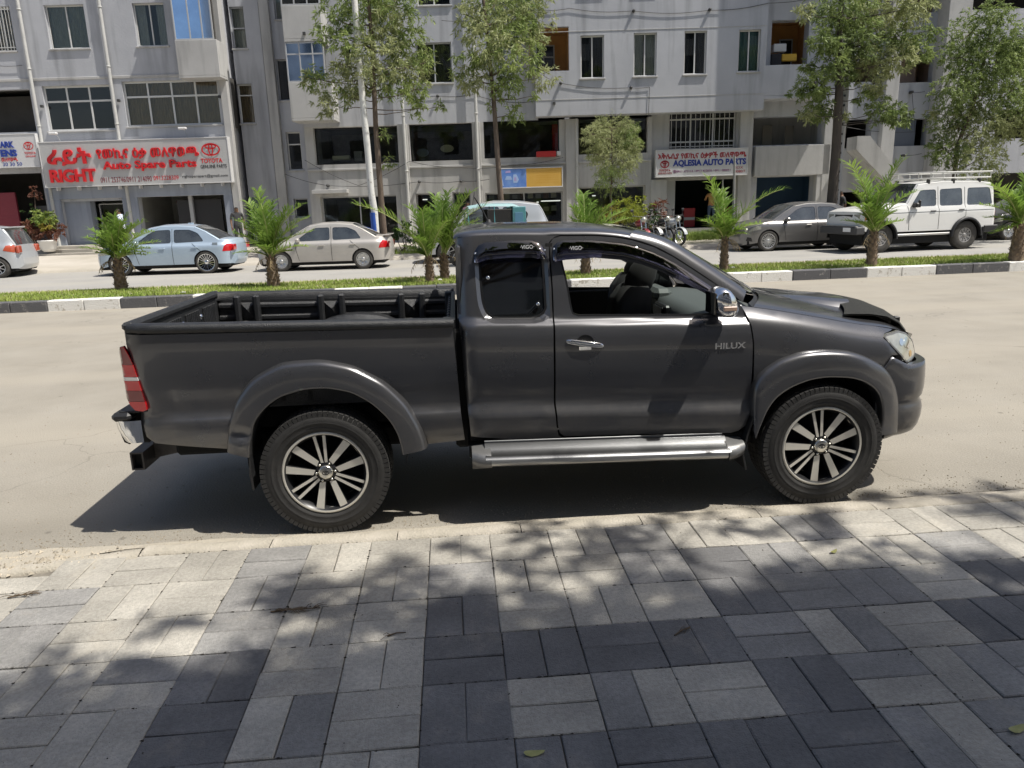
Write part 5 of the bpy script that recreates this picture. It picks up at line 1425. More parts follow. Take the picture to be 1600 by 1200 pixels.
# first floor band: dark glazed openings between columns, parapet below, shops at street level
z1t = zband; z1b = at(800, 252, DM)[1]; zst = at(700, 302, DM)[1]
F1 = [rect(491, 198, 622, 256, DM), rect(640, 193, 738, 251, DM), rect(756, 188, 874, 246, DM), rect(904, 183, 1012, 240, DM)]
F1 = [(a, c, e, g) for a, c, e, g in F1]
G1 = [rect(504, 306, 622, 400, DM), rect(652, 302, 682, 400, DM), rect(709, 300, 737, 400, DM), rect(760, 300, 880, 400, DM), rect(905, 291, 1008, 400, DM)]
G1 = [(a, .5, e, g) for a, c, e, g in G1]
sC = at(1018, 250, DM)[0]
wall(mb, 'shop_wall', PLB, s0m, sC, 0, zband, DM, F1+G1, th=.35, side=2.)
SHOPI = mat('dim_shop_interior', (.20, .19, .17), rough=.9, var=.5, scale=1.2)
for i, r in enumerate(F1):
    room(mb, *r, DM+.13, 3.5, SHOPI); window(mb, r, DM+.1, 1, None, None, TRIMB, False, SHOPG, rd=.15, fw=.04)
for i, r in enumerate(G1):
    room(mb, *r, DM+.13, 3.5, SHOPI); window(mb, r, DM+.15, 2 if r[2]-r[0] > 1.5 else 1, None, None, FRAMEG, False, SHOPG, rd=.15, fw=.05)
# things inside the first floor showrooms, seen through the glass
CREAM = mat('cream_oval', (.62, .60, .42), rough=.6)
def inside(name, label, cat, px, D, m_, depth=.3, shape='box', group=None):
    r = rect(*px, D); b = MB()
    if shape == 'box': b.bbox(r[0], D, r[1], r[2], D+depth, r[3], .02)
    else:
        c = ((r[0]+r[2])/2, (r[1]+r[3])/2); n = 20
        pts = [(c[0]+(r[2]-r[0])/2*math.cos(2*math.pi*k/n), c[1]+(r[3]-r[1])/2*math.sin(2*math.pi*k/n)) for k in range(n)]; b.prism(pts, D, D+.05)
    o = b.build(name, m_); o.rotation_euler = (0, 0, -YAW); return tag(o, label, cat, group)
inside('oval_sign', 'pale yellow oval sign inside the upstairs showroom', 'sign', (688, 226, 709, 238), DM+1.0, CREAM, shape='oval')
inside('oval_sign', 'blue-rimmed white oval sign inside the upstairs showroom', 'sign', (651, 232, 670, 245), DM+1.0, mat('blue_white', (.25, .30, .38), rough=.6), shape='oval')
inside('poster_board', 'slanted cream board on the ledge inside the left showroom', 'board', (519, 243, 546, 250), DM+.7, CREAM)
inside('counter', 'light cabinet behind the plant in the left showroom', 'cabinet', (553, 236, 566, 252), DM+1.2, SIGNW)
inside('red_banner', 'tall red banner at the edge of the upstairs window', 'banner', (863, 194, 874, 236), DM+.7, SRED)
inside('red_box', 'red box on the window ledge above the yellow board', 'box', (838, 236, 869, 245), DM-.22, mat('red_plastic', (.45, .03, .03), rough=.4), .2)
inside('white_box', 'white box beside the red one on the ledge', 'box', (870, 236, 876, 243), DM-.22, SIGNW2, .2)
for i, (x0, x1, y) in enumerate(((845, 876, 313), (838, 842, 315), (925, 931, 305), (1042, 1050, 295), (660, 668, 311))): inside('tube_light', 'thin %s in the %s' % (('lit strip lamp', 'shop behind the yellow board') if i < 1 else ('pale fitting', ('yellow-board shop beside the strip', 'shop behind the feathery tree', 'shop under the blue-lettered board', 'small shop by the white pipe')[i-1])), 'lamp', (x0, y, x1, y+1.6), DM+1.4, mat('lit_tube', (.8, .8, .8), emit=(1, 1, .95, 1.1)), .04)
b = MB()
for k in range(9):
    for j in range(3): b.bbox(at(765+k*12, 330, DM+2.6)[0], DM+2.4, 1.0+j*.55, at(773+k*12, 330, DM+2.6)[0], DM+2.6, 1.0+j*.55+(.22, .3, .18)[(k+j) % 3], .01, (k+j*2) % 3)
kind(b.build('shelf_goods', [CREAM, SIGNW, mat('goods_brown', (.2, .12, .07), rough=.8)], mb), 'stuff')
# columns proud of the wall, ledges
for (x0, x1) in ((624, 639), (740, 752), (884, 902)):
    a0 = at(x0, 250, DM)[0]; a1 = at(x1, 250, DM)[0]
    MB().bbox(a0, DM-.12, .4, a1, DM-.004, zband-.002, .012).build('column', PLB, mb)
MB().bbox(s0m, DM-.06, z1b-.16, sC, DM-.003, z1b-.08, .01).build('parapet_ledge', PLB, mb)
MB().bbox(at(490, 300, DM)[0], DM-.35, at(530, 302, DM)[1], at(545, 300, DM)[0], DM-.005, at(530, 296, DM)[1], .01).build('canopy_slab', PLB, mb)
pipe(628, 165, 641, 350, DM-.2, mb, ztop=14); pipe(740, 140, 752, 330, DM-.2, mb); pipe(902, 185, 901, 330, DM-.15, mb, r=.05, ztop=zband)
# right part of the first floor: wide bay with barred window and the blue-lettered shop
DC = DM+.15
BW = rect(1045, 172, 1150, 233, DC); SH = rect(1041, 281, 1148, 355, DC); SH = (SH[0], .7, SH[2], SH[3])
s2 = at(1172, 250, DC)[0]
wall(mb, 'corner_shop_wall', PLB, sC, s2, 0, zbay+.3, DC, [BW, SH], th=.35, side=2.)
window(mb, BW, DC, 3, [.2, .78], None, FRAME, False, PANE, bars=14, fw=.06)
room(mb, *SH, DC, 4., mat('teal_dark_interior', (.03, .045, .05), rough=.8))
MB().bbox(SH[0]+.0, DC+.3, .7, SH[0]+.42, DC+.36, 2.9, .01).build('door_leaf', FRAMEG, mb)
MB().bbox(at(1127, 300, DC)[0], DC-.1, .6, at(1127, 300, DC)[0]+.05, DC-.05, SH[3], .004).build('door_post', FRAMEG, mb)
# right-hand part with deep recesses
DT = DM+.2
OP = {'l': rect(1205, 31, 1263, 101, DT), 'm': rect(1176, 182, 1285, 226, DT), 'g': rect(1181, 276, 1270, 352, DT),
      'p': rect(1321, 186, 1361, 231, DT), 'q': rect(1383, 186, 1450, 228, DT), 'r': rect(1386, 82, 1462, 129, DT), 'r2': rect(1312, 96, 1380, 128, DT),
      's': rect(1492, -60, 1700, 13, DT), 't': rect(1500, 114, 1700, 118, DT), 'u': rect(1556, 168, 1760, 214, DT), 'v': rect(1540, 268, 1760, 352, DT), 'w': rect(1315, 300, 1352, 350, DT), 'x': rect(1386, -40, 1470, 20, DT), 'y': rect(1556, 60, 1760, 112, DT)}
OP['t'] = OP['y']; OP['g'] = (OP['g'][0], .6, OP['g'][2], OP['g'][3]); OP['v'] = (OP['v'][0], .5, OP['v'][2], OP['v'][3]); OP['w'] = (OP['w'][0], .5, OP['w'][2], OP['w'][3])
wall(mb, 'right_wall', PLA, s2, s1m, 0, 14.5, DT, list({k: v for k, v in OP.items() if k != 't'}.values()), th=.5, side=5.)
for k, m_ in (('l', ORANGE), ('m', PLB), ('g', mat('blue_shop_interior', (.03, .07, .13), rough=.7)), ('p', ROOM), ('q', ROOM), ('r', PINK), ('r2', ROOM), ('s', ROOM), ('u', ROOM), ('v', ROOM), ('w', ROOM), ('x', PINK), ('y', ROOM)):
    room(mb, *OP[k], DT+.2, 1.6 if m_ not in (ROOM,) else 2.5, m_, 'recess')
MB().bbox(OP['q'][0], DT+.12, OP['q'][1], OP['q'][2]-.45, DT+.17, OP['q'][3], .01).build('grey_shutter', mat('slate_shutter', (.12, .14, .18), rough=.6), mb)
MB().bbox(OP['r'][0]+.25, DT+.9, OP['r'][1], OP['r'][2]-.3, DT+.95, OP['r'][3], .01).build('pink_panel', PINK, mb)
b = MB(); b.bbox(OP['m'][0]+.8, DT+1.2, OP['m'][1], OP['m'][0]+1.2, DT+1.25, OP['m'][3]-.2, .01); b.bbox(OP['m'][0]+1.75, DT+1.2, OP['m'][1], OP['m'][0]+2.1, DT+1.25, OP['m'][3]-.25, .01); b.build('inner_door', mat('brown_grey_door', (.2, .18, .15), rough=.6), mb)
window(mb, (OP['l'][0]+.85, OP['l'][1]+.02, OP['l'][2]-.05, OP['l'][3]-.4), DT+1.4, 1, None, None, FRAMEG, False)
inside('white_tub', 'white tub on the ochre loggia at the right', 'tub', (1209, 68, 1229, 81), DT+.3, SIGNW2)
inside('yellow_basket', 'yellow basket hanging on the rail of the ochre loggia', 'basket', (1222, 84, 1245, 95), DT-.05, mat('yellow_plastic', (.60, .36, .03), rough=.5), .2)
inside('laundry', 'dark clothes heaped on the rail of the ochre loggia', 'clothes', (1205, 84, 1221, 101), DT-.04, mat('dark_laundry', (.03, .03, .035), rough=.9), .2)
inside('blue_box', 'small blue box on the sill behind the leftmost narrow window', 'box', (910, 111, 916, 120), DB+.30, mat('blue_box_card', (.10, .22, .55), rough=.6), .15)
# projecting balcony slab, columns, stair soffit
zc0 = at(1230, 157, DM)[1]; zc1 = at(1230, 105, DM)[1]
a0, a1 = at(1198, 130, DB)[0]+.0, at(1290, 130, DB)[0]
b = MB(); b.bbox(sbay1+.003, DB+.05, zc0, a1, DT-.005, zc0+.12, .01); b.bbox(sbay1+.003, DB+.05, zc0+.122, a1, DB+.15, zc1, .01); b.build('balcony_parapet', PLA, mb)
for (x0, x1, dd, zt_) in ((1150, 1172, .0, 99), (1372, 1392, .35, 99), (1448, 1482, .75, 99), (1284, 1300, .3, 99)):
    s_a = at(x0, 200, DT)[0]; s_b = at(x1, 200, DT)[0]
    MB().bbox(s_a, DT-.02-dd, .3, s_b, DT-.004, 14.5 if x0 > 1300 else zbay+.2, .015).build('pilaster', PLB, mb)
r = rect(1180, 227, 1296, 274, DT-.3)
MB().bbox(r[0], DT-.32, r[1], r[2], DT-.005, r[3], .012).build('first_floor_parapet', PLB, mb)
pa, pb_ = at(1322, 236, DT), at(1392, 310, DT)
MB().prism([(pa[0], pa[1]), (pb_[0], pb_[1]), (pb_[0], pb_[1]+.75), (pa[0]+.5, pa[1]+.5), (pa[0], pa[1]+.5)], DT-.9, DT-.01).build('stair_flight', PLB, mb)
for px_ in (1020, 1174, 1282):
    s_ = at(px_, 300, DT)[0]; 
MB().bbox(at(1270, 300, DT)[0], DT-.30, .4, at(1296, 300, DT)[0], DT-.006, r[1]-.002, .012).build('shop_pier', PLB, mb)
MB().bbox(sC-.02, DC-.25, .5, at(1040, 300, DC)[0], DC-.004, at(1030, 281, DC)[1], .012).build('shop_pier', PLB, mb)
MB().bbox(at(1150, 300, DC)[0], DC-.22, .5, s2, DC-.004, zbay, .012).build('shop_pier', PLB, mb)
MB().bbox(-46, DM+6, 0, s1m, DM+6.3, 15).build('back_wall', PLA, mb)
# blue-lettered board
root, pb, w, h_ = board('shop_board', 'white shop board with blue Latin and red Amharic lettering', (1026, 234, 1167, 274), DC-.45, SIGNW2, .25)
lift('red_lettering', 'አቅሌሲያ የመኪና ዕቃዎች መለዋወጫ', mat('sign_dark_red', (.36, .02, .03), rough=.5), (.015, .08, .99, .34), .01, .03)
lift('blue_lettering', 'AQLESIA AUTO PARTS', SBLUE, (.18, .37, .99, .66), .01, .045)
lift('phone_lettering', '☎0911 473114 / 0912 452070 / 0911 080051', mat('purple_print', (.25, .08, .20), rough=.5), (.18, .76, .82, .88), .006, .01)
lift('badge_lettering', 'TOYOTA', mat('sign_dark_red'  , (.36, .02, .03)), (.03, .72, .155, .80), .008, .02)
lift('small_lettering', 'GENUINE PARTS', MATS['sign_dark_red'], (.02, .84, .17, .91), .006)
lift('small_lettering', 'BOX', MATS['sign_dark_red'], (.865, .68, .96, .78), .006); lift('small_lettering', '24080/7', MATS['sign_dark_red'], (.85, .83, .985, .93), .006)
b = MB(); tri_oval(b, -w/2+w*.09, h_*.48, -.012, .050*w, .15*h_, .22); b.build('oval_emblem', MATS['sign_dark_red'], root)
# blue and yellow board
root, pb, w, h_ = board('shop_board', 'faded board, blue on the left third and yellow on the rest', (782, 263, 878, 292), DM-.30, mat('board_yellow', (.62, .36, .06), rough=.5, col2=(.68, .42, .10), scale=2), .12)
MB().bbox(-w/2+.002, -.006, .002, -w/2+w*.42, .0, h_-.002, .001).build('blue_panel', mat('board_blue', (.08, .20, .62), rough=.5, col2=(.20, .35, .70), scale=3), root)
PALEB = mat('pale_blue_print', (.38, .52, .80), rough=.5); PURP = mat('pale_purple_print', (.42, .36, .66), rough=.5)
def bp(x, z): return (-w/2+w*x, h_*z)
b = MB(); b.prism([bp(.07, .42), bp(.19, .42), bp(.17, .60), bp(.10, .62)], -.009, -.0065); b.prism([bp(.21, .70), bp(.26, .70), bp(.30, .42), bp(.27, .25), bp(.21, .25), bp(.20, .45)], -.009, -.0065); b.prism([bp(.02, .1), bp(.05, .1), bp(.035, .4), bp(.015, .55)], -.009, -.0065)
b.build('faded_picture', PALEB, root)
b = MB(); b.prism([bp(.22, .35), bp(.26, .35), bp(.255, .55), bp(.225, .55)], -.012, -.0095); b.prism([bp(.08, .78), bp(.17, .80), bp(.16, .92), bp(.09, .90)], -.009, -.0065); b.build('faded_picture', PURP, root)
b = MB()
for z in (.22, .36, .48, .60, .74, .84): b.box(*(bp(.58, z)[0], -.0015, bp(.58, z)[1]), bp(.95, z)[0], -.0, bp(.95, z)[1]+.012)
b.build('faded_line', mat('dull_orange_print', (.64, .34, .05), rough=.5), root)
# ------------------------------------------------------------------ other vehicles
CGL = mat('car_window_glass', (.05, .056, .058), rough=.05, spec=1., coat=1., var=.5, scale=2.5)
def paint(name, c, rough=.35, metal=.5, var=.03): return mat(name, c, rough=rough, metal=metal, coat=.6, coatr=.06, var=var, scale=1.5)
WHEELS = {}
def wheel_mesh(R_, rim, w, n, sw, col, key, double=False, cover=False):
    if key in WHEELS: return WHEELS[key]
    t = MB(); h_ = w/2
    t.lathe([(rim-.01, -h_*.85), (rim+.02, -h_), (R_-.03, -h_), (R_-.006, -h_*.8), (R_, -h_*.4), (R_, h_*.4), (R_-.006, h_*.8), (R_-.03, h_), (rim, h_)], 40, 'y')
    r = MB(); r.lathe([(rim-.022, -h_*.80), (rim-.004, -h_*.90), (rim+.004, -h_*.86)], 40, 'y', mi=0); r.lathe([(rim-.022, -h_*.8), (rim-.03, -h_*.3), (rim-.03, h_*.6), (0, h_*.6)], 32, 'y', mi=1)
    for k in range(n):
        a = 2*math.pi*k/n
        if double:
            for s in (-1, 1): spoke(r, a, .05, rim-.015, sw, sw, -h_*.2, -h_*.78, s*.012, s*.03)
        else: spoke(r, a, .04, rim-.015, sw*.8, sw, -h_*.2, -h_*.78, 0, 0)
    r.lathe([(0, -h_*.86), (.045, -h_*.84), (.06, -h_*.74), (.06, -h_*.3)], 20, 'y', mi=0)
    if cover: r.lathe([(.06, -h_*.6), (rim*.62, -h_*.55), (rim*.66, -h_*.72), (rim-.03, -h_*.62)], 36, 'y', mi=0)
    WHEELS[key] = (t.mesh('tyre', mat('dusty_tyre', (.06, .056, .05), rough=.9, var=.3, scale=9)), r.mesh('rim', [col, ALLOYD])); return WHEELS[key]
def car(name, label, cat, A, B_, sp, group=None):
    """A = ground point of the near front wheel, B_ = of the near rear wheel (world xy); sp = measurements"""
    A = Vector(A); B_ = Vector(B_); wb = sp['wb']; fwd = (A-B_); sc = fwd.length/wb; yaw = math.atan2(fwd.y, fwd.x)
    W_ = sp['W']; side = 1 if sp.get('near', 'left') == 'left' else -1   # which flank faces the camera
    perp = Vector((-math.sin(yaw), math.cos(yaw)))*side
    org = B_-perp*(W_-.10)*sc
    root = thing(name, label, cat, (org.x, org.y, sp.get('z', .17)), yaw, group, sc)
    zb = sp['belt']; zr = sp['roof']; prof = smooth_curve([(.10, .90), (.22, .955), (.40, .985), (.58, 1.0), (zb*.86, .992), (zb-.03, .965), (zb+.01, .925), (zb+.05, .905), ((zb+zr)/2, .905-.045*sp.get('tum', 1)-.03), (zr, .86-.13*sp.get('tum', 1))])
    x0, x1 = sp['x0'], sp['x1']
    def yf(x, z):
        y = W_*prof(z); e = sp.get('round', .5)
        if x > x1-e: y -= W_*.42*((x-(x1-e))/e)**3
        if x < x0+e: y -= W_*.36*((x0+e-x)/e)**3
        return y
    top = sp['top']      # list of (x, z, part up to next point), from rear bottom over the roof to front bottom
    outline = [(p[0], p[1]) for p in top]; outl = []
    ar = sp['arch']; sill = sp['sill']
    bot = []
    for cx, in ((wb,), (0,)):
        pts = [(cx+ar*math.cos(t), sp['R']+ar*math.sin(t)) for t in np.linspace(-.12, math.pi+.12, 15)]
        bot += [p for p in pts if p[1] > sill-.05]
    fz = top[-1][1]; rz = top[0][1]
    outl = outline+bot
    wins = sp['wins']
    b = side_panel(outl, wins, yf, h=.07, flange=.02, off=0); P = sp['paint']
    both_sides(b, 'side_body', P, root)
    for w in wins:
        both_sides(side_panel(w, [], yf, h=.15, off=-.012, flange=0), 'side_window', CGL, root)
    # ribbon over the top, split into named panels
    seg = {}; n = len(top)
    def nrm(i):
        a = top[max(i-1, 0)]; c = top[min(i+1, n-1)]; d = Vector((c[0]-a[0], c[1]-a[1])).normalized(); return Vector((-d.y, d.x))
    def row(x, z, nn):
        y0 = yf(x, z); cr = sp.get('crown', .04); out = []
        for y, o in ((y0, 0), (y0-.012, .012), (y0-.05, .026), (y0*.72, .026+cr*.5), (y0*.36, .026+cr*.9), (0, .026+cr)):
            out.append((x+nn.x*o, -y, z+nn.y*o))
        return out+[(p[0], -p[1], p[2]) for p in out[-2::-1]]
    i = 0
    while i < n-1:
        nm = top[i][2]; j = i
        while j < n-1 and top[j][2] == nm: j += 1
        rows = []
        for k in range(i, j):
            a = top[k]; c = top[k+1]; na, nc = nrm(k), nrm(k+1)
            for q in range(4 if k < j-1 else 5):
                t = q/4; rows.append(row(a[0]+(c[0]-a[0])*t, a[1]+(c[1]-a[1])*t, (na*(1-t)+nc*t).normalized()))
        b = MB().grid(rows, 0, True)
        b.build(nm, CGL if nm in ('windscreen', 'rear_window') else (BLK if nm.endswith('valance') else P), root)
        if nm in ('windscreen', 'rear_window'):
            rows2 = [[(p[0]+.006*(1 if nm == 'windscreen' else -1), p[1], p[2]+.006) for p in r[:3]] for r in rows]
            for m_ in (1, -1): MB().grid([[(p[0], p[1]*m_, p[2]) for p in r] for r in rows2], 0, True).build('screen_pillar', P, root)
        i = j
    MB().bbox(x0+.15, -W_*.86, sp['R']*.55, x1-.15, W_*.86, sill+.12, .03).build('underbody', DARKCAV, root)
    MB().bbox(.75, -W_*.75, sill+.1, wb-.25, W_*.75, zb-.12, .05).build('interior', CLOTH, root)
    for cx in (0, wb):
        for s in (-1, 1):
            bb = MB(); bb.grid([[(cx+(ar+.01)*math.cos(t), s*y, sp['R']+(ar+.01)*math.sin(t)) for y in (W_*.5, W_*.93)] for t in np.linspace(-.1, math.pi+.1, 16)], 0, True); bb.add([(cx+ar*math.cos(t), s*W_*.5, sp['R']+ar*math.sin(t)) for t in np.linspace(-.1, math.pi+.1, 16)], [tuple(range(16))]); bb.build('arch_liner', DARKCAV, root)
    ty, rm = sp['wheel']
    for x in (0, wb):
        for s in (-1, 1):
            w = bpy.data.objects.new('wheel', None); COL.objects.link(w); w.parent = root; w.location = (x, s*(W_-.11), sp['R']); w.rotation_euler = (0, .3*x+.2, 0 if s < 0 else math.pi)
            w.rotation_euler = (0, 0, 0 if s < 0 else math.pi)
            link('tyre', ty, w); link('rim', rm, w, rot=(0, .4+x, 0))
    # seams, handles, lamps, mirrors
    for (xa, za, xb, zb_) in sp['seams']:
        d = Vector((xb-xa, zb_-za)); nn_ = Vector((-d.y, d.x)).normalized()*.006
        both_sides(side_panel([(xa+nn_.x, za+nn_.y), (xb+nn_.x, zb_+nn_.y), (xb-nn_.x, zb_-nn_.y), (xa-nn_.x, za-nn_.y)], [], yf, h=.08, off=.0035, flange=0), 'door_seam', TRIMB, root)
    for (x, z) in sp['handles']:
        both_sides(MB().bbox(x-.09, -yf(x, z)-.030, z-.012, x+.09, -yf(x, z)-.008, z+.016, .008), 'door_handle', sp.get('hm', P), root)
    for nm, poly, m_ in sp.get('lamps', []):
        both_sides(side_panel(poly, [], yf, h=.05, off=.006, flange=.03), nm, m_, root)
    if 'mirror' in sp:
        x, z = sp['mirror']; yy = yf(x, z)
        for s in (-1, 1): MB().bbox(x-.06, min(s*(yy), s*(yy+.20)), z-.03, x+.06, max(s*(yy), s*(yy+.20)), z+.10, .035).build('door_mirror', sp.get('mm', P), root)
    return root, yf, sc
def strip_window(xs):
    return xs
def chamf(poly, r=.07):
    out = []; n = len(poly)
    for i in range(n):
        p = Vector(poly[i]); a = Vector(poly[i-1]); c = Vector(poly[(i+1) % n])
        da, dc = (a-p), (c-p); ra = min(r, da.length*.45); rc = min(r, dc.length*.45)
        A_ = p+da.normalized()*ra; C_ = p+dc.normalized()*rc
        for t in (0, .35, .65, 1): out.append(tuple(A_*(1-t)**2+p*2*t*(1-t)+C_*t*t))
    return out
def sedan(**k):
    """saloon about 4.5 m long, rear axle at x=0"""
    wb = 2.6
    d = dict(wb=wb, W=.85, x0=-.83, x1=wb+.80, belt=.90, roof=1.44, sill=.24, arch=.35, R=.315, round=.55,
      top=[(-.76, .28, 'rear_bumper'), (-.83, .40, 'rear_bumper'), (-.84, .60, 'boot_lid'), (-.81, .86, 'boot_lid'), (-.75, .965, 'boot_lid'), (-.42, .995, 'rear_window'), (-.02, 1.24, 'rear_window'), (.30, 1.385, 'roof'), (.80, 1.435, 'roof'), (1.30, 1.43, 'roof'), (1.68, 1.37, 'windscreen'), (2.08, 1.15, 'windscreen'), (2.42, .94, 'bonnet'), (2.85, .87, 'bonnet'), (3.16, .77, 'bonnet'), (3.32, .64, 'front_bumper'), (3.39, .48, 'front_bumper'), (3.36, .28, 'front_bumper'), (3.30, .22, 'front_bumper')],
      wins=[chamf([(.02, .965), (.93, .94), (.93, 1.335), (.45, 1.325), (.20, 1.22)]), chamf([(1.02, .94), (2.10, .925), (2.02, 1.0), (1.66, 1.25), (1.45, 1.33), (1.02, 1.338)])],
      seams=[(.975, .30, .975, 1.36), (.05, .62, .40, .93), (.30, .46, .10, .66), (2.02, .33, 2.14, .92), (1.0, .27, 2.0, .27)], handles=[(.30, .80), (1.28, .79)],
      lamps=[('tail_light', [(-.80, .66), (-.52, .66), (-.57, .80), (-.64, .90), (-.78, .86)], REDL), ('headlight', [(2.92, .66), (3.28, .60), (3.22, .70), (3.04, .775), (2.90, .76)], LAMPG)], mirror=(2.02, .93))
    d.update(k); return d
TR = [(.02, .965)]
BLUEP = paint('pale_blue_paint', (.44, .54, .64), metal=.35); BEIGEP = paint('silver_beige_paint', (.50, .475, .44), metal=.3, var=.08); SILVP = paint('silver_paint', (.52, .54, .56), metal=.4); GREYP = paint('bronze_grey_paint', (.20, .195, .19), metal=.6); WHITEP = paint('white_paint', (.72, .72, .70), metal=0); BLACKP = paint('black_paint', (.02, .02, .022), metal=.2); TEALP = paint('teal_paint', (.08, .24, .27), metal=0)
AL2 = mat('wheel_silver', (.60, .60, .60), rough=.3, metal=.8)
root, yf, sc = car('parked_car', 'pale blue saloon with multi-spoke wheels parked below the red-lettered board', 'car', (-9.19, 23.05), (-6.69, 22.87),
    sedan(paint=BLUEP, R=.34, arch=.37, wheel=wheel_mesh(.34, .262, .2, 18, .018, CHROME, 'multi')), 'cars parked along the far kerb')
MB().bbox(-.845, -.24, .60, -.815, .24, .72, .01).build('number_plate', WPRINT, root)
for s in (-1, 1): MB().bbox(-.865, min(s*.50, s*.76), .68, -.81, max(s*.50, s*.76), .86, .02).build('tail_light', REDL, root)
MB().bbox(.55, -.02, 1.47, .72, .02, 1.52, .01).build('roof_antenna', BLUEP, root)
side = MB().bbox(.60-.09, .855-.0, .80, .60-.03, .862, .86, .002)
MB().bbox(-.40, .815, .80, -.24, .826, .93, .004).build('fuel_flap', mat('grey_flap', (.25, .3, .35), rough=.5), root)
root, yf, sc = car('parked_car', 'dusty silver-beige saloon with a small boot spoiler parked by the blue-footed pole', 'car', (-4.47, 22.50), (-2.09, 22.34),
    sedan(paint=BEIGEP, wheel=wheel_mesh(.315, .215, .19, 7, .055, AL2, 'seven', cover=True)), 'cars parked along the far kerb')
MB().bbox(-.86, -.66, 1.03, -.66, .66, 1.06, .012).build('boot_spoiler', BEIGEP, root)
for s in (-1, 1): MB().bbox(-.78, min(s*.5, s*.54), .98, -.72, max(s*.5, s*.54), 1.035, .004).build('spoiler_foot', BEIGEP, root); MB().bbox(-.865, min(s*.52, s*.78), .66, -.81, max(s*.52, s*.78), .86, .02).build('tail_light', REDD, root)
# small silver hatchback cut by the left edge
hat = dict(wb=2.37, W=.83, x0=-.62, x1=3.1, belt=.95, roof=1.50, sill=.25, arch=.35, R=.31, round=.45,
    top=[(-.50, .26, 'rear_bumper'), (-.60, .36, 'rear_bumper'), (-.60, .55, 'tailgate'), (-.55, .70, 'tailgate'), (-.50, .93, 'rear_window'), (-.32, 1.28, 'rear_window'), (-.24, 1.40, 'roof'), (.3, 1.47, 'roof'), (1.0, 1.49, 'roof'), (1.5, 1.42, 'windscreen'), (2.25, 1.0, 'bonnet'), (2.75, .85, 'bonnet'), (3.0, .70, 'front_bumper'), (3.06, .40, 'front_bumper'), (3.0, .24, 'front_bumper')],
    wins=[chamf([(.15, .99), (.78, .97), (.78, 1.38), (.25, 1.36), (.05, 1.20)]), chamf([(.88, .97), (2.1, .96), (1.6, 1.28), (1.35, 1.385), (.88, 1.39)])],
    seams=[(.83, .3, .83, 1.4), (.25, .5, .0, .75)], handles=[(.2, .86), (1.1, .84)], lamps=[('tail_light', [(-.54, .72), (-.22, .80), (-.30, .94), (-.50, .96)], mat('orange_red_lens', (.42, .08, .04), rough=.15, coat=1))], mirror=(1.95, .98), paint=SILVP, wheel=wheel_mesh(.31, .20, .19, 8, .03, AL2, 'eight'))
root, yf, sc = car('parked_car', 'silver hatchback cut off by the left edge of the view', 'car', (-15.55, 23.9), (-13.15, 24.1), hat, 'cars parked along the far kerb')
MB().bbox(-.60, -.30, .50, -.575, .30, .62, .01).build('number_plate', WPRINT, root)
b = MB(); b.tube([(-.50, .0, .96), (-.42, .25, 1.14)], .012, 5); b.build('rear_wiper', BLK, root)
for s in (-1, 1): MB().bbox(-.62, min(s*.50, s*.74), .70, -.52, max(s*.50, s*.74), .93, .03).build('tail_light', MATS['orange_red_lens'], root)
MB().bbox(-.36, -.6, 1.44, -.18, .6, 1.48, .012).build('roof_spoiler', SILVP, root)
# silver car mostly hidden behind the two palms and the pickup cab
tall = dict(hat); tall['top'] = [(x, z*1.10 if z > .6 else z, p) for x, z, p in hat['top']]; tall['wins'] = [[(x, z*1.10) for x, z in w] for w in hat['wins']]; tall['belt'] = 1.03; tall['roof'] = 1.65; tall['lamps'] = [('headlight', [(2.62, .74), (2.98, .64), (2.92, .80), (2.62, .88)], LAMPG)]; tall['handles'] = [(.2, .95), (1.1, .93)]; tall['mirror'] = (1.95, 1.06)
car('parked_car', 'silver hatchback hidden behind the palms and the cab of the pickup', 'car', (.42, 23.2), (3.0, 23.1), tall, 'cars parked along the far kerb')
# bronze grey saloon
gre = sedan(paint=GREYP, wheel=wheel_mesh(.325, .235, .2, 10, .022, AL2, 'ten', double=True), R=.325, arch=.36)
gre['lamps'] = [('headlight', [(2.86, .70), (3.24, .62), (3.16, .735), (3.00, .80), (2.90, .79)], LAMPG), ('fog_surround', [(3.12, .32), (3.28, .34), (3.26, .46), (3.16, .44)], TRIMB)]
root, yf, sc = car('parked_car', 'dark bronze-grey saloon parked with its nose towards the tall thin palm', 'car', (10.71, 23.25), (13.36, 23.35), gre, 'cars parked along the far kerb')
b = MB(); b.bbox(3.32, -.40, .40, 3.405, .40, .62, .02); b.build('grille', BLK, root)
MB().bbox(3.39, -.24, .38, 3.42, .24, .48, .004).build('number_plate', WPRINT, root)
for s in (-1, 1): MB().bbox(3.14, min(s*.38, s*.70), .62, 3.32, max(s*.38, s*.70), .73, .03).build('headlight', LAMPG, root)
# black car cut by the right edge
car('parked_car', 'black saloon showing behind the white off-roader at the right edge', 'car', (19.9, 24.3), (22.5, 24.4), sedan(paint=BLACKP, wheel=wheel_mesh(.315, .215, .19, 7, .055, AL2, 'seven', cover=True)), 'cars parked along the far kerb')
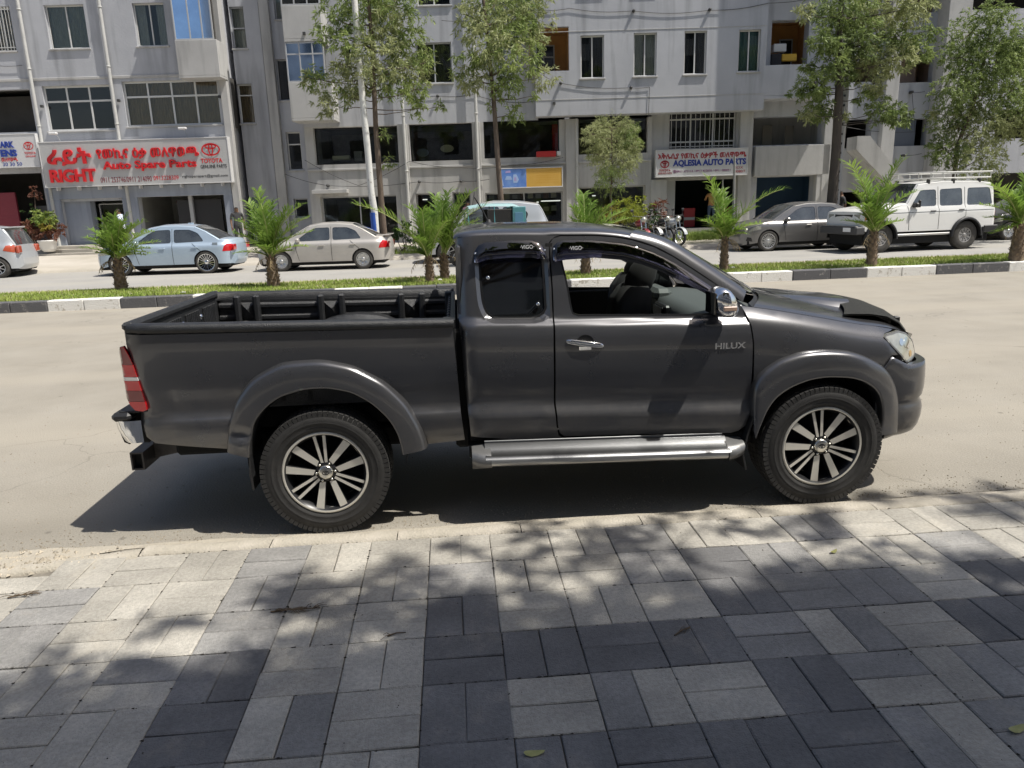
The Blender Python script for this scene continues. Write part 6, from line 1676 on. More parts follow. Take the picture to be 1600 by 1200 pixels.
# ---- white off-roader with roof rack
so = dict(wb=2.73, W=.86, x0=-1.02, x1=3.42, belt=1.20, roof=1.86, sill=.52, arch=.46, R=.40, round=.16, tum=.55, crown=.03,
    top=[(-.98, .62, 'rear_door'), (-1.02, .75, 'rear_door'), (-1.02, 1.15, 'rear_door'), (-.96, 1.25, 'rear_door'), (-.90, 1.72, 'rear_door'), (-.84, 1.83, 'roof'), (-.4, 1.885, 'roof'), (.8, 1.90, 'roof'), (1.55, 1.84, 'windscreen'), (1.90, 1.32, 'bonnet'), (2.4, 1.27, 'bonnet'), (3.05, 1.20, 'bonnet'), (3.28, 1.12, 'front_panel'), (3.32, .80, 'front_panel'), (3.30, .66, 'front_panel')],
    wins=[chamf([(-.86, 1.24), (-.02, 1.24), (-.05, 1.72), (-.78, 1.72)]), chamf([(.12, 1.24), (.86, 1.24), (.86, 1.70), (.14, 1.72)]), chamf([(.98, 1.24), (1.78, 1.24), (1.74, 1.32), (1.48, 1.69), (.98, 1.70)])],
    seams=[(.92, .6, .92, 1.78), (.05, .95, .05, 1.75), (.05, .95, .42, .62), (1.86, .6, 1.90, 1.26), (-.95, 1.10, 3.1, 1.08)], handles=[(.20, 1.12), (1.12, 1.11)], hm=BLK, mm=BLK,
    lamps=[('tail_light', [(-.99, .80), (-.93, .80), (-.93, 1.05), (-.99, 1.05)], REDL), ('turn_indicator', [(3.10, .92), (3.26, .92), (3.26, 1.06), (3.10, 1.06)], mat('orange_lens', (.75, .18, .05), rough=.2, coat=1))], mirror=(1.72, 1.25), paint=WHITEP, wheel=wheel_mesh(.40, .21, .23, 10, .05, mat('steel_wheel_grey', (.30, .29, .28), rough=.5, metal=.4), 'steel', cover=True))
root, yf, sc = car('off_roader', 'white off-roader with a roof rack driving past the palms on the right', 'off-road car', (13.12, 21.05), (15.98, 21.30), so)
b = MB(); b.bbox(3.22, -.86, .52, 3.52, .86, .74, .03); b.build('front_bumper', mat('dark_grey_bumper', (.06, .06, .062), rough=.6), root)
MB().bbox(3.42, -.80, .741, 3.50, .80, .765, .004).build('bumper_trim', CHROME, root)
MB().bbox(3.30, -.42, .82, 3.345, .42, 1.08, .02).build('grille', BLK, root)
b = MB(); tri_oval(b, 0, 0, 0, .07, .05, .2); o = b.build('oval_emblem', AL2, root); o.location = (3.352, 0, .95); o.rotation_euler = (0, 0, math.pi/2)
for s in (-1, 1):
    MB().bbox(3.30, min(s*.46, s*.72), .82, 3.335, max(s*.46, s*.72), 1.08, .01).build('headlight', LAMPG, root)
MB().bbox(3.515, .28, .60, 3.53, .62, .71, .004).build('number_plate', WPRINT, root)
for cx in (0, 2.73):
    both_sides(flare([(cx+.52*math.cos(t), .40+.52*math.sin(t)) for t in np.linspace(math.pi+.05, -.05, 13)], [(cx+.455*math.cos(t), .40+.455*math.sin(t)) for t in np.linspace(math.pi+.05, -.05, 13)], yf, lambda x: .93, 'f'), 'wheel_flare', BLK, root)
for s in (-1, 1):
    MB().bbox(-.56, min(s*.62, s*.90), .28, -.53, max(s*.62, s*.90), .62, .005).build('mud_flap', BLK, root)
    MB().bbox(-1.05, min(s*.70, s*.88), .46, -.58, max(s*.70, s*.88), .66, .02).build('rear_corner_bumper', BLK, root)
    MB().bbox(.5, min(s*.72, s*.86), .44, 2.2, max(s*.72, s*.86), .50, .01).build('side_sill', AL2, root)
RACK = mat('rack_white', (.60, .60, .57), rough=.5)
b = MB()
for z, ex in ((2.00, .0), (2.16, .03)):
    c = [(-.80-ex, -.66, z), (-.80-ex, .66, z), (1.55+ex, .66, z), (1.55+ex, -.66, z), (-.80-ex, -.66, z)]
    b.tube(c, .022, 6)
b.build('rack_rail', RACK, root)
for x in np.linspace(-.80, 1.55, 7):
    b = MB()
    for s in (-1, 1): b.tube([(x, s*.66, 2.0), (x, s*.67, 2.16)], .014, 5)
    b.tube([(x, -.66, 2.0), (x, .66, 2.0)], .014, 5); b.build('rack_cross_bar', RACK, root)
for x in (-.45, .4, 1.2):
    for s in (-1, 1): MB().bbox(x-.04, min(s*.60, s*.68), 1.84, x+.04, max(s*.60, s*.68), 1.98, .01).build('rack_foot', BLK, root)
both_sides(MB().bbox(1.0, -.80, 1.44, 1.02, -.795, 1.45, .001), 'badge_strip', TRIMB, root)
b = MB(); b.tube([(1.62, .78, 1.30), (1.62, .88, 1.30)], .012, 5); b.bbox(1.58, .84, 1.22, 1.64, .93, 1.42, .02); b.build('wing_mirror', BLK, root)
# ---- teal three-wheeler behind the cab of the pickup
tr_ = thing('auto_rickshaw', 'teal three-wheeler taxi with a pale roof, its top showing over the pickup cab', 'auto rickshaw', (1.62, 22.0, .17), math.pi+.05)
b = MB()
rows = []
for x, z, w in ((-1.0, .45, .62), (-1.06, .9, .64), (-1.02, 1.3, .63), (-.92, 1.62, .60), (-.70, 1.72, .58), (.2, 1.74, .56), (.62, 1.68, .52), (.85, 1.45, .48), (1.08, 1.02, .42), (1.22, .75, .30), (1.25, .5, .22)):
    rows.append([(x, -w, z-.05), (x, -w+.05, z), (x, 0, z+.03), (x, w-.05, z), (x, w, z-.05)])
b.grid(rows[3:7], 0, True); b.build('roof', mat('pale_teal_roof', (.26, .40, .42), rough=.6), tr_)
MB().grid(rows[:4], 0, True).build('rear_panel', TEALP, tr_); MB().grid(rows[6:9], 0, True).build('windscreen', CGL, tr_); MB().grid(rows[8:], 0, True).build('nose', TEALP, tr_)
for s in (-1, 1):
    MB().bbox(-1.0, min(s*.58, s*.64), .40, .55, max(s*.58, s*.64), .86, .03).build('side_panel', TEALP, tr_)
    MB().bbox(-1.0, min(s*.58, s*.63), .86, -.62, max(s*.58, s*.63), 1.66, .02).build('rear_quarter', TEALP, tr_)
    MB().bbox(-.92, min(s*.632, s*.64), 1.10, -.68, max(s*.632, s*.64), 1.50, .01).build('quarter_window', mat('blue_tint_window', (.10, .22, .33), rough=.1, coat=1), tr_)
    MB().tube([(.60, s*.55, .8), (.66, s*.52, 1.64)], .022, 6).build('cab_post', TEALP, tr_); MB().tube([(-.10, s*.60, .8), (-.10, s*.57, 1.68)], .018, 6).build('cab_post', TEALP, tr_); MB().bbox(-.60, min(s*.56, s*.59), .86, .10, max(s*.56, s*.59), 1.60, .01).build('dark_opening_panel', BLK, tr_)  # black panel added in each side opening to read as a dark window
MB().bbox(-.6, -.5, .5, -.2, .5, 1.25, .06).build('bench', CLOTH, tr_)
for x, y in ((-.6, -.5), (-.6, .5), (.95, 0)):
    o = link('wheel', wheel_mesh(.315, .215, .19, 7, .055, AL2, 'seven')[0], tr_, (x, y, .24), scale=(.76, .5, .76))
# ------------------------------------------------------------------ trees, palms, shrubs
BARK = mat('tree_bark', (.10, .075, .055), rough=.95, col2=(.17, .13, .10), scale=6, bump=1., bscale=22, stretch=(1, 1, .3))
BARKD = mat('dark_bark', (.05, .042, .036), rough=.95, col2=(.09, .075, .06), scale=6, bump=1., bscale=22, stretch=(1, 1, .3))
def leafmat(name, c, c2, sc=1.2):
    M = mat(name, c, rough=.55, col2=c2, scale=sc, detail=4)
    t = M.node_tree; N = t.nodes.new; L = t.links.new; b = t.nodes['Principled BSDF']; o = t.nodes['Material Output']
    src = b.inputs['Base Color'].links[0].from_socket
    tl = N('ShaderNodeBsdfTranslucent'); mx = N('ShaderNodeMixShader'); mx.inputs[0].default_value = .42
    L(src, tl.inputs[0]); L(b.outputs[0], mx.inputs[1]); L(tl.outputs[0], mx.inputs[2]); L(mx.outputs[0], o.inputs[0]); return M
LF1 = leafmat('feathery_leaf_green', (.13, .195, .055), (.34, .41, .13)); LF2 = leafmat('olive_leaf', (.12, .175, .055), (.30, .37, .12)); LF3 = leafmat('pale_leaf', (.24, .28, .11), (.42, .44, .22)); LFY = leafmat('yellow_leaf', (.35, .30, .05), (.45, .38, .09))
LFP = leafmat('palm_leaf', (.13, .24, .035), (.30, .42, .08), .9)
def leaves(b, c, r, n, L_, w, rr, droop=.3, sq=.85, mi=0, clump=True):
    """leaf-sized blades in sprays spread through a lobe of the crown"""
    done = 0
    while done < n:
        # a spray of leaves along a short twig
        d = Vector((rr.gauss(0, 1), rr.gauss(0, 1), rr.gauss(0, 1))); d.normalize(); q = r*rr.random()**.42
        p = c+Vector((d.x*q, d.y*q, d.z*q*sq)); ax = (d*.8+Vector((rr.gauss(0, .5), rr.gauss(0, .5), rr.gauss(-droop, .4)))).normalized()
        m_ = rr.randint(9, 16); ln = r*rr.uniform(.18, .34); y_ = rr.random()
        for k in range(m_):
            t = k/m_; base = p+ax*ln*t+Vector((0, 0, -ln*.25*t*t))
            a = Vector((rr.gauss(0, 1), rr.gauss(0, 1), rr.gauss(-.25, .7))).normalized()*.75+ax*.5; a.normalize()
            l = L_*rr.uniform(.6, 1.25); s_ = a.cross(Vector((rr.gauss(0, 1), rr.gauss(0, 1), rr.gauss(0, 1)))).normalized()*w*rr.uniform(.7, 1.2)
            m0 = base+a*l*.5+Vector((0, 0, -l*.05))
            b.add([base, m0+s_*.5, base+a*l+Vector((0, 0, -l*.15)), m0-s_*.5], [(0, 1, 2, 3)], mi)
        done += m_
def branch(b, p, q, r0, r1, rr, n=5):
    pts = []; 
    for i in range(n+1):
        t = i/n; v = p.lerp(q, t)+Vector((rr.gauss(0, .03), rr.gauss(0, .03), -.12*math.sin(t*math.pi)*(q-p).length*.3+rr.gauss(0, .02)))*(1 if 0 < i < n else 0); pts.append(v)
    b.tube(pts, [r0+(r1-r0)*i/n for i in range(n+1)], 6)
def px_tree(name, label, D, base, trunk, blobs, lm, bark, dens, leaf, seed, group, ground=.40, r0=.12, zup=None):
    """base/trunk: photo points of the trunk centre line; blobs: lobes of the crown (px, py, radius px, depth offset, material)"""
    rr = random.Random(seed)
    tp = [at(x, y, D) for x, y in trunk]
    root = thing(name, label, 'tree', tuple(world(tp[-1][0], D, ground)), -YAW, group)
    o = Vector((tp[-1][0], D, ground))
    pts = [Vector((s, D, z))-o for s, z in tp]; pts[-1].z = -.1; pts = pts[::-1]
    n = len(pts); top = pts[-1]+Vector((0, 0, 2.2 if zup is None else zup)); pts.append(top); n += 1
    b = MB(); b.tube([p+Vector((rr.gauss(0, .015), rr.gauss(0, .02), 0)) for p in pts], [r0*(1-.75*i/(n-1)) for i in range(n)], 10); b.build('trunk', bark, root)
    cb = MB(); bb = MB()
    tx = [p.z for p in pts]
    for (px_, py_, r) in blobs:
        dd = rr.uniform(-.9, .9)*min(1.2, r/35.)
        s, z = at(px_, py_, D+dd); c = Vector((s, D+dd, z))-o; R_ = r*D/F_PX
        zt = max(.4, min(c.z-R_*.5, pts[-1].z)); i = max(1, min(n-1, next((k for k in range(1, n) if pts[k].z >= zt), n-1)))
        t = (zt-pts[i-1].z)/max(1e-3, pts[i].z-pts[i-1].z); a = pts[i-1].lerp(pts[i], min(1, max(0, t)))
        branch(bb, a, c, .030 if R_ > .5 else .018, .008, rr)
        for _ in range(3):
            d = Vector((rr.gauss(0, 1), rr.gauss(0, 1), rr.gauss(0, .6))).normalized(); branch(bb, c, c+d*R_*.75, .010, .004, rr, 3)
        mi = rr.choice((0, 0, 0, 1))
        leaves(cb, c, R_*1.08, int(dens*R_*R_), leaf[0], leaf[1], rr, mi=mi)
    bb.build('limb', bark, root)
    k = cb.build('crown', [lm, LF3 if lm != LF3 else LF1], root); k['kind'] = 'stuff'
    return root
px_tree('street_tree', 'tall feathery tree behind the white pole with the blue foot', 25.6, None, [(572, -30), (582, 60), (588, 200), (597, 330), (600, 372)],
    [(560, -20, 50), (620, 0, 45), (520, 30, 24), (505, 55, 14), (545, 60, 28), (600, 45, 38), (640, 70, 28), (590, 92, 36), (638, 105, 34), (665, 98, 12), (540, 100, 18), (500, 125, 22), (556, 125, 32), (610, 130, 30), (508, 162, 18), (540, 150, 16), (650, 140, 18), (655, 168, 14), (690, 165, 8), (602, 208, 8), (607, 250, 9), (480, 122, 8)],
    LF1, BARK, 2100, (.19, .042), 1, 'street trees on the far pavement')
px_tree('street_tree', 'slim feathery tree rising beside the blue and yellow board', 25.8, None, [(752, -30), (763, 60), (772, 160), (778, 260), (784, 330), (787, 372)],
    [(780, -5, 52), (742, 30, 28), (822, 18, 36), (770, 60, 38), (735, 88, 20), (738, 120, 24), (800, 88, 40), (836, 62, 16), (850, 118, 18), (788, 130, 24), (718, 115, 10), (800, 176, 15), (832, 150, 7), (765, 165, 7), (815, 45, 22)],
    LF1, BARK, 2100, (.19, .042), 2, 'street trees on the far pavement')
px_tree('street_tree', 'dark-stemmed broad tree in front of the stair at the right', 25.4, None, [(1316, -30), (1312, 60), (1310, 140), (1306, 240), (1299, 340), (1297, 372)],
    [(1315, 10, 40), (1255, 20, 12), (1370, 15, 38), (1430, 8, 26), (1290, 60, 22), (1340, 60, 32), (1400, 60, 28), (1452, 48, 13), (1300, 95, 25), (1350, 90, 26), (1400, 92, 24), (1262, 102, 11), (1438, 80, 17), (1272, 128, 18), (1320, 120, 14), (1365, 130, 18), (1250, 141, 14), (1285, 165, 22), (1350, 152, 12), (1382, 172, 22), (1412, 182, 14), (1262, 178, 11), (1318, 180, 8), (1395, 185, 12), (1280, 140, 12)],
    LF2, BARKD, 3700, (.17, .042), 3, 'street trees on the far pavement', r0=.20)
px_tree('street_tree', 'bushy grey-green tree above the white off-roader', 25.2, None, [(1545, 60), (1520, 160), (1495, 230), (1487, 330), (1485, 372)],
    [(1550, 22, 24), (1520, 50, 34), (1575, 62, 30), (1502, 90, 28), (1548, 100, 42), (1590, 92, 22), (1492, 138, 30), (1540, 150, 44), (1583, 140, 20), (1480, 190, 26), (1530, 200, 40), (1568, 200, 20), (1482, 238, 24), (1530, 248, 32), (1455, 176, 9), (1600, 60, 14), (1465, 230, 14), (1540, 280, 16)],
    LF2, BARK, 4800, (.11, .036), 4, 'street trees on the far pavement', r0=.10, zup=.6)
px_tree('small_tree', 'small pale feathery tree between the yellow board and the blue-lettered board', 26.6, None, [(955, 210), (956, 260), (954, 300), (952, 350)],
    [(955, 215, 36), (930, 210, 18), (985, 212, 20), (960, 245, 34), (985, 250, 16), (955, 280, 24), (940, 196, 11), (975, 195, 14), (930, 240, 14), (990, 230, 12)],
    LF3, BARK, 6500, (.12, .018), 5, None, r0=.035, zup=.2)
px_tree('street_tree', 'sprig of a tree crown entering at the right edge', 25.0, None, [(1640, -10), (1650, 160), (1650, 372)],
    [(1612, 190, 22), (1618, 220, 20), (1640, 150, 40), (1650, 80, 50), (1645, 210, 30)], LF1, BARK, 3500, (.15, .036), 6, None)

# ---- young date palms on the median
TRUNKP = mat('palm_boot_bark', (.13, .095, .065), rough=.95, col2=(.25, .19, .13), scale=12, bump=1.2, bscale=26)
def palm(label, D, base, crown_y, tips, seed, tr=.12, h=None, group='young palms on the median', w=.027):
    rr = random.Random(seed); s0, _ = at(base[0], base[1], D); _, zc = at(base[0], crown_y, D)
    g = .205; root = thing('palm', label, 'palm', tuple(world(s0, D, g)), -YAW, group)
    hc = zc-g
    t = MB(); rows = []
    for z, k in ((-.05, 1.15), (.1, 1.25), (hc*.5, 1.05), (hc*.85, .8), (hc, .5)): rows.append((tr*k, z))
    t.lathe(rows, 12, 'z')
    for i in range(60):           # old leaf bases wrapped round the stem
        a = i*2.4; z = .02+hc*.95*(i/60); rd = tr*(1.2-.4*i/60)
        p = Vector((math.cos(a)*rd*.8, math.sin(a)*rd*.8, z)); q = Vector((math.cos(a)*rd*1.35, math.sin(a)*rd*1.35, z+.09)); sd = Vector((-math.sin(a), math.cos(a), 0))*.035
        t.add([p-sd, p+sd, q+sd*.5, q-sd*.5, p-sd+Vector((0, 0, .05)), p+sd+Vector((0, 0, .05))], [(0, 1, 2, 3), (3, 2, 5, 4)])
    t.build('trunk', TRUNKP, root)
    cxm = sum(t[0] for t in tips)/len(tips); cym = sum(t[1] for t in tips)/len(tips)
    tips = list(tips)+[(base[0]+(t[0]-base[0])*rr.uniform(.55, .85)+rr.gauss(0, 6), crown_y+(t[1]-crown_y)*rr.uniform(.6, .9)) for t in rr.sample(list(tips), min(6, len(tips)))]
    for i, (tx, ty) in enumerate(tips):
        dep = rr.uniform(-.55, .45)
        s, z = at(tx, ty, D+dep); tip = Vector((s-s0, dep, z-g)); b = MB()
        base_p = Vector((rr.gauss(0, .02), rr.gauss(0, .02), hc-.03))
        d = tip-base_p; L_ = d.length*1.08; up = Vector((0, 0, 1)); ctrl = base_p+Vector((d.x*.35, d.y*.35, d.z*.62+L_*.13))
        P = [base_p*(1-u)**2+ctrl*2*u*(1-u)+tip*u*u for u in np.linspace(0, 1, 15)]
        b.tube(P, [.016*(1-.8*u)+.002 for u in np.linspace(0, 1, 15)], 5, mi=1)
        n = 32
        for k in range(4, n+1):
            u = k/n; q = base_p*(1-u)**2+ctrl*2*u*(1-u)+tip*u*u; tg = (ctrl-base_p)*(1-u)*2+(tip-ctrl)*2*u; tg.normalize()
            side = tg.cross(up); side = side.normalized() if side.length > .05 else Vector((0, 1, 0)); nn_ = side.cross(tg)
            ll = (L_*.26+.13)*max(.35, math.sin(min(1, u*1.05+.12)*math.pi))**.55
            for sg in (-1, 1):
                a = (tg*.75+side*sg*.72+nn_*.28+Vector((rr.gauss(0, .17), rr.gauss(0, .17), rr.gauss(0, .17)))).normalized(); l = ll*rr.uniform(.65, 1.15)
                wv = a.cross(nn_).normalized()*w*.5; m0 = q+a*l*.45+nn_*.01; e = q+a*l+Vector((0, 0, -l*.14))
                b.add([q-wv*.6, q+wv*.6, m0+wv, m0-wv, e], [(0, 1, 2, 3), (3, 2, 4)], 0)
        b.build('frond', [LFP, MATS.get('frond_stalk') or mat('frond_stalk', (.30, .34, .12), rough=.6)], root)
    for i in range(4):            # dead fronds hanging at the base of the crown
        a = rr.uniform(0, 6.28); l = rr.uniform(.30, .50); b = MB(); p0 = Vector((math.cos(a)*tr*.6, math.sin(a)*tr*.6, hc-.05)); p1 = p0+Vector((math.cos(a)*l*.6, math.sin(a)*l*.6, .04)); p2 = p0+Vector((math.cos(a)*l*.85, math.sin(a)*l*.85, -l*.55))
        P = [p0*(1-u)**2+p1*2*u*(1-u)+p2*u*u for u in np.linspace(0, 1, 8)]; b.tube(P, .006, 4)
        for q in P[3:]:
            for sg in (-1, 1): e = q+Vector((-math.sin(a)*sg*.07+rr.gauss(0, .02), math.cos(a)*sg*.07, -.09)); b.add([q, q+Vector((.012, .012, 0)), e], [(0, 1, 2)])
        b.build('dead_frond', mat('dry_frond', (.26, .20, .11), rough=.9), root)
    return root
def fan(cx, cy, spec): return [(cx+dx, cy+dy) for dx, dy in spec]
palm('young palm with a short fat stem in front of the pale blue saloon', 17.6, (190, 452), 404, [(135, 372), (143, 360), (160, 345), (178, 338), (200, 336), (222, 348), (240, 362), (246, 378), (128, 388), (165, 358), (210, 352), (236, 395), (150, 395), (190, 350)], 1, .115)
palm('bushy young palm between the pale blue and beige saloons', 17.2, (428, 446), 400, [(370, 395), (372, 345), (388, 318), (402, 300), (425, 318), (450, 326), (470, 322), (482, 340), (486, 362), (480, 385), (365, 365), (410, 330), (440, 345), (462, 355), (395, 350), (385, 380), (455, 392), (418, 360)], 2, .12)
palm('first of the two palms left of the pickup cab, with one frond reaching far left', 17.2, (672, 438), 402, [(556, 320), (640, 325), (660, 330), (690, 325), (655, 350), (640, 362), (700, 345), (622, 360), (678, 345), (630, 385), (648, 395)], 3, .085)
palm('second palm right against the pickup cab', 17.8, (695, 434), 398, [(680, 308), (700, 302), (720, 308), (738, 300), (757, 322), (735, 330), (715, 325), (690, 330), (745, 345), (668, 330), (725, 350)], 4, .09)
palm('palm seen through the pickup window and above its roof', 17.9, (915, 426), 388, [(900, 308), (912, 304), (925, 318), (895, 325), (935, 330), (960, 318), (975, 330), (980, 342), (890, 340), (945, 345)], 5, .10)
palm('thin tall palm with one upright feather behind the bonnet', 17.9, (1131, 417), 372, [(1106, 280), (1128, 300), (1222, 296), (1180, 325), (1095, 345), (1150, 345), (1190, 350), (1100, 362), (1165, 365), (1145, 330), (1112, 340)], 6, .085)
palm('palm standing in front of the white off-roader', 17.7, (1362, 406), 362, [(1328, 258), (1412, 250), (1345, 290), (1375, 300), (1395, 290), (1330, 320), (1400, 330), (1410, 345), (1320, 345), (1385, 335), (1430, 300), (1355, 320), (1335, 300)], 7, .10)
palm('stout palm at the right edge of the median', 17.9, (1588, 398), 350, [(1530, 320), (1548, 290), (1600, 275), (1620, 300), (1562, 305), (1540, 340), (1585, 300), (1640, 290), (1650, 330), (1572, 325), (1610, 320), (1550, 365)], 8, .13)

# ---- garden planting on the far pavement
def shrub(name, label, cat, D, blobs, mats, dens, leaf, seed, ground=.4, group=None, stems=True):
    rr = random.Random(seed); c0 = blobs[0]; s0, _ = at(c0[0], c0[1], D)
    root = thing(name, label, cat, tuple(world(s0, D, ground)), -YAW, group); b = MB(); st = MB()
    for i, (x, y, r) in enumerate(blobs):
        s, z = at(x, y, D); c = Vector((s-s0, rr.uniform(-.2, .2), z-ground)); R_ = r*D/F_PX
        leaves(b, c, R_, int(dens*R_*R_)+60, leaf[0], leaf[1], rr, mi=i % len(mats)); branch(st, Vector((rr.gauss(0, .05), 0, 0)), c, .02, .008, rr, 3)
    st.build('stem', BARK, root); k = b.build('foliage', mats, root); return root
YG = leafmat('yellow_green_leaf', (.22, .27, .03), (.38, .40, .06)); MAR = leafmat('maroon_leaf', (.12, .045, .03), (.24, .11, .07)); DG = leafmat('dark_green_leaf', (.03, .07, .02), (.07, .13, .03))
shrub('yellow_palm_shrub', 'yellow-green arching shrub showing above the pickup roof', 'shrub', 25.9, [(975, 325, 18), (960, 335, 14), (990, 330, 14)], [YG, LFY], 1200, (.26, .022), 11)
shrub('croton_bush', 'bright yellow-green bush behind the pickup windscreen', 'bush', 26.0, [(1000, 325, 20), (985, 318, 14), (1015, 335, 14), (1000, 345, 16)], [YG, YG, DG], 1200, (.13, .05), 12)
shrub('cordyline', 'small bush with reddish-brown sword leaves by the blue-lettered shop', 'bush', 26.2, [(1028, 322, 10), (1030, 335, 12)], [MAR], 1600, (.24, .04), 13)
shrub('hedge', 'low dark hedge behind the boot of the beige saloon', 'hedge', 26.4, [(628, 362, 14), (645, 366, 14), (662, 368, 12), (615, 368, 10), (635, 350, 9)], [DG, DG, YG], 1800, (.10, .04), 14)
shrub('garden_palm', 'small garden palm beside the low dark hedge', 'palm', 26.2, [(700, 340, 14), (722, 352, 14), (705, 362, 14)], [LFP], 900, (.22, .03), 16)
b = MB()
def lawn(r):
    p = world(at(1085, 360, 28)[0]+r.uniform(-3.3, 3.3), 27.0+r.random()*2.6, .44); return (p.x, p.y, .42+.02*r.random())
grass('shop_lawn', 9000, lawn, .10, .34, 21, w=.012)
def tuft(r):
    p = world(at(640, 400, 25)[0]+r.uniform(-2.2, 3.0), 25.9+r.random()*1.2, .3); return (p.x, p.y, .33)
grass('verge_weeds', 1500, tuft, .05, .22, 22, w=.012)
# potted plant by the red shop
s, _ = at(75, 380, 29.3); pot = thing('potted_plant', 'white bowl pot with a red and green bush on the steps of the red shop', 'potted plant', tuple(world(s, 29.3, .62)), -YAW)
MB().lathe([(.0, .0), (.20, .0), (.27, .12), (.31, .34), (.36, .40), (.36, .44), (.32, .44), (.30, .36), (0, .34)], 24, 'z').build('pot', mat('white_pot', (.70, .69, .66), rough=.5), pot)
rr = random.Random(31); b = MB()
for i, (dx, dz, r_, mi) in enumerate(((0, 1.15, .34, 0), (-.2, 1.35, .22, 0), (.25, 1.3, .24, 0), (-.42, .85, .30, 1), (.40, .85, .32, 1), (0, .75, .34, 1), (-.62, 1.0, .20, 1), (.1, 1.0, .25, 2))):
    leaves(b, Vector((dx, 0, dz)), r_, 260, .15, .06, rr, mi=mi)
b.build('foliage', [leafmat('croton_green', (.16, .24, .05), (.34, .40, .10)), MAR, LFY], pot)
# dark foliage at the right of the red shop
shrub('dark_creeper', 'dark leafy creeper in the shade left of the blue-grey pier', 'plant', 30.2, [(46, 330, 12), (50, 300, 10), (44, 350, 12)], [DG, MAR], 900, (.12, .05), 15, ground=.5)

# ---- crowns of the two trees standing behind the photographer: their shade lies on the pavement
def shade_tree(label, trunk_xy, spots, seed, zr=(7.5, 11.5), group='trees over the near pavement'):
    """spots: (x, y, radius, amount) of shade on the ground; the lobes hang where the sun passes through them"""
    rr = random.Random(seed); root = thing('shade_tree', label, 'tree', (*trunk_xy, 0), 0, group); o = Vector((*trunk_xy, 0))
    k = SUN/SUN.z; bb = MB(); cb = MB(); pts = [Vector((0, 0, -.1)), Vector((.05, .02, 1.6)), Vector((.0, .1, 3.2)), Vector((.15, .2, 6.0)), Vector((.2, .3, 9.0))]
    bb.tube(pts, [.24, .20, .17, .12, .05], 10); bb.build('trunk', BARK, root); lb_ = MB()
    for x, y, r, am in spots:
        z = rr.uniform(*zr); c = Vector((x, y, 0))+k*z-o
        branch(lb_, pts[2].lerp(pts[4], rr.random()), c, .035, .010, rr)
        for _ in range(2):
            d = Vector((rr.gauss(0, 1), rr.gauss(0, 1), rr.gauss(0, .4))).normalized(); branch(lb_, c, c+d*r*.8, .012, .004, rr, 3)
        leaves(cb, c, r, int(am), .19, .055, rr, sq=.8)
    lb_.build('limb', BARK, root); kk = cb.build('crown', [LF1], root); kk['kind'] = 'stuff'
rs = random.Random(77); sp1 = []; sp2 = []
def edge_y(x):   # northern limit of the solid shade on the pavement
    return float(np.interp(x, [-6, -2.6, -1.9, -1.2, -.9, -.4, 0, .6, 1.4, 2.4, 3.6, 8], [2.6, 3.0, 3.22, 3.22, 3.45, 3.62, 3.72, 3.80, 3.95, 4.05, 4.1, 4.0]))
for x in np.arange(-3.8, 6.2, .40):
    for y in np.arange(-.6, 4.3, .40):
        xx = x+rs.gauss(0, .09); yy = y+rs.gauss(0, .09); d = edge_y(xx)-yy
        if d < .34: continue
        # gaps that let patches of sun through
        if any(((xx-a)/ra)**2+((yy-b_)/rb)**2 < 1 for a, b_, ra, rb in ((.62, 3.05, .26, .22), (.22, 3.35, .22, .2), (1.35, 3.62, .3, .16), (1.9, 3.55, .3, .2), (2.55, 3.62, .35, .2), (3.2, 3.45, .3, .2), (-1.75, 2.95, .4, .13), (-1.15, 3.0, .25, .12), (2.9, 3.0, .2, .12))): continue
        (sp1 if xx < 1.6 else sp2).append((xx, yy, .36, 620 if yy < 3.1 and d > .5 else (400 if d > .8 else 210)))
for x, y, r, am in ((.25, 3.75, .22, 60), (.95, 3.93, .24, 90), (1.5, 3.98, .22, 70), (2.1, 4.02, .26, 110), (2.9, 4.1, .22, 70), (3.5, 4.05, .28, 120), (-1.55, 3.12, .3, 110), (-.75, 3.55, .24, 90), (.55, 3.98, .2, 50), (-.3, 3.6, .22, 80)): (sp1 if x < 1.6 else sp2).append((x, y, r, am))
shade_tree('leafy tree behind the viewpoint that shades the near pavement on the left', (-.6, -3.4), sp1, 51)
shade_tree('leafy tree behind the viewpoint that shades the near pavement on the right', (5.6, -3.0), sp2, 52)
# ------------------------------------------------------------------ poles, cables, people, litter
def pole(name, label, pts, D, r0, r1, m_, ground=.3, group=None, segs=10):
    P = [at(x, y, D) for x, y in pts]; s0 = P[-1][0]
    root = thing(name, label, 'pole', tuple(world(s0, D, ground)), -YAW, group)
    v = [Vector((s-s0, 0, z-ground)) for s, z in P][::-1]; v[0].z = -.1
    n = len(v); MB().tube(v, [r0+(r1-r0)*i/(n-1) for i in range(n)], segs).build('shaft', m_, root); return root, v
root, v = pole('lamp_post', 'white round lamp post with a blue painted foot behind the beige saloon', [(549, -60), (554, 0), (566, 150), (575, 240), (580, 300), (585, 330), (588, 372)], 25.3, .12, .09, flaky('peeling_white_paint', (.66, .66, .63), (.40, .38, .33), .60))
zb_ = at(585, 332, 25.3)[1]-.3
MB().tube([Vector((0, 0, -.05)), Vector((-.03, 0, zb_))], [.128, .124], 14).build('blue_foot', mat('blue_pole_paint', (.03, .10, .42), rough=.5, var=.15), root)
root, v = pole('utility_pole', 'square pale concrete pole beside the dark tree trunk', [(1326, 60), (1318, 175), (1306, 300), (1300, 372)], 25.9, .17, .12, PLB, segs=4)
b = MB()
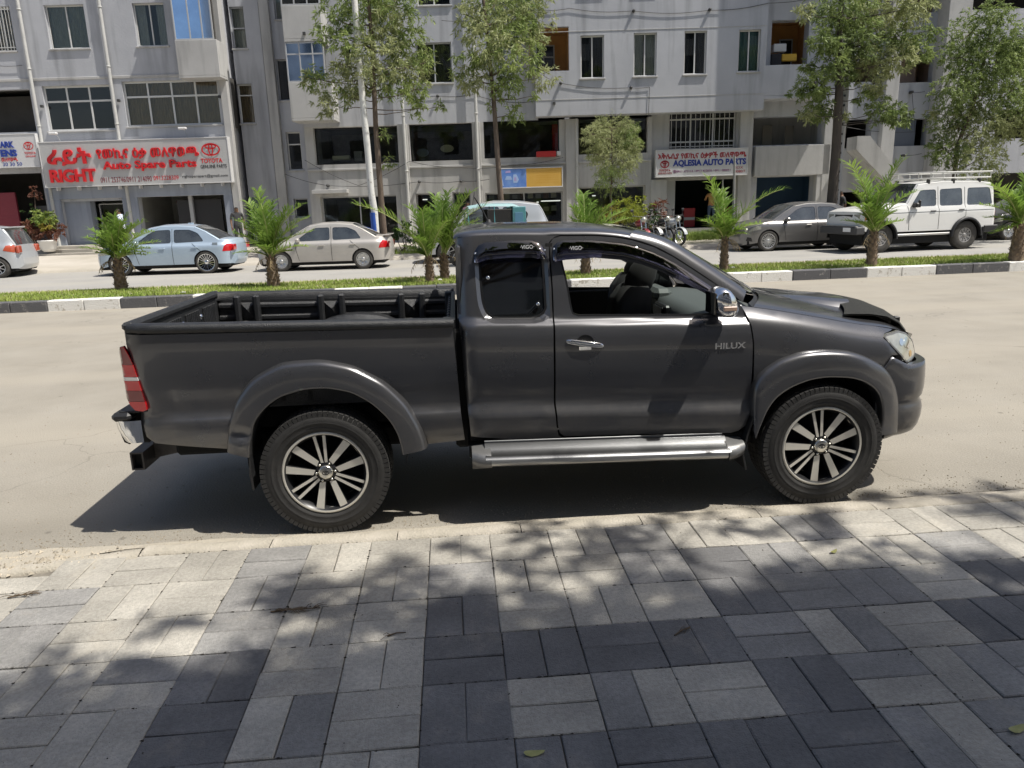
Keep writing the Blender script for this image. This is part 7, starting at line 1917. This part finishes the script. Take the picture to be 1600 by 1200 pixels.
for z in np.arange(.8, 5.5, .30): b.bbox(-.02+.04*z*.9-.035*z, -.20, z, .02+.04*z*.9-.035*z, -.13, z+.07, .004)
kind(b.build('pole_hole', TRIMB, root), 'stuff')
pole('sign_post', 'thin grey post standing in front of the blue-lettered board', [(1148, 244), (1147, 300), (1145, 356)], 27.8, .045, .04, mat('grey_post', (.30, .30, .28), rough=.6))
pole('thin_post', 'thin wire-like steel rod left of the first palm pair, by the shop parapet', [(741, 300), (724, 262)], 29.8, .01, .01, TRIMB)
# cables strung along the walls, with small black clips
CABLE = mat('cable_black', (.05, .05, .05), rough=.6)
def cable(label, pts, D, r=.010, clips=()):
    P = [at(x, y, D) for x, y in pts]; s0, z0 = P[0]
    root = thing('cable', label, 'cable', tuple(world(s0, D, z0)), -YAW, 'cables strung along the facades'); v = []
    for a, c in zip(P, P[1:]):
        n = 8
        for k in range(n): t = k/n; v.append(Vector((a[0]+(c[0]-a[0])*t-s0, 0, a[1]+(c[1]-a[1])*t-z0-.10*math.sin(t*math.pi)*min(1, abs(c[0]-a[0])/3))))
    v.append(Vector((P[-1][0]-s0, 0, P[-1][1]-z0))); MB().tube(v, r, 5).build('wire', CABLE, root)
    for (x, y) in clips:
        s, z = at(x, y, D); MB().lathe([(0, -.10), (.05, -.09), (.06, -.03), (.05, .2)], 10, 'y', (s-s0, 0, z-z0)).build('insulator', CABLE, root)
cable('dark cable sagging above the row of narrow windows', [(690, 32), (760, 30), (835, 16), (890, 13), (988, 17), (1108, 16), (1200, 5), (1290, -8)], DB-.03, clips=((990, 17), (1109, 15)))
cable('dark cable under the row of narrow windows', [(876, 130), (985, 137), (1015, 136)], DB-.03, clips=((876, 130), (986, 137)))
cable('short cable dropping to the corner shop window', [(1015, 136), (1013, 185)], DB-.03)
cable('dark cable along the parapet above the left shops', [(445, 272), (512, 290), (655, 284), (720, 283), (765, 280)], DM-.16, clips=((512, 290), (655, 284), (720, 283)))
cable('thin cable looping over the first floor parapet', [(476, 250), (560, 290), (640, 252), (720, 262), (800, 258), (880, 246)], DM-.25, r=.010)
cable('cable crossing the wall right of the upper windows', [(640, 150), (683, 150), (740, 148), (800, 160), (835, 158)], DM-.03, clips=((684, 150),))
cable('cable on the first floor wall behind the broad tree', [(1320, 198), (1430, 206), (1425, 145), (1445, 143)], DT-.1, clips=((1424, 144),))
cable('cable end on the wall above the palm at right', [(1395, 262), (1413, 243), (1440, 240)], DT-.4, clips=((1413, 243),))
cable('cable sagging across the left building between the pipes', [(-10, 102), (35, 102)], DL-.05, r=.009)
for i, (x, y, D, w) in enumerate(((863, 37, DB-.06, 'above the ochre loggia'), (866, 161, DB-.06, 'under the ochre loggia'), (475, 52, DX-.06, 'on the glazed balcony stack'), (185, 157, DL-.1, 'on the left building between its large windows'), (65, 166, DL-.1, 'left of the six-pane window'), (343, 151, DL-.1, 'right of the eight-pane window'))):
    s, z = at(x, y, D); t = thing('wall_clip', 'small black wall bracket '+w, 'bracket', tuple(world(s, D, z)), -YAW, 'small brackets on the facades')
    MB().bbox(-.05, -.04, -.05, .05, .07, .05, .01).build('plate', CABLE, t)
# ---- people
SKIN = mat('dark_skin', (.16, .085, .05), rough=.55); HAIR = mat('black_hair', (.015, .012, .010), rough=.8)
def person(label, s, D, g, h, rot, shirt, trousers, pose='stand', lean=0.):
    root = thing('person', label, 'person', tuple(world(s, D, g)), rot); k = h/1.72
    def P(x, y, z): return (x*k, y*k, z*k)
    J = {'pel': P(0, 0, .93), 'sp': P(.01, 0, 1.12), 'ch': P(.02+lean*.5, 0, 1.30), 'nk': P(.02+lean, 0, 1.46), 'hd': P(.05+lean, 0, 1.54), 'hd2': P(.05+lean, 0, 1.66)}
    st = .16 if pose == 'walk' else .03
    for sd, q in (('l', 1), ('r', -1)):
        J['hp'+sd] = P(0, .09*q, .88); J['kn'+sd] = P(.03+st*q*.7, .10*q, .48); J['an'+sd] = P(-.02+st*q*(1.4 if q > 0 else 1.9), .10*q, .09); J['to'+sd] = P(.14+st*q*(1.4 if q > 0 else 1.9), .11*q, .03)
        J['sh'+sd] = P(.01+lean, .19*q, 1.40); J['el'+sd] = P(-.03-st*q*.5+lean, .25*q, 1.12); J['wr'+sd] = P(.06-st*q*.9+lean, .25*q, .88); J['ha'+sd] = P(.09-st*q+lean, .24*q, .79)
        if pose == 'reach': J['el'+sd] = P(.20, .24*q, 1.15); J['wr'+sd] = P(.38, .18*q, 1.20); J['ha'+sd] = P(.46, .16*q, 1.22)
    rad = {'pel': .14, 'sp': .125, 'ch': .15, 'nk': .058, 'hd': .085, 'hd2': .085, 'hp': .10, 'kn': .062, 'an': .045, 'to': .04, 'sh': .066, 'el': .045, 'wr': .032, 'ha': .038}
    E_ = [('pel', 'sp'), ('sp', 'ch'), ('ch', 'nk'), ('nk', 'hd'), ('hd', 'hd2')]
    for sd in 'lr': E_ += [('pel', 'hp'+sd), ('hp'+sd, 'kn'+sd), ('kn'+sd, 'an'+sd), ('an'+sd, 'to'+sd), ('ch', 'sh'+sd), ('sh'+sd, 'el'+sd), ('el'+sd, 'wr'+sd), ('wr'+sd, 'ha'+sd)]
    names = list(J); me = bpy.data.meshes.new('body'); me.from_pydata([J[n] for n in names], [(names.index(a), names.index(b)) for a, b in E_], [])
    ob = bpy.data.objects.new('body', me); COL.objects.link(ob); md = ob.modifiers.new('s', 'SKIN'); md.use_smooth_shade = True
    for i, n in enumerate(names):
        r = rad.get(n, rad.get(n[:-1], .05))*k; ob.data.skin_vertices[0].data[i].radius = (r, r*(.8 if n in ('ch', 'sp') else 1)); ob.data.skin_vertices[0].data[i].use_root = (n == 'pel')
    sb = ob.modifiers.new('d', 'SUBSURF'); sb.levels = 2; sb.render_levels = 2
    dg = bpy.context.evaluated_depsgraph_get(); dg.update(); m2 = bpy.data.meshes.new_from_object(ob.evaluated_get(dg)); bpy.data.objects.remove(ob)
    for x in (SKIN, shirt, trousers, HAIR, BLK): m2.materials.append(x)
    for p in m2.polygons:
        c = p.center; z = c.z/k; arm = abs(c.y/k) > .20
        p.material_index = 1 if (.90 < z < 1.45 and not (arm and z < 1.16)) else 0
        if z < .92 and not (arm and z > .70): p.material_index = 2
        if z < .07: p.material_index = 4
        if z > 1.60 or (z > 1.52 and c.x/k < .02+lean): p.material_index = 3
        p.use_smooth = True
    link('body', m2, root)
    b = MB()
    for q in (-1, 1):
        b.lathe([(0, -.012*k), (.016*k, 0), (0, .012*k)], 8, 'x', P(.13+lean, .03*q, 1.60), 0)
    b.lathe([(0, -.03*k), (.014*k, -.01*k), (0, .03*k)], 8, 'z', P(.142+lean, 0, 1.565), 1); b.build('face', [BLK, SKIN], root)
    for q in (-1, 1):
        hb = MB(); ha = Vector(J['hal' if q > 0 else 'har'])
        for f in range(4): hb.tube([ha+Vector((.0, (f-1.5)*.017*k, 0)), ha+Vector((.02*k, (f-1.5)*.019*k, -.05*k)), ha+Vector((.03*k, (f-1.5)*.018*k, -.085*k))], [.010*k, .009*k, .007*k], 5)
        hb.tube([ha+Vector((.02*k, -.02*k*q, .02*k)), ha+Vector((.06*k, -.03*k*q, -.02*k))], [.011*k, .008*k], 5); hb.build('fingers', SKIN, root)
    return root
SH1 = mat('white_blue_shirt', (.58, .64, .76), rough=.8, var=.1, scale=5); TR1 = mat('dark_trousers', (.03, .03, .035), rough=.8)
s, _ = at(190, 345, 29.0); person('person in a pale blue shirt walking left past the shop under the red-lettered board', s, 29.0, .50, 1.72, math.pi-YAW+.15, SH1, TR1, 'walk', .03)
s, _ = at(1108, 345, 31.9); person('person in an orange-tan shirt standing at the entrance of the shop under the blue-lettered board', s, 31.6, .72, 1.62, math.pi/2-YAW, mat('tan_orange_shirt', (.42, .22, .09), rough=.8), mat('blue_jeans', (.06, .09, .15), rough=.8), 'reach')
s, _ = at(1314, 325, 27.6); person('person in dark clothes by the wall behind the bonnet of the white off-roader', s, 27.6, .42, 1.66, math.pi-YAW, mat('dark_shirt', (.04, .04, .045), rough=.8), TR1, 'stand')
s, _ = at(729, 335, 27.4); person('person in red and blue standing behind the palms left of the pickup cab', s, 27.4, .42, 1.68, -.6, mat('blue_white_top', (.18, .22, .45), rough=.8, col2=(.45, .08, .05), scale=4), TR1, 'stand')
s, _ = at(366, 340, 29.8); person('person in dark clothes standing at the right end of the left shop', s, 30.1, .50, 1.66, -1.2, mat('charcoal_shirt', (.05, .05, .055), rough=.8), TR1, 'stand')
# driver of the off-roader
dr = bpy.data.objects.get('off_roader')
# crates in the corner shop
for i, (x0, x1, lab) in enumerate(((1068, 1086, 'red crate with a pale band left of the person in tan'), (1128, 1149, 'red crate with a pale band right of the person in tan'))):
    a, za, c, zc_ = rect(x0, 333, x1, 352, 32.2); cr = thing('crate', lab+' in the shop entrance', 'crate', tuple(world((a+c)/2, 32.2, .70)), -YAW, 'red crates in the shop entrance'); hw = (c-a)/2
    b = MB(); b.bbox(-hw, 0, 0, hw, .4, .80, .02); b.build('case', mat('crate_red', (.42, .04, .05), rough=.5), cr); MB().bbox(-hw+.02, -.006, .30, hw-.02, .0, .42, .001).build('band', SIGNW2, cr)
# ---- motorcycles parked on the far pavement
def motorbike(label, s, D, rz, m_, sc=1.):
    root = thing('motorcycle', label, 'motorcycle', tuple(world(s, D, .36)), rz, 'motorcycles parked on the far pavement', sc)
    for x in (-.62, .66):
        w = bpy.data.objects.new('wheel', None); COL.objects.link(w); w.parent = root; w.location = (x, 0, .30)
        MB().lathe([(.25, -.05), (.30, -.03), (.305, 0), (.30, .03), (.25, .05)], 26, 'y').build('tyre', RUBBER, w)
        b = MB(); b.lathe([(.24, -.03), (.255, 0), (.24, .03)], 26, 'y')
        for k in range(8): b.tube([(0, 0, 0), (.245*math.cos(k*math.pi/4), 0, .245*math.sin(k*math.pi/4))], .008, 4)
        b.lathe([(0, -.06), (.05, -.05), (.05, .05), (0, .06)], 12, 'y'); b.build('rim', AL2, w)
    rows = []
    for x, w_, z0, z1 in ((-.02, .05, .72, .82), (.10, .13, .68, .90), (.28, .15, .68, .93), (.42, .10, .72, .90), (.48, .03, .78, .84)): rows.append([(x, w_*math.cos(a), (z0+z1)/2+(z1-z0)/2*math.sin(a)) for a in np.linspace(0, 2*math.pi, 10, endpoint=False)])
    MB().grid(rows, 0, True, closed=True, caps=True).build('fuel_tank', m_, root)
    MB().bbox(-.72, -.13, .74, .0, .13, .82, .03).build('saddle', BLK, root)
    b = MB(); b.bbox(-.15, -.14, .25, .25, .14, .58, .05); b.lathe([(.05, -.2), (.12, -.18), (.12, .18), (.05, .2)], 10, 'y', (.05, 0, .36)); b.build('engine', mat('engine_alloy', (.3, .3, .3), rough=.5, metal=.7), root)
    b = MB(); b.tube([(.66, -.08, .30), (.50, -.08, .95)], .022, 6); b.tube([(.66, .08, .30), (.50, .08, .95)], .022, 6); b.build('front_fork', CHROME, root)
    b = MB(); b.tube([(.40, -.36, 1.05), (.47, -.15, 1.02), (.47, .15, 1.02), (.40, .36, 1.05)], .016, 6); b.build('handlebar', BLK, root)
    MB().lathe([(0, .08), (.09, .06), (.10, 0), (.05, -.10), (0, -.11)], 14, 'x', (.56, 0, .92)).build('headlight', LAMPG, root)
    MB().tube([(.1, .16, .32), (-.3, .18, .30), (-.80, .18, .42)], [.025, .035, .05], 8).build('exhaust', CHROME, root)
    b = MB(); b.tube([(.0, 0, .70), (-.1, 0, .35), (-.62, 0, .30)], .025, 6); b.tube([(-.1, 0, .65), (-.7, 0, .72)], .022, 6); b.tube([(-.62, .1, .30), (-.6, .12, .72)], .022, 6); b.build('frame', BLK, root)
    MB().grid([[(.66+.34*math.cos(t), y, .30+.34*math.sin(t)) for y in (-.07, 0, .07)] for t in np.linspace(.3, 2.3, 9)], 0, True).build('front_mudguard', m_, root)
    for q in (-1, 1): b = MB(); b.tube([(.42, q*.30, 1.05), (.40, q*.36, 1.20)], .008, 4); b.bbox(.38, q*.36-.06, 1.18, .40, q*.36+.06, 1.26, .01); b.build('mirror', BLK, root)
for i, (x, rz, m_, l) in enumerate(((1020, -1.3, WHITEP, 'white motorcycle at the front of the row behind the pickup roof'), (1036, -1.2, BLACKP, 'black motorcycle in the middle of the row behind the pickup roof'), (1050, -1.15, SILVP, 'silver motorcycle at the right end of the row'), (1000, -1.4, paint('maroon_paint', (.2, .02, .03)), 'maroon motorcycle at the left end of the row'))):
    s, _ = at(x, 350, 25.2-.1*i); motorbike(l, s, 26.3-.25*i, rz, m_, .98)
# low railing behind the motorcycles
root = thing('railing', 'thin black railing behind the motorcycles', 'railing', tuple(world(at(990, 350, 27.2)[0], 27.2, .42)), -YAW); b = MB()
for z in (.35, .62, .88): b.tube([(-1.4, 0, z), (1.8, 0, z)], .014, 5)
b.build('rail', BLK, root)
for x in np.linspace(-1.4, 1.8, 6): MB().tube([(x, 0, -.02), (x, 0, .9)], .016, 5).build('post', BLK, root)
# ---- unseen block added behind the viewpoint, its height set to darken reflections
ob = building('reflection_block', 'plain unseen block added behind the viewpoint to darken reflections'); ops_ = [(-26+k*3.2, .6+j*3.1, -26+k*3.2+1.5, 2.3+j*3.1) for k in range(17) for j in range(7)]
ob.rotation_euler = (0, 0, math.pi); ob.location = (0, 3, 0)
wall(ob, 'front_wall', PLA, -30, 30, 0, 22, 17.0, ops_, th=.2, side=4.)
for a in ops_: MB().box(a[0], 17.12, a[1], a[2], 17.15, a[3]).build('pane', PANE, ob)
# ---- litter: twigs and leaves on the pavement, paper on the median
TWIG = mat('dry_twig', (.11, .08, .05), rough=.9); LEAFY = mat('fallen_leaf', (.30, .30, .10), rough=.7, col2=(.42, .40, .16), scale=30)
def onground(px_, py_, z=.02):
    d = _r2*((px_-800)/F_PX)-_u2*((py_-600)/F_PX)+_fwd; t = (z-CAM_H)/d.z; return Vector((0, 0, CAM_H))+d*t
for i, (x, y, n, L_, lab) in enumerate(((462, 955, 30, .20, 'dry brown needle twig in the middle of the pavement'), (38, 932, 11, .13, 'dry brown twig at the left edge of the pavement'), (1068, 988, 3, .09, 'tiny stalk on the dark pavers right of centre'), (620, 993, 2, .07, 'short dark stem on the paver below the tailgate'))):
    p = onground(x, y, .022); rr = random.Random(i+60); root = thing('twig', lab, 'twig', tuple(p), rr.uniform(-.3, .5)); b = MB()
    b.tube([(-L_*.6, 0, .004), (0, .006, .010), (L_*.6, .012, .004)], [.004, .0035, .002], 5)
    for k in range(n):
        x0 = rr.uniform(-.5, .5)*L_; a = rr.gauss(0, .5)+(math.pi if rr.random() < .3 else 0); l = rr.uniform(.03, .08)
        b.tube([(x0, .004, .006), (x0+l*.5*math.cos(a), .004+l*.5*math.sin(a), .014), (x0+l*math.cos(a), .004+l*math.sin(a), .004)], [.0026, .002, .001], 4)
    b.build('stem', TWIG, root)
for i, (x, y, r_, lab) in enumerate(((835, 1177, .026, 'yellowish fallen leaf at the bottom centre of the pavement'), (1590, 1139, .028, 'yellow-green fallen leaf at the bottom right edge'), (1303, 862, .02, 'small pale leaf on the pavement near the front wheel'))):
    p = onground(x, y, .024); b = MB(); n = 10; pts = []
    for k in range(n): t = 2*math.pi*k/n; pts.append((r_*1.5*math.cos(t), r_*.6*math.sin(t)*(1-.3*math.cos(t)), .004+.004*math.cos(2*t)))
    b.add([(0, 0, .001)]+pts, [(0, k+1, (k+1) % n+1) for k in range(n)], smooth=True); o = b.build('fallen_leaf', LEAFY); o.location = p; o.rotation_euler = (0, 0, .3*i); tag(o, lab, 'leaf')
for i, (x, y, lab) in enumerate(((286, 457, 'white scrap of paper on the grass left of the truck bed'), (1145, 418, 'white scrap at the foot of the thin tall palm'), (1172, 427, 'small white scrap near the kerb behind the bonnet'), (687, 437, 'white stone between the two palms'))):
    p = onground(x, y, .235); b = MB(); b.bm((lambda m: (bmesh.ops.create_icosphere(m, subdivisions=1, radius=.05), m)[1])(bmesh.new())); o = b.build('scrap', SIGNW2); o.location = p; o.scale = (1.3, .8, .5); tag(o, lab, 'scrap')
# ------------------------------------------------------------------ loose pieces of a part become parts of their own
def split_loose(names):
    for o in list(bpy.data.objects):
        if o.type != 'MESH' or o.name.split('.')[0] not in names or o.get('kind'): continue
        me = o.data; n = len(me.vertices); par = list(range(n))
        def find(a):
            while par[a] != a: par[a] = par[par[a]]; a = par[a]
            return a
        for e in me.edges:
            a, b_ = find(e.vertices[0]), find(e.vertices[1])
            if a != b_: par[a] = b_
        # join islands that touch by position
        pos = {}
        for v in me.vertices:
            k = (round(v.co.x, 4), round(v.co.y, 4), round(v.co.z, 4))
            if k in pos: par[find(v.index)] = find(pos[k])
            else: pos[k] = v.index
        gr = {}
        for p in me.polygons: gr.setdefault(find(p.vertices[0]), []).append(p)
        if len(gr) < 2 or len(gr) > 60: continue
        for polys in list(gr.values()):
            b = MB(); mp = {}
            for p in polys:
                f = []
                for v in p.vertices:
                    if v not in mp: mp[v] = len(b.v); b.v.append(tuple(me.vertices[v].co))
                    f.append(mp[v])
                b.f.append(tuple(f)); b.mi.append(p.material_index); b.sm.append(p.use_smooth)
            q = b.build(o.name.split('.')[0], list(me.materials), o.parent); q.matrix_local = o.matrix_local.copy()
        bpy.data.objects.remove(o)
split_loose({'step_end_cap', 'window_catch', 'sill', 'protector_bracket', 'control_knob', 'tailgate_bolt', 'step_bracket', 'visor_clip', 'wiper', 'board_bracket', 'inner_door', 'tail_light', 'rack_rail', 'shop_surround', 'faded_picture', 'faded_line', 'rail', 'red_lettering', 'blue_lettering', 'door_badge'})
